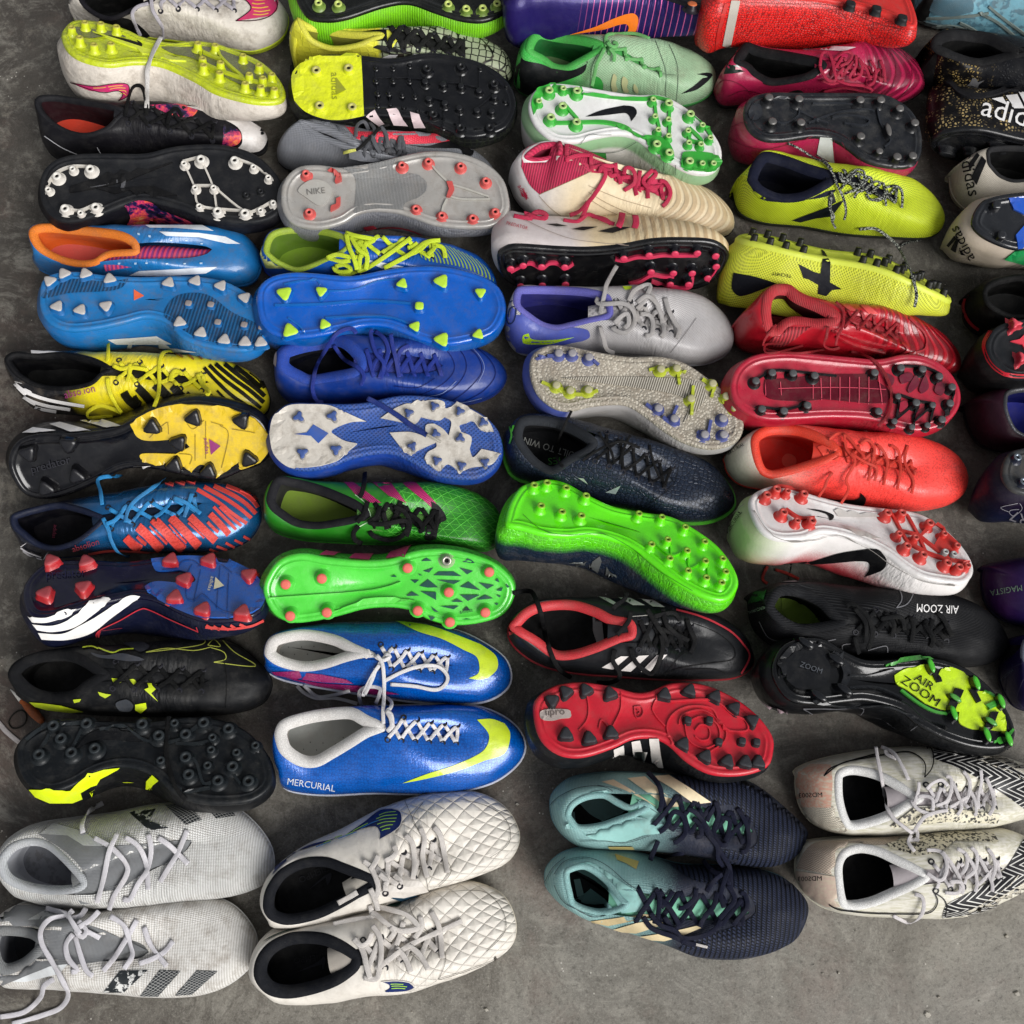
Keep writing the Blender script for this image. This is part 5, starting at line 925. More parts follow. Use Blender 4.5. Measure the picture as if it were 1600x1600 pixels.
UP('cream boot with a ribbed pink sock ankle and pink laces', '#dccaa8 #c6ae8a arc:10 lim:.185:.20 r:.5 d:.2 g:x:.09:.05:#d8d4d2:.3', O='58 270 80 185 150 125 260 88 380 90 500 185 650 245 850 272 1050 295 1230 345 1380 435 1460 540 1458 640 1360 690 1150 690 900 660 700 635 500 615 350 595 200 545 100 450 65 350', far=.07,
   C='160 170 250 100 340 88 385 95 390 150 345 182 280 200 200 200', T='1065 420', col='#c02a50 ribv:2 r:.8', lining='#7a1a34 r:.8', ins='#501020', ton='#b82a4e rib:2.5 r:.8', lace='#cc2c52 r:.7', sole='#1a1a1c', gap=.014, cw=.006, n=5, z=(.095, .085, .092, .058), lw=.0052, lx=2, eye=0,
   dec=[('c', 'sock_panel', '#bc2c50 #8c1c3a rib:3 r:.8', '140 240 150 160 200 110 300 90 ; 400 110 500 200 570 275 ; 400 350 255 415 ; 190 350 140 240'), ('c', 'throat_panel', '#c23054 r:.8', '500 210 620 245 700 270 760 300 ; 900 310 1020 330 1070 370 1075 420 ; 1000 430 940 390 800 320 680 290 560 275 500 210'),
        ('p', 'logo', '#c22a4c r:.5', '150 375 180 420 175 445 158 420'), ('p', 'logo', '#c22a4c r:.5', '135 385 160 430 145 425'), ('t', 'lettering', '#c22a4c r:.5', 'adidas', '118 362 172 448', 1.0), ('L', 'seam', '#9a8468 r:.7', .9, '250 420 350 520 500 600 640 625/250 415 400 350 575 275/560 400 700 480 900 560 1100 600/560 440 700 520 900 600/560 360 750 440 950 500')],
   free=['630 275 640 240 665 280 650 330 600 410 560 460 500 520 440 545', '690 270 700 300 740 295 760 350', '780 290 790 250 830 255 850 300 840 350 780 390', '880 265 870 330 850 380 860 420', '960 260 900 330 940 380', '960 265 980 290 930 350 930 440', '1000 330 1040 340 1070 400 1050 460 1020 490'])
Z(770, 330, .25)
SO('cream boot lying on its side, black soleplate with pink studs towards the viewer', '#dcc8a2 #bfa57e rib:10 lim:.14:.16 r:.5 d:.2 g:x:.115:.085:#cfc6c4:.3', '#0d0d0f r:.16 c:.8 d:.2', '32 290 70 245 150 225 400 240 600 245 800 228 1000 192 1200 186 1380 200 1470 265 1450 350 1380 440 1250 495 1000 500 800 500 500 500 200 490 70 420', tilt=-66, hh=(.080, .072, .076, .050), raise_=.0,
   studs=[('o', 4.6, 11, '#15151a r:.2 c:.6', '#cc3456 r:.4', '112 372 190 352 305 360 450 362 175 480 310 475 455 470 820 308 978 288 1140 278 1280 275 1395 292 1398 358 1345 430 990 392 1130 400 1248 400 1225 470 1110 470', 0)],
   dec=[('L', 'strut', '#c83254 r:.4', 5, '112 372 190 330 240 320 305 350 350 320 400 320 450 350 500 320/765 290 820 300 900 280 978 280 1060 268 1140 270 1280 268/1395 292 1398 358 1345 430/850 450 920 430 990 392 1060 400 1130 400/990 430 1110 470 1225 470 1248 400', 2.5),
        ('p', 'stripe', '#16161a r:.5', '330 85 400 82 470 98 400 100'), ('p', 'stripe', '#16161a r:.5', '490 118 560 102 660 102 570 126'), ('p', 'stripe', '#16161a r:.5', '655 132 760 104 870 104 750 142'), ('t', 'lettering', '#b8283e r:.5', 'PREDATOR', '85 88 215 122', 1.1), ('L', 'stitching', '#9a8a7e r:.6', .8, '200 60 350 130 500 180 700 205 850 215')],
   free=[('130 30 200 45 240 40 200 15 260 40 320 45 330 20 280 5 240 30', '#c42c50 r:.7', .007), ('440 55 520 65 560 45 600 20 700 60 760 80', '#c42c50 r:.7', .005), ('550 50 580 -10 600 -60', '#c42c50 r:.7', .005), ('810 10 800 60 785 100', '#c42c50 r:.7', .008), ('890 25 895 70 885 105', '#c42c50 r:.7', .008), ('620 30 700 50 740 80', '#c42c50 r:.7', .005)])
UP('pale grey boot with a violet heel and collar and a lime swoosh by the heel', '#b9b6b6 #928f90 mesh:3.2 r:.4 c:.1 d:.12', O='75 690 85 600 130 500 170 465 400 458 700 465 900 450 1100 475 1300 520 1430 620 1500 740 1497 840 1430 915 1300 958 1100 950 850 915 600 900 400 895 250 900 150 875 90 795',
   C='130 560 145 490 200 470 450 474 620 490 725 525 745 590 735 660 600 695 500 720 400 740 300 718 210 660 150 610', T='1140 700', col='#6a68bc r:.7', lining='#2a2a78 r:.8', ins='#1a1a50 r:.8', ton='#b2aeae mesh:7 r:.6', lace='#aeaaa8 r:.7', sole='#8c8c90', gap=.018, cw=.008, n=5, lw=.0055, tb=.028,
   dec=[('c', 'heel_panel', '#4c58a8 r:.35 c:.2', '75 690 85 600 135 495 ; 150 600 210 665 300 720 ; 400 745 500 725 ; 590 740 605 785 560 810 ; 460 830 340 870 250 895 ; 130 870 85 790 75 690'), ('c', 'swoosh', '#b4dc22 r:.4', '510 785 400 800 300 805 ; 240 795 225 762 ; 190 775 190 820 230 830 ; 340 830 430 810 510 785'), ('L', 'swoosh_edge', '#1f2a50 r:.4', 2, '130 560 95 580 85 640 100 700 130 690 145 640 140 600 110 610 100 660'), ('L', 'seam', '#6e6c6c r:.7', .8, '1270 670 1200 770 1110 880/690 880 1000 900 1100 950'), ('p', 'tab', '#b4d422 r:.4', '810 475 870 472 860 492 825 495')],
   free=['775 340 740 400 710 460 700 510 670 640', '660 540 650 570 700 580 800 575 860 600 890 660 870 720 820 760 760 740 750 720', '760 700 800 660 840 640 850 700 820 730', '850 560 880 500 930 470 980 460 975 500 930 580 900 610', '900 570 960 530 1010 560 1040 610 1000 640', '920 640 980 650 1000 700 990 770 950 775', '1075 540 1100 620 1140 700 1165 740 1150 795', '1010 690 1060 710 1070 760 1050 785', '670 720 690 790 710 860 760 888', '950 480 1000 540 1050 640 1060 700'])
SO('dirty cream boot lying sole up with yellow and violet pronged studs', '#a9a6a4 r:.45 d:.2 g:x:.062:.055:#4a57a0:.0', '#c2bbac #9a9284 knurl:3.2 r:.5 d:.5', '235 970 260 890 350 840 480 845 650 880 850 910 1050 910 1200 950 1350 1050 1480 1160 1560 1290 1550 1400 1480 1460 1350 1480 1200 1440 1080 1370 950 1270 850 1210 750 1200 600 1215 500 1240 400 1230 300 1160 250 1070',
   studs=[('o', 4.6, 10, '#a9b42c r:.4 c:.2', '#a8a480 r:.5', '400 1080 487 1115 600 1110 1055 980 1155 975 1380 1070 1465 1150 1520 1220 1245 1165', 0), ('o', 4.8, 10, '#46508c r:.4 c:.2', '#8f8c90 r:.5', '415 880 500 880 605 905 1040 1225 1140 1290 1330 1390 1445 1290 1450 1390', 0)],
   dec=[('c', 'swoosh', '#bcb6aa #645e52 rib:2.6 r:.5', '430 1045 700 1035 1000 1040 1200 1050 ; 1300 1080 1330 1160 1280 1240 1190 1320 ; 1220 1250 1210 1180 1150 1150 ; 1000 1120 700 1080 430 1045', .9), ('L', 'prong', '#a9b42c r:.4 c:.2', 5, '305 1070 350 1090 400 1120 440 1110/600 1150 640 1130 655 1125/400 1120 487 1145 600 1150/975 995 1020 985 1055 1005 1100 990/1150 990 1205 1010/1155 1000 1160 1050 1165 1085/1310 1050 1380 1090/1385 1090 1365 1165/1250 1095 1245 1165 1240 1275/1465 1165 1435 1200/1520 1230 1540 1275', 2.2),
        ('L', 'prong', '#46508c r:.4 c:.2', 5, '275 925 340 910 400 910/620 930 660 965/955 1210 1000 1240 1060 1260/1060 1290 1120 1330 1165 1335/1110 1310 1150 1220/1275 1380 1330 1420 1360 1310', 2.2)])
Z(0, 0, 1)
UP('dark navy boot with a lime rim, fine black laces and a small green heel mark', '#1f2838 #151b28 hex:5 r:.32 c:.35 m:.2 d:.06', O='785 688 790 670 818 645 870 645 925 655 995 677 1070 703 1116 728 1145 768 1143 795 1107 814 1051 814 1004 800 926 785 880 775 832 755 798 738',
   C='803 678 816 652 865 653 905 668 932 688 925 706 895 722 865 740 835 728 812 702', T='1052 752', col='#2c2f34 ribv:1.2 r:.85', lining='#101114 r:.9', ins='#141518 r:.8', ton='#39404c crinkle:10 r:.4', lace='#0c0c0e r:.6', sole='#4eb028 r:.4', rim=.0026, gap=.022, cw=.010, n=6, lw=.0034, tb=.006,
   dec=[('t', 'lettering', '#9a9c98 r:.6', 'BUILT TO WIN', '905 709 820 683', 1.1), ('t', 'lettering', '#3c8a30 r:.6', 'MES', '884 714 856 716', .9), ('L', 'logo', '#3f9a2c r:.4', 2.5, '797 667 800 680 797 693/803 665 800 675'), ('p', 'logo', '#b9c4b8 m:.5 r:.3', '903 746 912 747 919 756'), ('p', 'logo', '#a8b4b4 m:.5 r:.3', '946 768 970 758 962 771'), ('L', 'seam', '#0c1018 r:.6', 1, '1060 730 1050 760 1010 790')],
   free=[('893 642 882 665 872 690 870 715 880 730', None, .003), ('935 675 945 690 955 705 960 725', None, .003), ('985 680 975 700 968 725', None, .003), ('1015 695 1020 720 1030 745', None, .003), ('910 720 940 700 970 690 1000 700', None, .003)])
Z(770, 720, .3125)
SO('lime green soleplate up boot fading to navy at its side with grey bar logo', '#5fd818 hex:5 r:.35 c:.2 g:z:.017:.031:#182436:1.6', '#62e80c r:.3 c:.5 d:.04', '68 300 90 210 140 130 200 105 280 90 370 110 470 165 600 225 750 255 900 280 1050 365 1150 450 1218 560 1222 630 1170 688 1080 678 950 615 850 540 750 460 650 400 500 360 380 368 250 358 150 330 90 320',
   studs=[('o', 4.6, 10, '#66e40e r:.3 c:.4', '#8fb838 r:.4', '210 112 275 100 370 125 470 165 245 215 350 245 447 265', 1), ('o', 4.2, 10, '#66e40e r:.3 c:.4', '#8fb838 r:.4', '735 255 850 272 967 322 1065 395 1155 480 798 408 880 385 890 478 977 440 982 540 1068 492 1073 575 1170 545 1150 600', 1)],
   dec=[('p', 'logo', '#8a8e8c m:.6 r:.35', '385 595 420 530 470 500 445 540 450 595'), ('p', 'logo', '#8a8e8c m:.6 r:.35', '475 555 500 500 535 475 545 500 520 580 505 545'), ('p', 'logo', '#8a8e8c m:.6 r:.35', '545 615 565 570 570 525 600 580 585 630'), ('L', 'seam', '#2f7a0c r:.5', .8, '150 270 250 350 400 370 550 365 700 440 850 560 1000 650/725 460 740 520 755 590'), ('L', 'strut', '#58d40c r:.3', 2, '880 385 890 478/798 408 890 478 977 440/977 440 982 540 1068 492/1068 492 1073 575', 1)])
UP('black leather boot with a red collar, red toe piping and white side stripes', '#1a1b1e r:.38 c:.2 d:.1', O='78 850 95 780 200 695 300 675 500 668 750 680 950 710 1130 770 1250 860 1302 960 1295 1030 1200 1085 1000 1095 800 1090 600 1075 450 1065 300 1040 200 1000 120 940 85 890',
   C='85 830 110 790 170 735 260 705 400 700 520 735 600 775 700 800 710 880 640 905 520 955 400 990 300 985 200 915 125 870', T='1005 890', col='#d43a40 r:.5', lining='#0c0c0e r:.9', ins='#0d0b0c', ton='#222428 r:.5', lace='#121214 r:.7', sole='#a01c28 r:.4', rim=.001, gap=.020, cw=.010, n=5, lw=.0052, tb=.030, tw=.018,
   dec=[('p', 'stripe', '#dcd6d2 r:.5', '510 672 560 680 640 725 600 720'), ('p', 'stripe', '#dcd6d2 r:.5', '610 675 670 680 760 725 700 725'), ('p', 'stripe', '#dcd6d2 r:.5', '720 680 780 685 860 735 800 732'), ('p', 'stripe', '#dcd6d2 r:.5', '545 1030 640 975 680 975 600 1040'), ('p', 'stripe', '#dcd6d2 r:.5', '640 1045 730 972 780 970 690 1050'), ('p', 'stripe', '#dcd6d2 r:.5', '740 1050 820 970 870 970 780 1055'),
        ('L', 'piping', '#b8303c r:.5', 3, '915 748 1050 785 1180 850 1250 920 1280 980 1240 1060'), ('L', 'seam', '#08080a r:.8', 1.2, '1000 810 1120 860 1200 930 1200 990 1100 1010 950 1030 860 1060/870 1060 930 980 1000 940/960 1040 1100 1040 1160 1060'), ('p', 'tongue_label', '#c9c2be r:.5', '500 780 545 770 550 850 555 905 520 915 500 850', 1), ('p', 'heel_tab', '#a8202a r:.5', '80 810 105 795 110 860 90 870'), ('L', 'stitching', '#b8b4ae r:.6', .8, '570 785 650 785 780 775')],
   free=['100 662 180 650 210 680 240 760 260 860 290 960 330 1040 390 1085', '670 655 660 690 620 720 600 740', '690 750 680 800 640 850 620 870', '690 935 710 1000 760 1050 800 1060 840 980 850 920 840 870', '610 945 600 1000 630 1050 630 1090 580 1110 520 1110', '770 740 820 820 860 880 870 930', '850 740 870 820 930 880 940 930', '970 790 990 850 1010 900 990 960', '800 780 900 760 940 800', '800 830 900 860 980 900'])
SO('coral red soleplate up black boot with dark studs and a small grey oval badge', '#141518 r:.45 c:.15', '#c41e30 r:.4 c:.2 d:.15', tilt=17, P='208 1250 230 1180 320 1125 450 1108 600 1130 720 1160 800 1150 900 1112 1050 1118 1200 1180 1320 1270 1395 1370 1400 1450 1370 1525 1250 1565 1100 1560 980 1500 880 1410 800 1380 700 1385 600 1430 450 1475 330 1460 240 1380',
   studs=[('t', 5.8, 8, '#26272a r:.4', '#333438 r:.5', '300 1190 370 1148 470 1138 592 1155 370 1360 487 1380 597 1352 865 1160 990 1140 1118 1170 1215 1228 1305 1290 958 1408 1070 1470 1180 1495 1270 1500 1335 1500'), ('q', 4.6, 7, '#26272a r:.4', '#333438 r:.5', '980 1290 1088 1290 1135 1398 1252 1395 1325 1400')],
   dec=[('s', 'badge', '#b0a49e r:.5', '240 1265 260 1245 370 1245 390 1265 385 1285 340 1290 300 1300 250 1295', .6), ('t', 'lettering', '#6a5e5a r:.5', 'ilpro', '265 1275 360 1270', 1.0), ('L', 'mould_rib', '#d02c3a r:.35 c:.2', 2.5, '470 1170 480 1240 470 1300 430 1350/530 1340 540 1300 560 1310 580 1340/640 1160 640 1240 600 1330/820 1180 800 1250 860 1330/850 1150 880 1200 950 1200 1100 1200 1200 1270 1260 1300 1270 1350 1180 1350 1130 1300 1090 1240 980 1230 900 1270 870 1340 900 1420', .8),
        ('L', 'mould_rib', '#cc2a38 r:.35', 2, '1010 1350 1040 1320 1080 1340 1080 1390 1040 1400 1010 1380/960 1320 1040 1280 1120 1320 1130 1400 1060 1440 980 1400 960 1320/930 1320 950 1270 1050 1250 1150 1320 1160 1400 1080 1460', .6), ('L', 'emblem', '#a82432 r:.4', 1.6, '705 1230 740 1228 750 1260 735 1285 712 1280 705 1230/718 1245 735 1255 722 1268', .3)] +
       [('p', 'stripe', '#dcd6d0 r:.5', s) for s in ('600 1440 650 1418 665 1512 610 1510', '690 1400 735 1390 765 1522 710 1518', '780 1385 830 1385 858 1530 805 1525', '660 1122 712 1122 712 1146 680 1150', '765 1122 805 1122 805 1138 765 1150')])
Z(840, 1190, .275)
AQ = '#9cc4c0 #7ba8a8 weave:3 r:.6 d:.08 g:x:.085:.135:#1c2234:1.6 b:1.2'
def toe_knit(s): return ('c', 'toe_panel', '#0d1018 #2b3248 brick:4.6 r:.5 d:.04 b:1.6', s)
UP('aqua sock boot, upper of its pair, fading to a navy textured toe', AQ, O='72 250 100 170 200 92 380 62 600 62 850 78 1100 85 1250 130 1400 250 1520 370 1532 430 1480 525 1350 590 1200 592 1050 570 850 530 600 505 400 500 250 485 150 425 88 340',
   C='160 300 190 235 270 190 380 178 460 220 530 250 600 225 640 260 560 310 480 340 350 382 230 390 180 345', T='1225 400', col='#8fbcba r:.8', lining='#0c0f12 r:.9', ins='#0a0a0c', ton='#74b89a r:.7', lace='#10142a r:.7', sole='#6a98a0', gap=.026, cw=.006, n=6, lw=.0052, tb=.02, z=(.082, .078, .092, .056), lx=1, eye=0,
   dec=[toe_knit('760 75 1000 82 1200 105 1400 245 1528 375 ; 1528 430 1470 530 1350 590 1200 592 ; 1050 560 1040 500 1160 515 ; 1240 470 1240 390 1180 300 ; 1100 245 950 240 760 75'), ('p', 'stripe', '#d9c6a4 r:.5', '365 118 430 105 530 160 690 265 620 225 500 165'), ('p', 'stripe', '#dccba8 r:.5', '510 98 610 88 700 165 815 255 735 262 620 175'), ('p', 'stripe', '#dccba8 r:.5', '650 88 745 80 860 150 985 230 890 240 780 165'),
        ('c', 'sock_flap', '#93c4be r:.8', '240 385 330 380 450 340 560 300 575 220 ; 640 240 740 330 ; 700 400 600 415 500 450 ; 400 450 300 430 240 385'), ('c', 'sock_flap', '#9cc6c2 r:.8', '240 240 300 180 390 165 ; 470 210 520 265 ; 440 320 380 345 ; 300 300 240 240'), ('p', 'stripe', '#c0b070 r:.5', '400 478 540 478 550 495 410 492'), ('L', 'seam', '#3a4c50 r:.6', 1, '75 250 130 200 250 150 400 155 530 260/240 445 380 445 500 455 640 415/340 140 480 170 680 290'), ('p', 'pull_tab', '#a4cfcb r:.8', '175 285 210 285 215 375 165 375', 1.2)],
   free=['625 60 680 120 705 190 700 260 685 285', '690 400 730 370 760 300 790 285 830 320 840 400 800 450 770 460', '880 320 920 360 930 420 900 430', '850 270 900 290 960 370 1000 450 1050 530 1090 600 1100 700', '920 270 960 400 1020 480 1030 560 1100 640', '1010 225 1030 300 1000 400 1040 470 1080 470', '1135 265 1180 340 1200 420 1190 500 1155 515', '1035 320 1090 330 1085 400 1060 470', '640 560 655 520 685 450', '640 530 700 540 780 530 830 520', '1020 240 980 300 960 340'])
UP('aqua sock boot, lower of its pair, with messy dark speckled laces', AQ, O='42 690 60 610 150 530 300 495 500 505 700 560 850 595 1100 600 1300 625 1430 680 1530 800 1520 910 1450 1025 1300 1092 1100 1118 900 1103 750 1045 550 975 400 933 250 873 130 803 68 742',
   C='150 640 180 600 280 585 400 665 480 770 520 810 470 850 340 872 200 825 165 740', T='1205 860', col='#8fbcba r:.8', lining='#14282a r:.9', ins='#0c1416', ton='#74b89a r:.7', lace='#10142a r:.7', sole='#6a98a0', gap=.024, cw=.006, n=6, lw=.0052, tb=.02, z=(.082, .078, .092, .056), lx=1, eye=0,
   dec=[toe_knit('760 590 1000 590 1250 610 1430 680 ; 1528 800 1520 910 1450 1020 1300 1090 ; 1100 1115 900 1100 800 1060 ; 900 990 1060 960 1180 910 ; 1240 850 1200 760 1080 700 ; 900 680 760 590'), ('p', 'stripe', '#b9a35e r:.5', '440 528 575 570 560 615 500 580 450 560'), ('p', 'stripe', '#cdb98c r:.5', '285 905 420 890 600 865 700 870 560 900 400 930'), ('p', 'stripe', '#d8c69c r:.5', '430 950 560 915 760 890 700 930 560 972 480 965'), ('p', 'stripe', '#d8c69c r:.5', '580 990 760 965 900 935 930 945 800 995 720 1015 650 1010'),
        ('c', 'sock_flap', '#93c4be r:.8', '190 600 250 580 330 590 500 700 640 790 ; 600 840 480 860 ; 420 760 330 680 240 630 190 600'), ('c', 'sock_flap', '#8ab8b6 r:.8', '185 800 270 745 300 720 ; 380 780 440 845 ; 340 870 240 850 185 800'), ('L', 'seam', '#3a4c50 r:.6', 1, '100 640 160 570 280 550 400 600 520 700 640 770/100 700 150 790 260 860 340 880 450 850/45 690 90 610 160 550'), ('p', 'pull_tab', '#a4cfcb r:.8', '205 670 240 665 262 755 225 770', 1.2)],
   free=['670 720 690 760 690 830 680 900', '670 770 720 800 760 850 790 900 800 940 750 960 720 900', '770 735 740 780 700 830', '900 720 890 780 830 830 800 830', '600 880 640 940 700 970 760 990 850 1030 900 1040', '640 860 700 930 780 960 830 1030', '720 880 800 990 900 1000 1000 960 1040 900', '1090 590 1060 680 1040 760 1060 830', '1150 745 1180 760 1190 830 1150 880 1110 930', '1020 740 1000 820 950 880 920 940', '1080 700 1120 780 1070 850 1000 930', ('885 1035 925 1045 965 1055', '#c9c4c0 r:.5', .003), '940 560 990 620 1060 650 1090 700', '980 610 1040 640 1080 620 1100 720', '1050 640 1000 680 960 740'])
# ======== fourth column
Z(1100, 0, .3125)
SO('bright red mesh trainer lying on its side with black lugs, at the top edge', '#e2221e #8a1a1a hex:3.4 r:.35 c:.2 d:.05', '#d42a26 r:.4', '55 -60 110 -200 350 -260 600 -250 850 -180 1000 -60 1062 70 1045 130 900 62 700 8 500 -20 200 -25 80 -10', tilt=22, outs=.006, hh=(.085, .078, .085, .05), name='trainer',
   studs=[('q', 7, 8, '#17181a r:.4', '#202224 r:.4', '740 5 870 30 1000 75')], dec=[('p', 'stripe', '#b0aaa0 r:.5', '135 0 180 5 125 275 80 285'), ('L', 'seam', '#7a1410 r:.6', 1, '180 10 450 20 650 30 850 110 1000 150'), ('L', 'seam', '#b8221e r:.5', 6, '60 270 75 150 110 20')])
UP('magenta leather boot with knotted laces and a green black heel', '#a31c46 #6e0f2e arc:13 lim:.17:.19 r:.28 c:.45 d:.06', O='55 430 80 350 150 270 210 212 400 230 600 232 800 218 950 240 1060 310 1097 400 1082 465 950 520 800 510 600 500 400 505 200 520 100 525 58 490',
   C='150 310 175 250 215 212 300 240 450 265 560 285 610 315 600 345 540 385 430 412 330 420 250 380 210 340', T='900 385', col='#131417 r:.8', lining='#0b0b0c r:.9', ins='#0c0c0d', ton='#8a1638', lace='#b01c40 r:.6', sole='#201418', gap=.012, cw=.011, n=5, lw=.0038, eye=0,
   dec=[('c', 'heel_panel', '#14231c r:.5', '100 370 130 300 205 225 ; 225 300 240 350 ; 160 365 100 370'), ('p', 'stripe', '#d8ccd0 r:.4', '420 245 600 232 760 238 700 258 560 250'), ('p', 'logo', '#c9d0cc r:.4', '148 290 165 325 188 345 165 335 145 328 155 315'), ('L', 'stitching', '#5c0c26 r:.6', 1, '60 440 100 400 180 420 240 470/120 480 200 450 300 470 400 490/920 240 960 330 940 430 880 500/1000 270 1040 350 1020 440 960 500')],
   free=['580 330 590 270 620 262 640 300 650 350 660 400 620 400 590 360 580 330', '650 300 700 260 740 270 720 310 680 330', '760 275 760 330 730 380 740 400 780 380 790 330 770 290', '830 300 860 350 850 410 820 430', '880 300 900 350 905 410', '660 400 720 420 800 430 840 450 820 460 700 440 600 460', '590 400 640 420 700 400', '700 340 660 380 640 400', '770 290 810 340 830 400'])
SO('magenta boot lying sole up with a scuffed black soleplate and metal tipped studs', '#a01c46 r:.3 c:.4', '#1c1e22 r:.28 c:.5 d:.5', tilt=6, P='205 560 230 490 320 460 480 460 700 460 880 465 990 510 1060 580 1090 680 1080 780 1020 828 900 822 800 790 720 730 650 690 550 675 400 695 300 690 230 640',
   studs=[('o', 5.2, 11, '#17181b r:.3 c:.3', '#6e6c6a m:.5 r:.4', '330 478 480 485 347 598 490 603 787 490 890 490 985 533 1060 605 790 672 972 775 1050 770'), ('o', 4.4, 9, '#17181b r:.3', '#6e6c6a m:.5 r:.4', '883 748'), ('b', 5.5, 9, '#17181b r:.3', '#5a5856 r:.5', '928 640', 0, 70)],
   dec=[('p', 'stripe', '#cdd0cc r:.45', '580 685 640 690 655 822 565 770'), ('s', 'disc', '#2b2e33 r:.4 d:.4', '220 560 240 520 280 530 290 575 260 600 225 590', .8), ('L', 'mould_rib', '#25282d r:.3 c:.4', 3, '540 520 680 520 780 530/520 620 650 570 800 550 850 560/480 560 560 600 620 620/640 590 720 580 820 600 800 630 700 620/860 520 880 620 930 700 900 740', 1.2), ('L', 'mould_rib', '#25282d r:.3 c:.4', 3, '320 500 400 490 460 520 470 580 400 620 330 600', .8),
        ('L', 'seam', '#6c0f2c r:.5', 1, '130 690 220 730 330 740 480 700 540 680/130 640 200 610 220 620/690 710 740 790/650 700 670 820/780 790 800 840')])
UP('neon yellow mesh boot with a navy ankle and long speckled cord laces', '#c8d828 #8a9c1c mesh:3.6 r:.5 d:.05', O='145 960 160 890 230 830 300 762 400 765 600 800 800 840 950 880 1100 940 1190 1050 1195 1130 1120 1185 900 1180 700 1165 500 1130 300 1110 180 1060',
   C='222 880 250 810 300 762 400 778 520 820 640 858 670 895 600 950 500 995 380 1003 280 965 230 915', T='975 990', col='#12162a r:.8', lining='#0d1020 r:.9', ins='#0c0e1a', ton='#10121c r:.8', lace='#15171c #b8bcb0 speck:1.6 r:.7', sole='#20241a', gap=.014, cw=.012, n=5, lw=.0032, z=(.084, .074, .084, .056), eye=0,
   dec=[('c', 'ankle_panel', '#12162a r:.8', '215 890 240 820 290 765 ; 225 860 240 930 300 975 ; 380 1005 500 1000 620 955 ; 660 950 600 985 400 1010 ; 280 990 215 890'), ('p', 'stripe', '#14181e r:.5', '600 1040 700 1000 640 1080 560 1090 480 1110 440 1100'), ('p', 'stripe', '#14181e r:.5', '620 985 645 960 660 1010 620 1030')],
   free=['418 716 480 745 550 790 600 810 640 860 665 920 700 1000 710 1060 700 1100', '640 960 630 1040 650 1080 640 1110', '560 775 600 800 640 850', '670 860 700 910 760 870 820 890 770 940 700 970', '700 900 760 850 800 860 790 920 740 960', '750 990 770 960 800 950 850 910 880 910', '810 970 840 1000 900 990 910 1030', '900 940 960 930 990 960 990 1040', '920 950 880 1000 850 1000', '680 860 720 910 780 920'])
Z(1120, 330, .3)
SO('neon yellow boot lying on its side with a big black X and black stud tips', '#d2d83a #98a020 mesh:3.6 r:.5 d:.15', '#cdd84a r:.45 d:.15', '110 110 1222 358', tmpl=1.0, tilt=50, hh=(.084, .080, .080, .036), pitch=2, wr=.3, spring=.016,
   sfrac=[('q', 4.4, 9, '#1c1d14 r:.4', '#121214 r:.35 c:.3', [(x, y) for y in (.7, -.7) for x in (.07, .14, .21, .29, .55, .61, .70, .78, .86, .94)] + [(.66, .1), (.74, .15), (.82, .1), (.90, 0)])],
   dec=[('p', 'x_mark', '#14161c r:.4', '548 192 592 265 590 370 652 405 600 410 570 442 525 430 530 385 480 355 452 348 425 275 505 315 540 325 550 250'), ('t', 'lettering', '#1a1c10 r:.5', 'TECHFIT', '390 330 288 315', .9), ('c', 'ankle_panel', '#0e1018 r:.8', '88 320 200 340 310 375 ; 200 420 120 440 80 400 88 320')],
   free=[('740 95 820 90 880 125 940 180 980 250 1010 310 1030 380 1040 440 1030 500', '#15171c #b8bcb0 speck:1.6 r:.7', .0038), ('960 180 1000 160 1060 150', '#15171c #b8bcb0 speck:1.6 r:.7', .003), ('600 0 600 50 620 90', '#15171c #b8bcb0 speck:1.6 r:.7', .0032)])
UP('deep red boot with a ribbed sock collar and dark red laces', '#b01424 #7c0c18 arc:12 lim:.15:.17 r:.32 c:.3 d:.05', O='80 640 100 550 180 470 260 400 350 378 450 420 600 460 750 478 900 500 1050 560 1200 660 1268 770 1235 840 1050 830 850 790 600 765 400 750 250 745 130 715', far=.068,
   C='235 560 240 450 290 390 380 385 440 430 560 480 645 540 620 590 520 600 400 590 330 640 270 640', T='955 640', col='#b83038 rib:2 r:.7', lining='#4a0c14 r:.9', ins='#2a080c', ton='#8c1420 mesh:3', lace='#9c1622 r:.5', sole='#5a0a14', gap=.012, cw=.012, n=5, lw=.0036, z=(.09, .076, .086, .056), eye=0,
   dec=[('c', 'sock_panel', '#b4303a #861c26 ribv:4 r:.7', '240 600 240 450 290 390 370 385 440 430 ; 440 500 390 550 ; 330 570 300 640 240 600'), ('c', 'sock_panel', '#b4303a #7a1620 rib:4 r:.7', '300 650 345 545 ; 480 590 490 600 ; 350 700 270 690 300 650'), ('p', 'stripe', '#d84848 r:.45', '620 465 660 470 735 525 690 520'), ('p', 'stripe', '#d84848 r:.45', '730 478 770 480 840 535 790 535'), ('L', 'mould_rib', '#9c1220 r:.3 c:.3', 3, '600 620 700 660 850 700 940 710/620 650 720 700 880 740/1000 560 1080 640 1080 720 1000 740/960 690 990 720 960 745', .8)],
   free=[('620 470 660 520 655 600 630 650 620 700', None, .0034), ('345 690 280 690 250 700 255 735 320 735 450 700', None, .003), ('580 600 570 660 560 700 600 720 640 710', None, .0034), ('310 590 250 670 260 720 420 740 560 720', None, .003), ('690 560 720 580 740 590', None, .0034)])
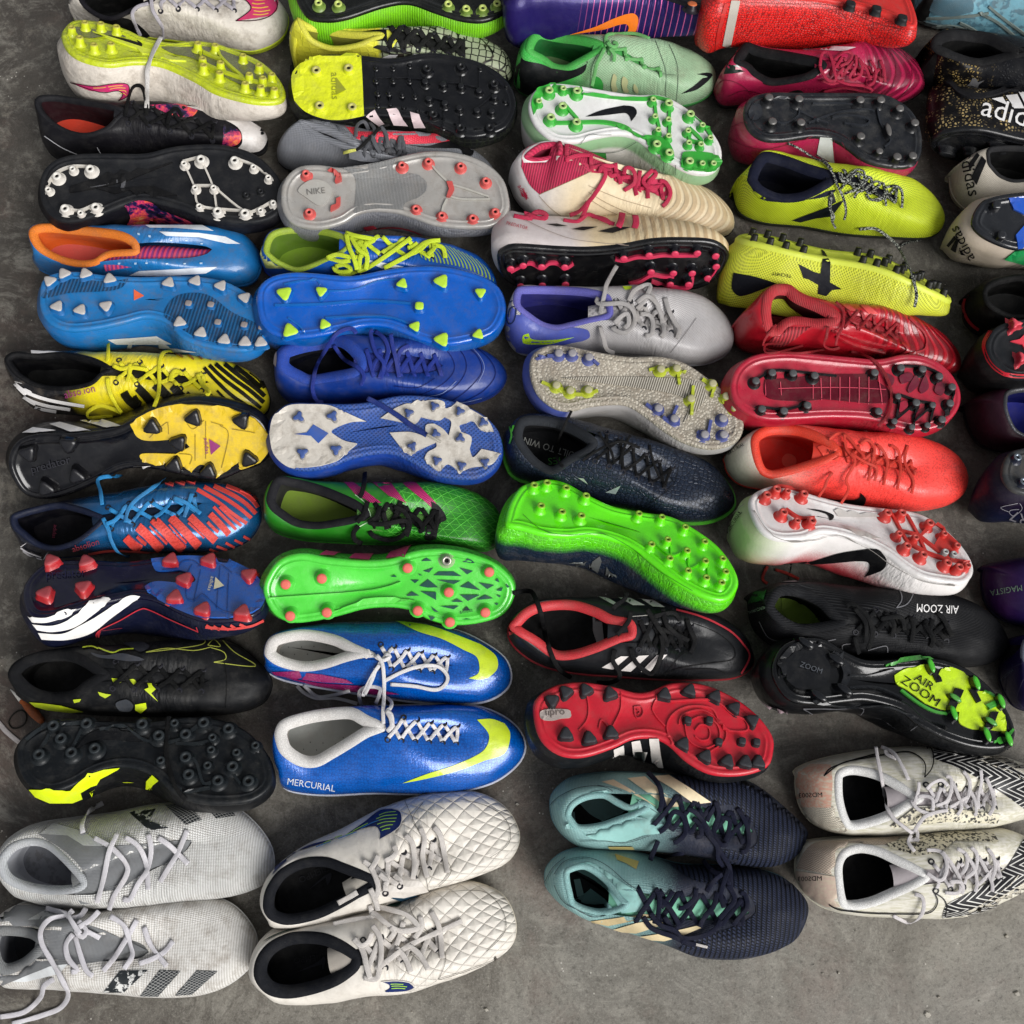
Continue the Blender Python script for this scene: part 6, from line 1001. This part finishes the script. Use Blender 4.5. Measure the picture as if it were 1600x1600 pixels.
SO('deep red boot lying sole up with small black round studs', '#a0142a r:.4 c:.2', '#b01e36 r:.3 c:.4 d:.15', '75 900 110 810 200 750 350 730 500 740 700 760 850 770 980 745 1100 760 1200 820 1265 920 1260 1020 1180 1110 1050 1140 930 1120 800 1080 600 1070 400 1080 250 1080 150 1040 90 980',
   studs=[('o', 4.6, 10, '#101113 r:.3 c:.3', '#4a4c4e r:.5', '208 878 293 835 402 838 515 850 828 835 965 810 1078 817 1165 855 1232 910 1222 995 1180 1080 240 1025 355 1035 477 1005 848 1037 1045 992'), ('o', 3.8, 9, '#101113 r:.3 c:.3', '#4a4c4e r:.5', '950 960 1130 1005 930 1090 1022 1120 1103 1110')],
   dec=[('c', 'shank_plate', '#5a1020 r:.35 c:.3', '250 880 400 870 560 850 ; 780 850 ; 900 940 880 1000 ; 780 1000 560 980 ; 420 990 260 970 250 880', .6), ('L', 'groove', '#d04a5e r:.4', 1.2, '320 925 500 920 700 920 880 930/250 890 255 960/330 890 335 960/500 870 500 980/540 870 545 980/590 865 590 985/640 865 640 985/690 865 690 990/740 865 740 995/790 860 790 1000/840 860 860 1000'),
        ('s', 'cell', '#6a1c30 r:.35', '880 850 920 870 910 910 880 900', .5), ('s', 'cell', '#6a1c30 r:.35', '950 860 1010 845 1010 880 960 900', .5), ('s', 'cell', '#6a1c30 r:.35', '990 930 1030 860 1050 900 1010 945', .5), ('s', 'cell', '#6a1c30 r:.35', '1050 930 1080 860 1100 920 1070 950', .5), ('s', 'cell', '#6a1c30 r:.35', '1130 940 1150 890 1185 910 1170 960', .5), ('s', 'cell', '#9a2038 r:.35', '940 1010 980 990 990 1020 950 1050', .5), ('s', 'cell', '#9a2038 r:.35', '1040 1050 1080 1040 1060 1090 1030 1090', .5),
        ('L', 'strut', '#141416 r:.3', 3.5, '208 878 293 835 402 838 515 850 620 860/240 1025 355 1035 477 1005/965 810 1078 817 1165 855/950 960 1045 992 1130 1005/950 960 940 1030 930 1090/1045 992 1030 1060 1022 1120/1045 992 940 1080/1130 1005 1022 1100/1232 910 1222 995 1180 1080/1130 1005 1103 1110', 1.6), ('L', 'stitching', '#5a0c18 r:.6', .8, '200 740 400 740 600 760')],
   free=[('700 730 790 760 850 810 890 880 910 950 900 1040 870 1090 840 1120', '#9c1826 r:.5', .004)])
Z(1120, 640, .33755)
UP('bright coral boot fading to a pale heel, coral laces and round insole sticker', '#fa4840 speck:2 r:.38 c:.2 d:.04 g:x:.10:.02:#c4bdae:1.6', O='38 250 60 180 130 110 200 75 330 66 500 75 700 93 880 110 1020 150 1110 210 1157 290 1152 375 1080 435 950 465 800 462 600 445 400 405 250 375 120 350 60 305',
   C='160 170 175 110 250 75 380 78 490 115 560 165 575 205 520 240 430 272 330 302 250 313 190 275', T='930 275', col='#ee4630 r:.5', lining='#c82a1c r:.8', ins='#c22a1c r:.7', ton='#e03c2c r:.5', lace='#d83a2a r:.6', sole='#c83a30', gap=.012, cw=.010, n=6, lw=.0034, lx=2, tb=.03, eye=0,
   dec=[('p', 'tongue_tab', '#e84838 r:.5', '465 175 490 168 570 200 560 240 500 225', .8), ('t', 'lettering', '#3a0c0c r:.6', 'NIKE', '508 200 560 215', 1.0), ('s', 'sticker', '#c9604c r:.6', '302 225 320 206 345 208 365 225 366 250 345 268 318 266 302 248'), ('t', 'lettering', '#1a1c18 r:.5', 'MERCURIAL', '46 215 130 165', 1.1), ('c', 'swoosh', '#101012 r:.4', '465 405 560 415 640 415 ; 660 405 665 382 ; 690 410 680 440 ; 600 445 460 420 465 405'), ('p', 'scuff', '#e8dcd8 r:.5', '680 96 705 92 690 105')],
   free=[('520 140 560 110 600 120 650 180 680 220 640 260', None, .0034), ('590 110 600 180 640 240 600 320 610 370 575 435', None, .0034), ('535 290 510 330 500 360 470 405', None, .0034), ('665 160 700 140 730 180 720 240 700 330', None, .0034), ('740 160 770 190 790 250 770 350', None, .0034), ('800 165 840 190 850 280 835 370', None, .0034), ('885 165 870 240 910 330 900 388', None, .0034), ('620 200 680 240 740 270 730 330', None, .0034)])
SO('white boot lying on its side with red studs and a large black side swoosh', '#e4dfdc r:.4 d:.1 g:z:.030:.060:#c8404a:2.4 g:x:.06:.01:#a8b888:.8', '#e2dedc r:.35 c:.3 d:.2', '155 430 195 375 300 348 430 388 600 432 780 455 900 470 1000 510 1100 590 1170 680 1188 745 1150 795 1080 795 960 772 870 722 780 655 650 595 500 562 400 592 280 592 200 542',
   studs=[('o', 5, 11, '#c4342e r:.35 c:.3', '#c85048 r:.4', '238 385 283 358 410 380 315 465 447 505 797 468 865 468 993 515 888 622 963 662 1075 700 1130 720', 1), ('o', 4, 10, '#c4342e r:.35 c:.3', '#c85048 r:.4', '333 368 378 505 1060 565 1120 620 850 565 927 583 1168 712', 1), ('o', 3.8, 8, '#8a8a88 r:.4', '#b0b0ae r:.4', '1065 650 1105 660', 1)],
   dec=[('c', 'swoosh', '#141416 r:.4', '410 460 470 465 510 475 ; 540 490 535 510 520 515 ; 515 495 490 480 410 460'), ('c', 'swoosh', '#0f0f11 r:.4', '275 710 400 710 560 665 650 650 ; 740 645 785 690 770 740 680 775 ; 705 740 700 705 640 700 ; 500 712 380 715 275 710'), ('L', 'strut', '#c4342e r:.4', 4, '797 468 850 565 888 622 963 662 1075 700/865 468 927 583 963 662/850 565 927 583/888 622 1000 680 1075 700/927 583 1075 700/993 515 1060 565 1120 620/1075 700 1168 712/315 465 378 505 447 505/238 385 283 358 410 380', 2), ('L', 'seam', '#8a8580 r:.6', .9, '170 470 230 560 320 605 450 600 560 580 700 640 830 730 960 790 1100 810/60 600 70 500 130 440'), ('t', 'lettering', '#1a1c18 r:.5', 'MERCURIAL', '60 575 122 478', 1.1),
        ('p', 'arch_panel', '#c2bdb8 r:.35', '540 470 560 455 600 475 620 465 660 485 690 475 740 490 760 500 560 500'), ('p', 'arch_panel', '#bdb8b2 r:.35', '570 540 620 550 650 560 690 570 730 590 760 600 700 600')],
   free=[('235 725 215 765 215 790 235 805', '#c83a30 r:.6', .0035), ('270 740 330 760 380 785', '#c83a30 r:.6', .0035)])
UP('matte black knit boot with grey outlined swoosh and a green insole', '#17181b #0c0c0e ribv:3 r:.5 d:.04', O='145 905 170 840 280 798 450 788 700 803 950 820 1150 868 1280 950 1342 1050 1342 1115 1250 1178 1100 1192 900 1180 700 1160 500 1140 300 1110 180 1030', far=.06,
   C='230 900 280 825 390 825 500 875 570 945 620 970 560 1010 400 1032 310 1000 250 950', T='1095 1030', col='#1b1c1f ribv:2 r:.8', lining='#0f1010 r:.9', ins='#6c8a1c r:.6', ton='#141517', lace='#0e0f11 r:.7', sole='#0c0d0e', gap=.012, cw=.010, n=6, lw=.0052, z=(.084, .076, .084, .056),
   dec=[('c', 'insole_panel', '#7a9a24 r:.6', '300 872 375 872 ; 500 975 ; 375 1005 300 930 ; 300 872'), ('t', 'lettering', '#e6e4e2 r:.4', 'AIR ZOOM', '1118 910 925 900', 1.3, ), ('t', 'lettering', '#8a9a88 r:.5', 'MERCURIAL', '230 905 145 935', 1.1), ('L', 'swoosh_outline', '#6c6c70 r:.4', 1.6, '300 800 500 795 700 800 900 815 910 850 880 900 830 918/830 918 855 880 840 835 780 820'), ('L', 'swoosh_outline', '#6c6c70 r:.4', 1.4, '200 980 240 1050 300 1070/445 1080 550 1060/600 1150 580 1090 620 1080/700 1110 780 1090 790 1120'), ('p', 'heel_panel', '#1a4a1e r:.5', '150 880 190 830 240 815 220 880 150 900')],
   free=['600 910 630 900 700 960 720 1040 700 1110', '640 920 690 990 690 1080', '780 940 820 990 810 1050', '760 970 850 960 870 1020', '900 960 910 1010 900 1080', '1000 970 990 1040 1050 1100', '1020 940 1050 970 1090 1050', '960 990 1000 1060 990 1100', '640 1050 650 1100 660 1130'])
SO('glossy black boot lying on its side with a neon green forefoot window and studs', '#0f1012 r:.35 c:.3 d:.1', '#0c0d0f r:.14 c:.8 d:.1', '262 1180 310 1090 400 1058 500 1062 600 1120 700 1160 850 1155 1000 1150 1150 1195 1270 1290 1350 1400 1382 1500 1335 1562 1200 1562 1050 1515 930 1450 850 1385 700 1345 600 1350 480 1362 350 1345 280 1265', tilt=10, outs=.005,
   studs=[('b', 5, 12, '#101113 r:.2 c:.6', '#4ab82c r:.3 c:.3', '1000 1180 1210 1260 1105 1400 1260 1500 1325 1345 1360 1520', 0, 60), ('b', 4.5, 10, '#101113 r:.2 c:.6', '#4c9a3c r:.3 c:.3', '1112 1330 1278 1440', 0, 20), ('b', 6, 11, '#0c0d10 r:.12 c:.9', '#101216 r:.12 c:.9', '420 1075 560 1150 480 1320 600 1290', 0, 20)],
   dec=[('c', 'heel_block', '#0b0c0f r:.1 c:1', '285 1150 340 1090 410 1070 ; 470 1085 500 1130 520 1200 ; 500 1270 440 1300 ; 360 1290 300 1230 285 1150', 4), ('c', 'heel_brace', '#14161a r:.12 c:1', '530 1120 560 1120 600 1180 ; 610 1230 590 1290 ; 560 1290 575 1220 530 1120', 5), ('c', 'window_panel', '#c4e81a #a8d418 crinkle:30 r:.25 c:.5', '820 1230 870 1200 960 1180 ; 1010 1240 1040 1200 1090 1200 1180 1240 ; 1200 1300 1260 1310 1310 1370 1340 1460 ; 1330 1490 1240 1480 ; 1180 1480 1120 1450 1120 1400 ; 1040 1390 960 1360 ; 880 1300 830 1270 820 1230', .8), ('t', 'lettering', '#1a1c10 r:.5', 'ZOOM', '846 1262 1014 1376', .85), ('t', 'lettering', '#1a1c10 r:.5', 'AIR', '908 1250 992 1304', .8), ('L', 'rim', '#3f9a34 r:.3 c:.4', 4, '780 1185 850 1165 960 1150 1000 1150/850 1300 930 1360 1010 1400 1090 1410/1240 1300 1290 1330 1330 1360/1280 1540 1340 1520 1370 1480', 1.6),
        ('p', 'slot', '#101113 r:.3', '1020 1200 1040 1260 1015 1265 985 1210', .8), ('p', 'slot', '#101113 r:.3', '1100 1290 1140 1300 1100 1390 1060 1390', .8), ('p', 'slot', '#101113 r:.3', '1190 1290 1220 1350 1200 1360 1165 1300', .8), ('p', 'slot', '#101113 r:.3', '1265 1400 1300 1400 1270 1480 1230 1480', .8), ('t', 'lettering', '#4c5056 r:.3', 'ZOOM', '380 1190 480 1225', 1.0), ('L', 'swoosh_outline', '#5c5c60 r:.4', 1.2, '400 1380 550 1380 680 1380 620 1450 590 1450 480 1420 400 1380/650 1520 680 1480 720 1510 760 1500 800 1530/900 1480 930 1460'), ('c', 'swoosh', '#b8a0a8 r:.4', '190 1330 240 1365 290 1380 ; 325 1400 320 1420 295 1420 ; 300 1400 260 1390 190 1330'),
        ('L', 'mould_rib', '#17191c r:.2 c:.6', 3, '610 1230 700 1230 820 1200/610 1290 740 1290 860 1340/440 1350 600 1370 800 1370 950 1450', 1)])
Z(1220, 1150, .2375)
MD = '#dad6ca #c2bea8 streak:14 r:.4 c:.15 d:.1'
def mds(up):
    if up: return [('c', 'toe_panel', '#17171b #d8d6d0 zig:11 r:.35 c:.2', '1000 75 1200 90 1500 140 1800 260 ; 1850 360 1780 440 1600 480 ; 1400 340 1200 230 1000 150 ; 1000 75'), 
        ('c', 'net_panel', '#ddd6c4 #1a1a1c grid:4 r:.4', '1250 95 1400 95 1600 150 1800 240 ; 1800 300 1600 250 1400 150 1250 95'), ('c', 'net_panel', '#cfc6b4 #1a1a1c grid:3.4 r:.4', '105 470 380 470 400 560 440 620 ; 350 630 200 560 105 470'), ('p', 'heel_panel', '#cf9c88 #c9b9a4 streak:14 r:.4', '95 320 120 240 200 190 330 190 340 300 330 470 110 465'),
        ('t', 'lettering', '#17171a r:.5', 'MDS003', '275 400 125 405', .95, 'm'), ('L', 'swoosh_outline', '#17171a r:.4', 2, '285 265 330 215 450 170 640 120/285 265 400 185 560 150 760 115 850 112 920 150 950 200 945 275/945 275 990 220 1005 150 990 90 960 72'), ('p', 'speckle_band', '#d4cdb4 #1c1c1a speck:3.4 r:.4', '720 590 880 470 1100 480 1440 515 1420 570 1100 560 900 575 740 600')]
    return [('c', 'toe_panel', '#17171b #d8d6d0 zig:11 r:.35 c:.2', '1600 670 1780 760 1800 860 1700 970 1500 1080 ; 1300 1160 1060 1195 ; 1090 1110 1200 1050 1300 1000 ; 1450 900 1550 760 1600 670'), 
        ('c', 'net_panel', '#ddd6c4 #1a1a1c grid:4 r:.4', '1180 1190 1400 1080 1600 960 1700 900 ; 1750 930 1500 1085 1300 1165 1180 1190'), ('c', 'net_panel', '#bfae9c #1a1a1c grid:3.4 r:.4', '105 870 200 720 400 690 700 670 800 660 ; 700 715 520 715 420 750 380 800 360 920 ; 105 870'), ('p', 'heel_panel', '#c9b0a0 #c9b9a4 streak:14 r:.4', '95 885 355 925 370 1060 420 1120 300 1120 180 1060 110 960'),
        ('t', 'lettering', '#17171a r:.5', 'MDS003', '272 950 120 955', .95, 'm'), ('L', 'swoosh_outline', '#17171a r:.4', 2, '1010 1030 1070 1070 1090 1120 1080 1180/1010 1030 1030 1080 1010 1130 960 1160 850 1165 600 1160 400 1140 320 1105'), ('p', 'speckle_band', '#d4cdb4 #1c1c1a speck:3.4 r:.4', '690 715 900 660 1150 630 1400 640 1430 700 1150 690 1050 770 900 790 720 740')]
MK = dict(col='#ecebe8 r:.6', lining='#101012 r:.9', ins='#0a0a0c', ton='#b0a8aa r:.6', lace='#dad5d6 r:.7', sole='#c4bda8', gap=.014, cw=.009, n=6, lw=.0040, tb=.035)
UP('cream and black chevron toed boot, upper of its pair, laces looping up', MD, O='95 300 120 235 250 170 450 120 700 83 950 68 1200 85 1500 140 1780 260 1850 380 1700 520 1600 545 1400 595 1200 618 1000 630 800 655 550 655 350 635 200 565 120 450',
   C='358 320 370 240 430 205 520 203 650 235 780 300 890 380 940 420 850 470 750 535 600 592 470 615 410 570 368 440', T='1425 400', dec=mds(1), **MK,
   free=['625 70 640 160 660 260 680 370 690 450 740 540 800 590 865 640', '660 70 740 110 800 200 840 290', '690 90 700 120 760 150', '910 300 905 360 880 440', '900 400 960 395 1000 420 1000 490', '860 420 900 480 1000 520', '1100 490 1030 500 950 530 900 590 880 630', '1085 265 1120 280 1120 360 1090 430 1020 460', '1130 300 1170 400 1190 470 1160 520', '1200 230 1240 290 1240 370 1210 440', '1240 350 1280 430 1285 510 1270 520', '1315 220 1320 300 1300 400 1300 480', '1350 270 1390 370 1400 460 1370 520', '1110 470 1150 450 1230 400', '960 350 1000 310 1060 290 1100 330', '860 640 890 620 900 660 880 690'])
UP('cream and black chevron toed boot, lower of its pair, over bare concrete', MD, O='95 880 110 780 200 710 400 680 700 662 900 640 1200 610 1450 608 1600 650 1780 755 1810 860 1700 970 1500 1083 1300 1163 1100 1198 850 1193 600 1183 400 1163 250 1113 130 1003',
   C='358 900 375 800 430 740 530 714 650 735 760 785 880 845 960 895 975 945 880 1005 750 1062 600 1122 450 1142 385 1090', T='1460 870', dec=mds(0), **MK,
   free=['880 1040 930 1060 940 1130 910 1200 850 1230 770 1200 740 1180', '960 750 1050 760 1090 830 1080 920 1040 950 960 900', '1060 760 1130 850 1180 950 1170 1030 1080 1030', '1160 740 1220 780 1220 860 1180 920', '1250 730 1290 780 1280 880 1210 940', '1210 770 1270 860 1290 960 1280 1025', '1300 790 1350 880 1390 970 1390 1025', '1360 740 1400 800 1410 880 1380 960', '1390 880 1330 950 1290 980', '1110 960 1180 960 1200 1000 1190 1040', '860 650 840 700 880 760', '850 690 890 680 910 690'])
Z(0, 0, 1)
# ======== last column, cut by the right edge
UP('pale blue trainer with grey overlays in the top right corner', '#6fa4b4 #4c7c8e speck:9 r:.6 d:.3', O='1430 0 1440 -50 1500 -80 1600 -85 1700 -60 1770 -20 1780 25 1720 62 1640 70 1560 55 1480 40 1440 28', C='1450 -20 1470 -50 1520 -60 1580 -50 1600 -35 1560 -20 1510 -10 1470 -8', T='1690 -30', sole='#4a5c60 r:.4', n=3, name='trainer', lace='#b0b8bc', NRR=90,
   dec=[('c', 'mesh_panel', '#4f7280 mesh:2.5 r:.6', '1445 5 1455 -20 1480 -30 ; 1518 0 1520 18 ; 1490 25 1460 22 1445 5'), ('L', 'overlay', '#6f7c78 r:.5', 4, '1435 28 1470 28 1520 24 1545 20/1500 35 1520 45 1545 62/1530 20 1560 35 1590 60/1545 10 1570 30 1605 55/1445 45 1480 40 1510 45', .8)])
UP('black and gold scaled boot with a small grey X, upper of its pair', '#0e0d0e #a08850 scale:4 r:.35 m:.1 g:x:.05:.09:#141519:.3', O='1437 95 1444 68 1470 50 1505 43 1560 48 1640 60 1720 85 1785 115 1792 145 1740 170 1650 170 1560 160 1490 148 1450 128', far=.066, C='1456 72 1466 52 1500 47 1545 52 1580 66 1606 82 1575 92 1533 102 1500 95 1474 86', T='1705 115', col='#1a1a1c r:.85', lining='#0c0c0d r:.9', ins='#0a0a0a', lace='#0c0c0d', sole='#101012', cw=.013, z=(.084, .066, .084, .056), n=5,
   dec=[('p', 'x_mark', '#5c5c5e r:.4', '1504 138 1515 130 1520 121 1526 123 1528 128 1538 125 1529 132 1527 139 1523 135 1518 133')])
SO('black and gold scaled boot lying on its side with big white lettering', '#0f0e0f #b09a68 scale:4.4 r:.35 g:x:.08:.11:#16171c:.3', '#131417 r:.25 c:.4', '1455 222 1800 262', tmpl=1.0, tilt=-82, hh=(.088, .074, .092, .062), pitch=0,
   studs=[('b', 7, 11, '#151619 r:.3 c:.3', '#1a1b1e r:.4', '1480 245 1520 248 1560 240', 0, 10)],
   dec=[('t', 'lettering', '#e8e6e4 r:.4', 'adidas', '1531 180 1638 208', 1.0), ('p', 'logo', '#e8e6e4 r:.4', '1549 155 1566 152 1574 165'), ('p', 'logo', '#e8e6e4 r:.4', '1571 150 1589 148 1600 170 1584 170 1578 160'), ('p', 'logo', '#e8e6e4 r:.4', '1591 144 1612 146 1640 180 1605 172'), ('L', 'collar_edge', '#17171a r:.8', 7, '1472 126 1485 132 1500 146 1520 152 1550 148 1575 140 1600 132', 2)])
UP('white boot seen at its heel with large black lettering, yellow thread inside', '#b9b1a4 #a8a090 mesh:3 r:.5 d:.15', O='1485 285 1489 262 1508 242 1545 229 1620 226 1700 238 1780 260 1832 300 1822 328 1740 348 1640 348 1560 342 1515 328 1492 308', C='1543 252 1548 230 1600 229 1660 238 1695 260 1640 276 1590 285 1565 278 1550 264', T='1790 290', col='#2a2a2c r:.8', lining='#0c0c0d r:.9', ins='#0a0a0a', cw=.005, n=3, sole='#b0a898',
   dec=[('t', 'lettering', '#101012 r:.4', 'adidas', '1499 240 1514 307', 1.0), ('p', 'logo', '#101012 r:.4', '1534 244 1541 252 1526 289 1518 276'), ('p', 'logo', '#101012 r:.4', '1527 239 1531 243 1515 268 1514 256'), ('p', 'logo', '#101012 r:.4', '1519 240 1524 238 1512 250')])
SO('white boot lying sole up, black heel plate with blue and green fins', '#b4a797 r:.5 rib:9 lim:.06:.07 d:.15', '#1c1e22 r:.1 c:.9 d:.05', '1521 345 1530 322 1550 308 1600 300 1680 296 1760 305 1820 330 1840 365 1820 400 1760 410 1700 395 1640 385 1590 388 1550 375 1528 360', outs=.006, hh=(.088, .075, .085, .05),
   studs=[('q', 6, 9, '#17181c r:.1 c:.9', '#222428 r:.2 c:.6', '1568 365 1560 318', 0)],
   dec=[('p', 'fin', '#1450b8 r:.15 c:.8', '1575 309 1610 305 1625 335 1600 336 1583 328', 1.5), ('p', 'fin', '#1450b8 r:.15 c:.8', '1586 368 1600 352 1640 345 1640 380 1590 388', 1.5), ('t', 'lettering', '#101012 r:.4', 'adidas', '1524 402 1497 352', 1.0), ('p', 'logo', '#101012 r:.4', '1480 383 1492 368 1496 372 1483 386'), ('p', 'logo', '#101012 r:.4', '1486 389 1496 371 1499 375 1494 394'), ('p', 'logo', '#101012 r:.4', '1499 388 1510 398 1502 397'), ('p', 'fin', '#1c8a4a r:.4', '1570 404 1585 392 1620 388 1620 415 1600 412', .8)])
UP('plain black boot with a thin red heel rim, beyond the deep red boot', '#0b0b0c r:.5 rib:2 lim:.11:.12', O='1506 480 1514 455 1543 434 1590 424 1670 424 1760 440 1820 470 1832 500 1780 530 1680 538 1600 535 1540 525 1512 505', C='1537 462 1545 443 1590 430 1660 440 1705 465 1650 490 1590 497 1550 482', T='1790 480', col='#0c0c0d r:.8', lining='#060606', sole='#0b0b0c', n=3, lace='#101010',
   dec=[('L', 'rim', '#a01828 r:.4', 5, '1513 455 1506 475 1508 490 1518 506 1530 515')])
SO('black soled boot with a red rim and red pronged studs at the right edge', '#0b0b0c r:.5', '#1d1f22 r:.35 c:.2 d:.1', '1542 545 1553 515 1590 500 1680 492 1770 500 1840 530 1850 560 1800 592 1700 594 1640 586 1590 590 1557 572', outs=.003,
   studs=[('x', 6, 11, '#b02838 r:.35', '#d84a58 r:.4', '1590 503 1601 556', 0), ], dec=[('L', 'rim', '#c01c2c r:.35', 6, '1549 516 1538 535 1540 552 1552 572 1575 586 1605 588'), ('p', 'star_mark', '#d83c4c r:.4', '1578 534 1592 531 1600 523 1606 531 1620 535 1606 539 1601 548 1596 539', 1)])
UP('dark maroon boot with shiny grey collar edge and blue inside', '#250b18 r:.45 d:.05', O='1508 648 1514 625 1545 607 1600 598 1700 600 1790 620 1842 650 1842 682 1760 705 1650 712 1580 708 1530 692', C='1569 628 1580 608 1640 606 1700 625 1720 645 1680 670 1620 685 1590 677 1575 655', T='1800 650', col='#4c4e54 r:.3 m:.3', lining='#0c1050 r:.7', ins='#1c2494 r:.6', sole='#0c0810', cw=.005, n=3, lace='#101010')
SO('dark grey soled boot with metal ringed studs and outlined number on its side', '#181024 r:.45 g:z:.02:.05:#10142c:.6', '#3a3c3e r:.4 c:.2 d:.3', tilt=14, P='1568 742 1575 712 1600 700 1680 690 1760 695 1830 720 1850 755 1810 795 1740 795 1680 778 1620 772 1585 765', outs=.006, hh=(.09, .08, .088, .05),
   studs=[('o', 4.5, 8, '#1c2030 r:.3 c:.4', '#7c8690 m:.6 r:.3', '1592 712 1602 750', 1)], dec=[('L', 'outline_mark', '#8a8890 r:.5', 1.0, '1590 786 1564 792 1576 799/1593 786 1597 793 1592 800 1583 805 1577 800 1580 796 1592 795'), ('t', 'lettering', '#77757c r:.5', 'CR7', '1625 812 1582 796', .9)])
UP('dark purple boot with small green lettering at its heel, beside the matte black boot', '#1c1040 r:.4 c:.2 d:.04 g:x:.04:.02:#2a1038:.3', O='1534 908 1543 884 1575 870 1640 862 1730 870 1810 895 1850 930 1830 968 1740 986 1650 986 1580 974 1545 948', C='1612 905 1630 880 1690 878 1730 905 1700 932 1650 942 1620 932', T='1800 930', sole='#100c24', col='#141020 r:.8', n=3, lace='#151020', cw=.006,
   dec=[('t', 'lettering', '#5c7060 r:.5', 'MAGISTA', '1596 914 1547 922', 1.1)])
UP('dark purple boot at the right edge above the cream chevron toed pair', '#150c34 r:.4 c:.2 d:.04', O='1562 1055 1572 1022 1596 994 1680 980 1770 990 1840 1030 1840 1080 1780 1112 1690 1120 1600 1110 1575 1090', C='1597 1015 1610 995 1670 988 1720 1005 1730 1030 1680 1050 1630 1052 1602 1038', T='1790 1050', sole='#0c0820', col='#5c6070 r:.6', n=3, lace='#151020', cw=.005,
   dec=[('t', 'lettering', '#4a5868 r:.5', 'MAGISTA', '1582 1045 1562 1062', .9), ('L', 'seam', '#33304a r:.5', 1, '1600 1035 1575 1050 1570 1080/1600 1060 1590 1090 1600 1105')])
# ======== small things on the floor at the left edge
def axis_lathe(name, spec, a, c, prof, parent, M):
    """solid of revolution along a -> c, prof = [(share, radius)]"""
    a, c = Vector(a), Vector(c); t = (c - a); s = t.normalized().cross(Vector((0, 0, 1))).normalized(); u = s.cross(t.normalized()); V = []
    for f, r in prof: V += [M @ (a + t * f + (s * math.cos(k * math.pi / 6) + u * math.sin(k * math.pi / 6)) * r) for k in range(12)]
    n = len(prof); Fc = [(i * 12 + k, i * 12 + (k + 1) % 12, (i + 1) * 12 + (k + 1) % 12, (i + 1) * 12 + k) for i in range(n - 1) for k in range(12)]
    return mesh(name, V, Fc + [tuple(range(12))[::-1], tuple(range((n - 1) * 12, n * 12))], spec, parent)
q0, q1, q2 = on_z((16, 1077), .006), on_z((33, 1094), .006), on_z((67, 1128), .006)
hr = bpy.data.objects.new('brush_handle', None); COL.objects.link(hr); hr.location = (q1.x, q1.y, 0)
hr['label'] = 'orange brown tapered handle with a white tip under the neon splashed boot'; hr['category'] = 'handle'
Mi = Matrix.Translation((-q1.x, -q1.y, 0))
axis_lathe('tip', '#c9c6c0 r:.6', q0, q1, [(0, .0004), (.5, .0018), (1, .0030)], hr, Mi)
axis_lathe('grip', '#a8541e streak:12 r:.55 d:.3', q1, q2, [(0, .0026), (.06, .0034), (.10, .0028), (.3, .0044), (.6, .0054), (.88, .0046), (1, .0034)], hr, Mi)
pl = [on_z(tuple(p), .0018) for p in catmull([(-30, 1096), (-8, 1122), (8, 1141), (20, 1152), (30, 1160)], False, 6)]
lc = ribbon('shoelace', '#bdb6b4 r:.8 weave:1.7', [tuple(p) for p in pl], .0055, None); lc['label'] = 'end of a white flat lace lying on the floor at the left edge'; lc['category'] = 'shoelace'
rgp = catmull([(14, 1128), (22, 1115), (34, 1110), (41, 1117), (40, 1128), (32, 1136), (20, 1138)], True, 5); rgp.append(rgp[0])
rn = ribbon('rubber_ring', '#16150f r:.6', [tuple(on_z(tuple(p), .001)) for p in rgp], .0016, None, th=.9); rn['label'] = 'thin black rubber ring lying flat on the floor beside the orange brown handle'; rn['category'] = 'rubber ring'
# ---------------------------------------------------------------- loose lace ends, laid over whatever is beneath them
bpy.context.view_layer.update()
dg = bpy.context.evaluated_depsgraph_get()
for b, f, spec, lw, zf in FREE:
    ZF[:] = zf
    if isinstance(f, tuple):
        spec = f[1] if len(f) > 1 and f[1] else spec; lw = f[2] if len(f) > 2 else lw; f = f[0]
    pl = resamp(catmull(P2(f), False, 10), 0 + max(12, int(sum(math.dist(a, c) for a, c in zip(P2(f)[:-1], P2(f)[1:])) / 3.2)))
    zz, last = [], .05
    for p in pl:
        hit, loc, nrm, idx, ob, mw = SC.ray_cast(dg, CAM, ray(p)); last = loc.z if hit else last; zz.append(last)
    zz = np.array(zz); n = len(zz); k = 4
    mx = np.array([zz[max(0, i - k):i + k + 1].max() for i in range(n)])
    ker = np.exp(-np.linspace(-1.6, 1.6, 2 * k + 1) ** 2); ker /= ker.sum()
    s = np.convolve(np.pad(mx, k, mode='edge'), ker, 'valid'); s = np.maximum(s, zz)
    s = np.convolve(np.pad(s, 2, mode='edge'), np.ones(5) / 5, 'valid') + .0022
    pts = [b.Mi @ on_z(p, float(q)) for p, q in zip(pl, s)]
    up = b.Mi.to_3x3() @ Vector((0, -.2, 1))
    ribbon('lace', fixc(spec) + ' weave:1.7', pts, lw, b.root, tuple(up))
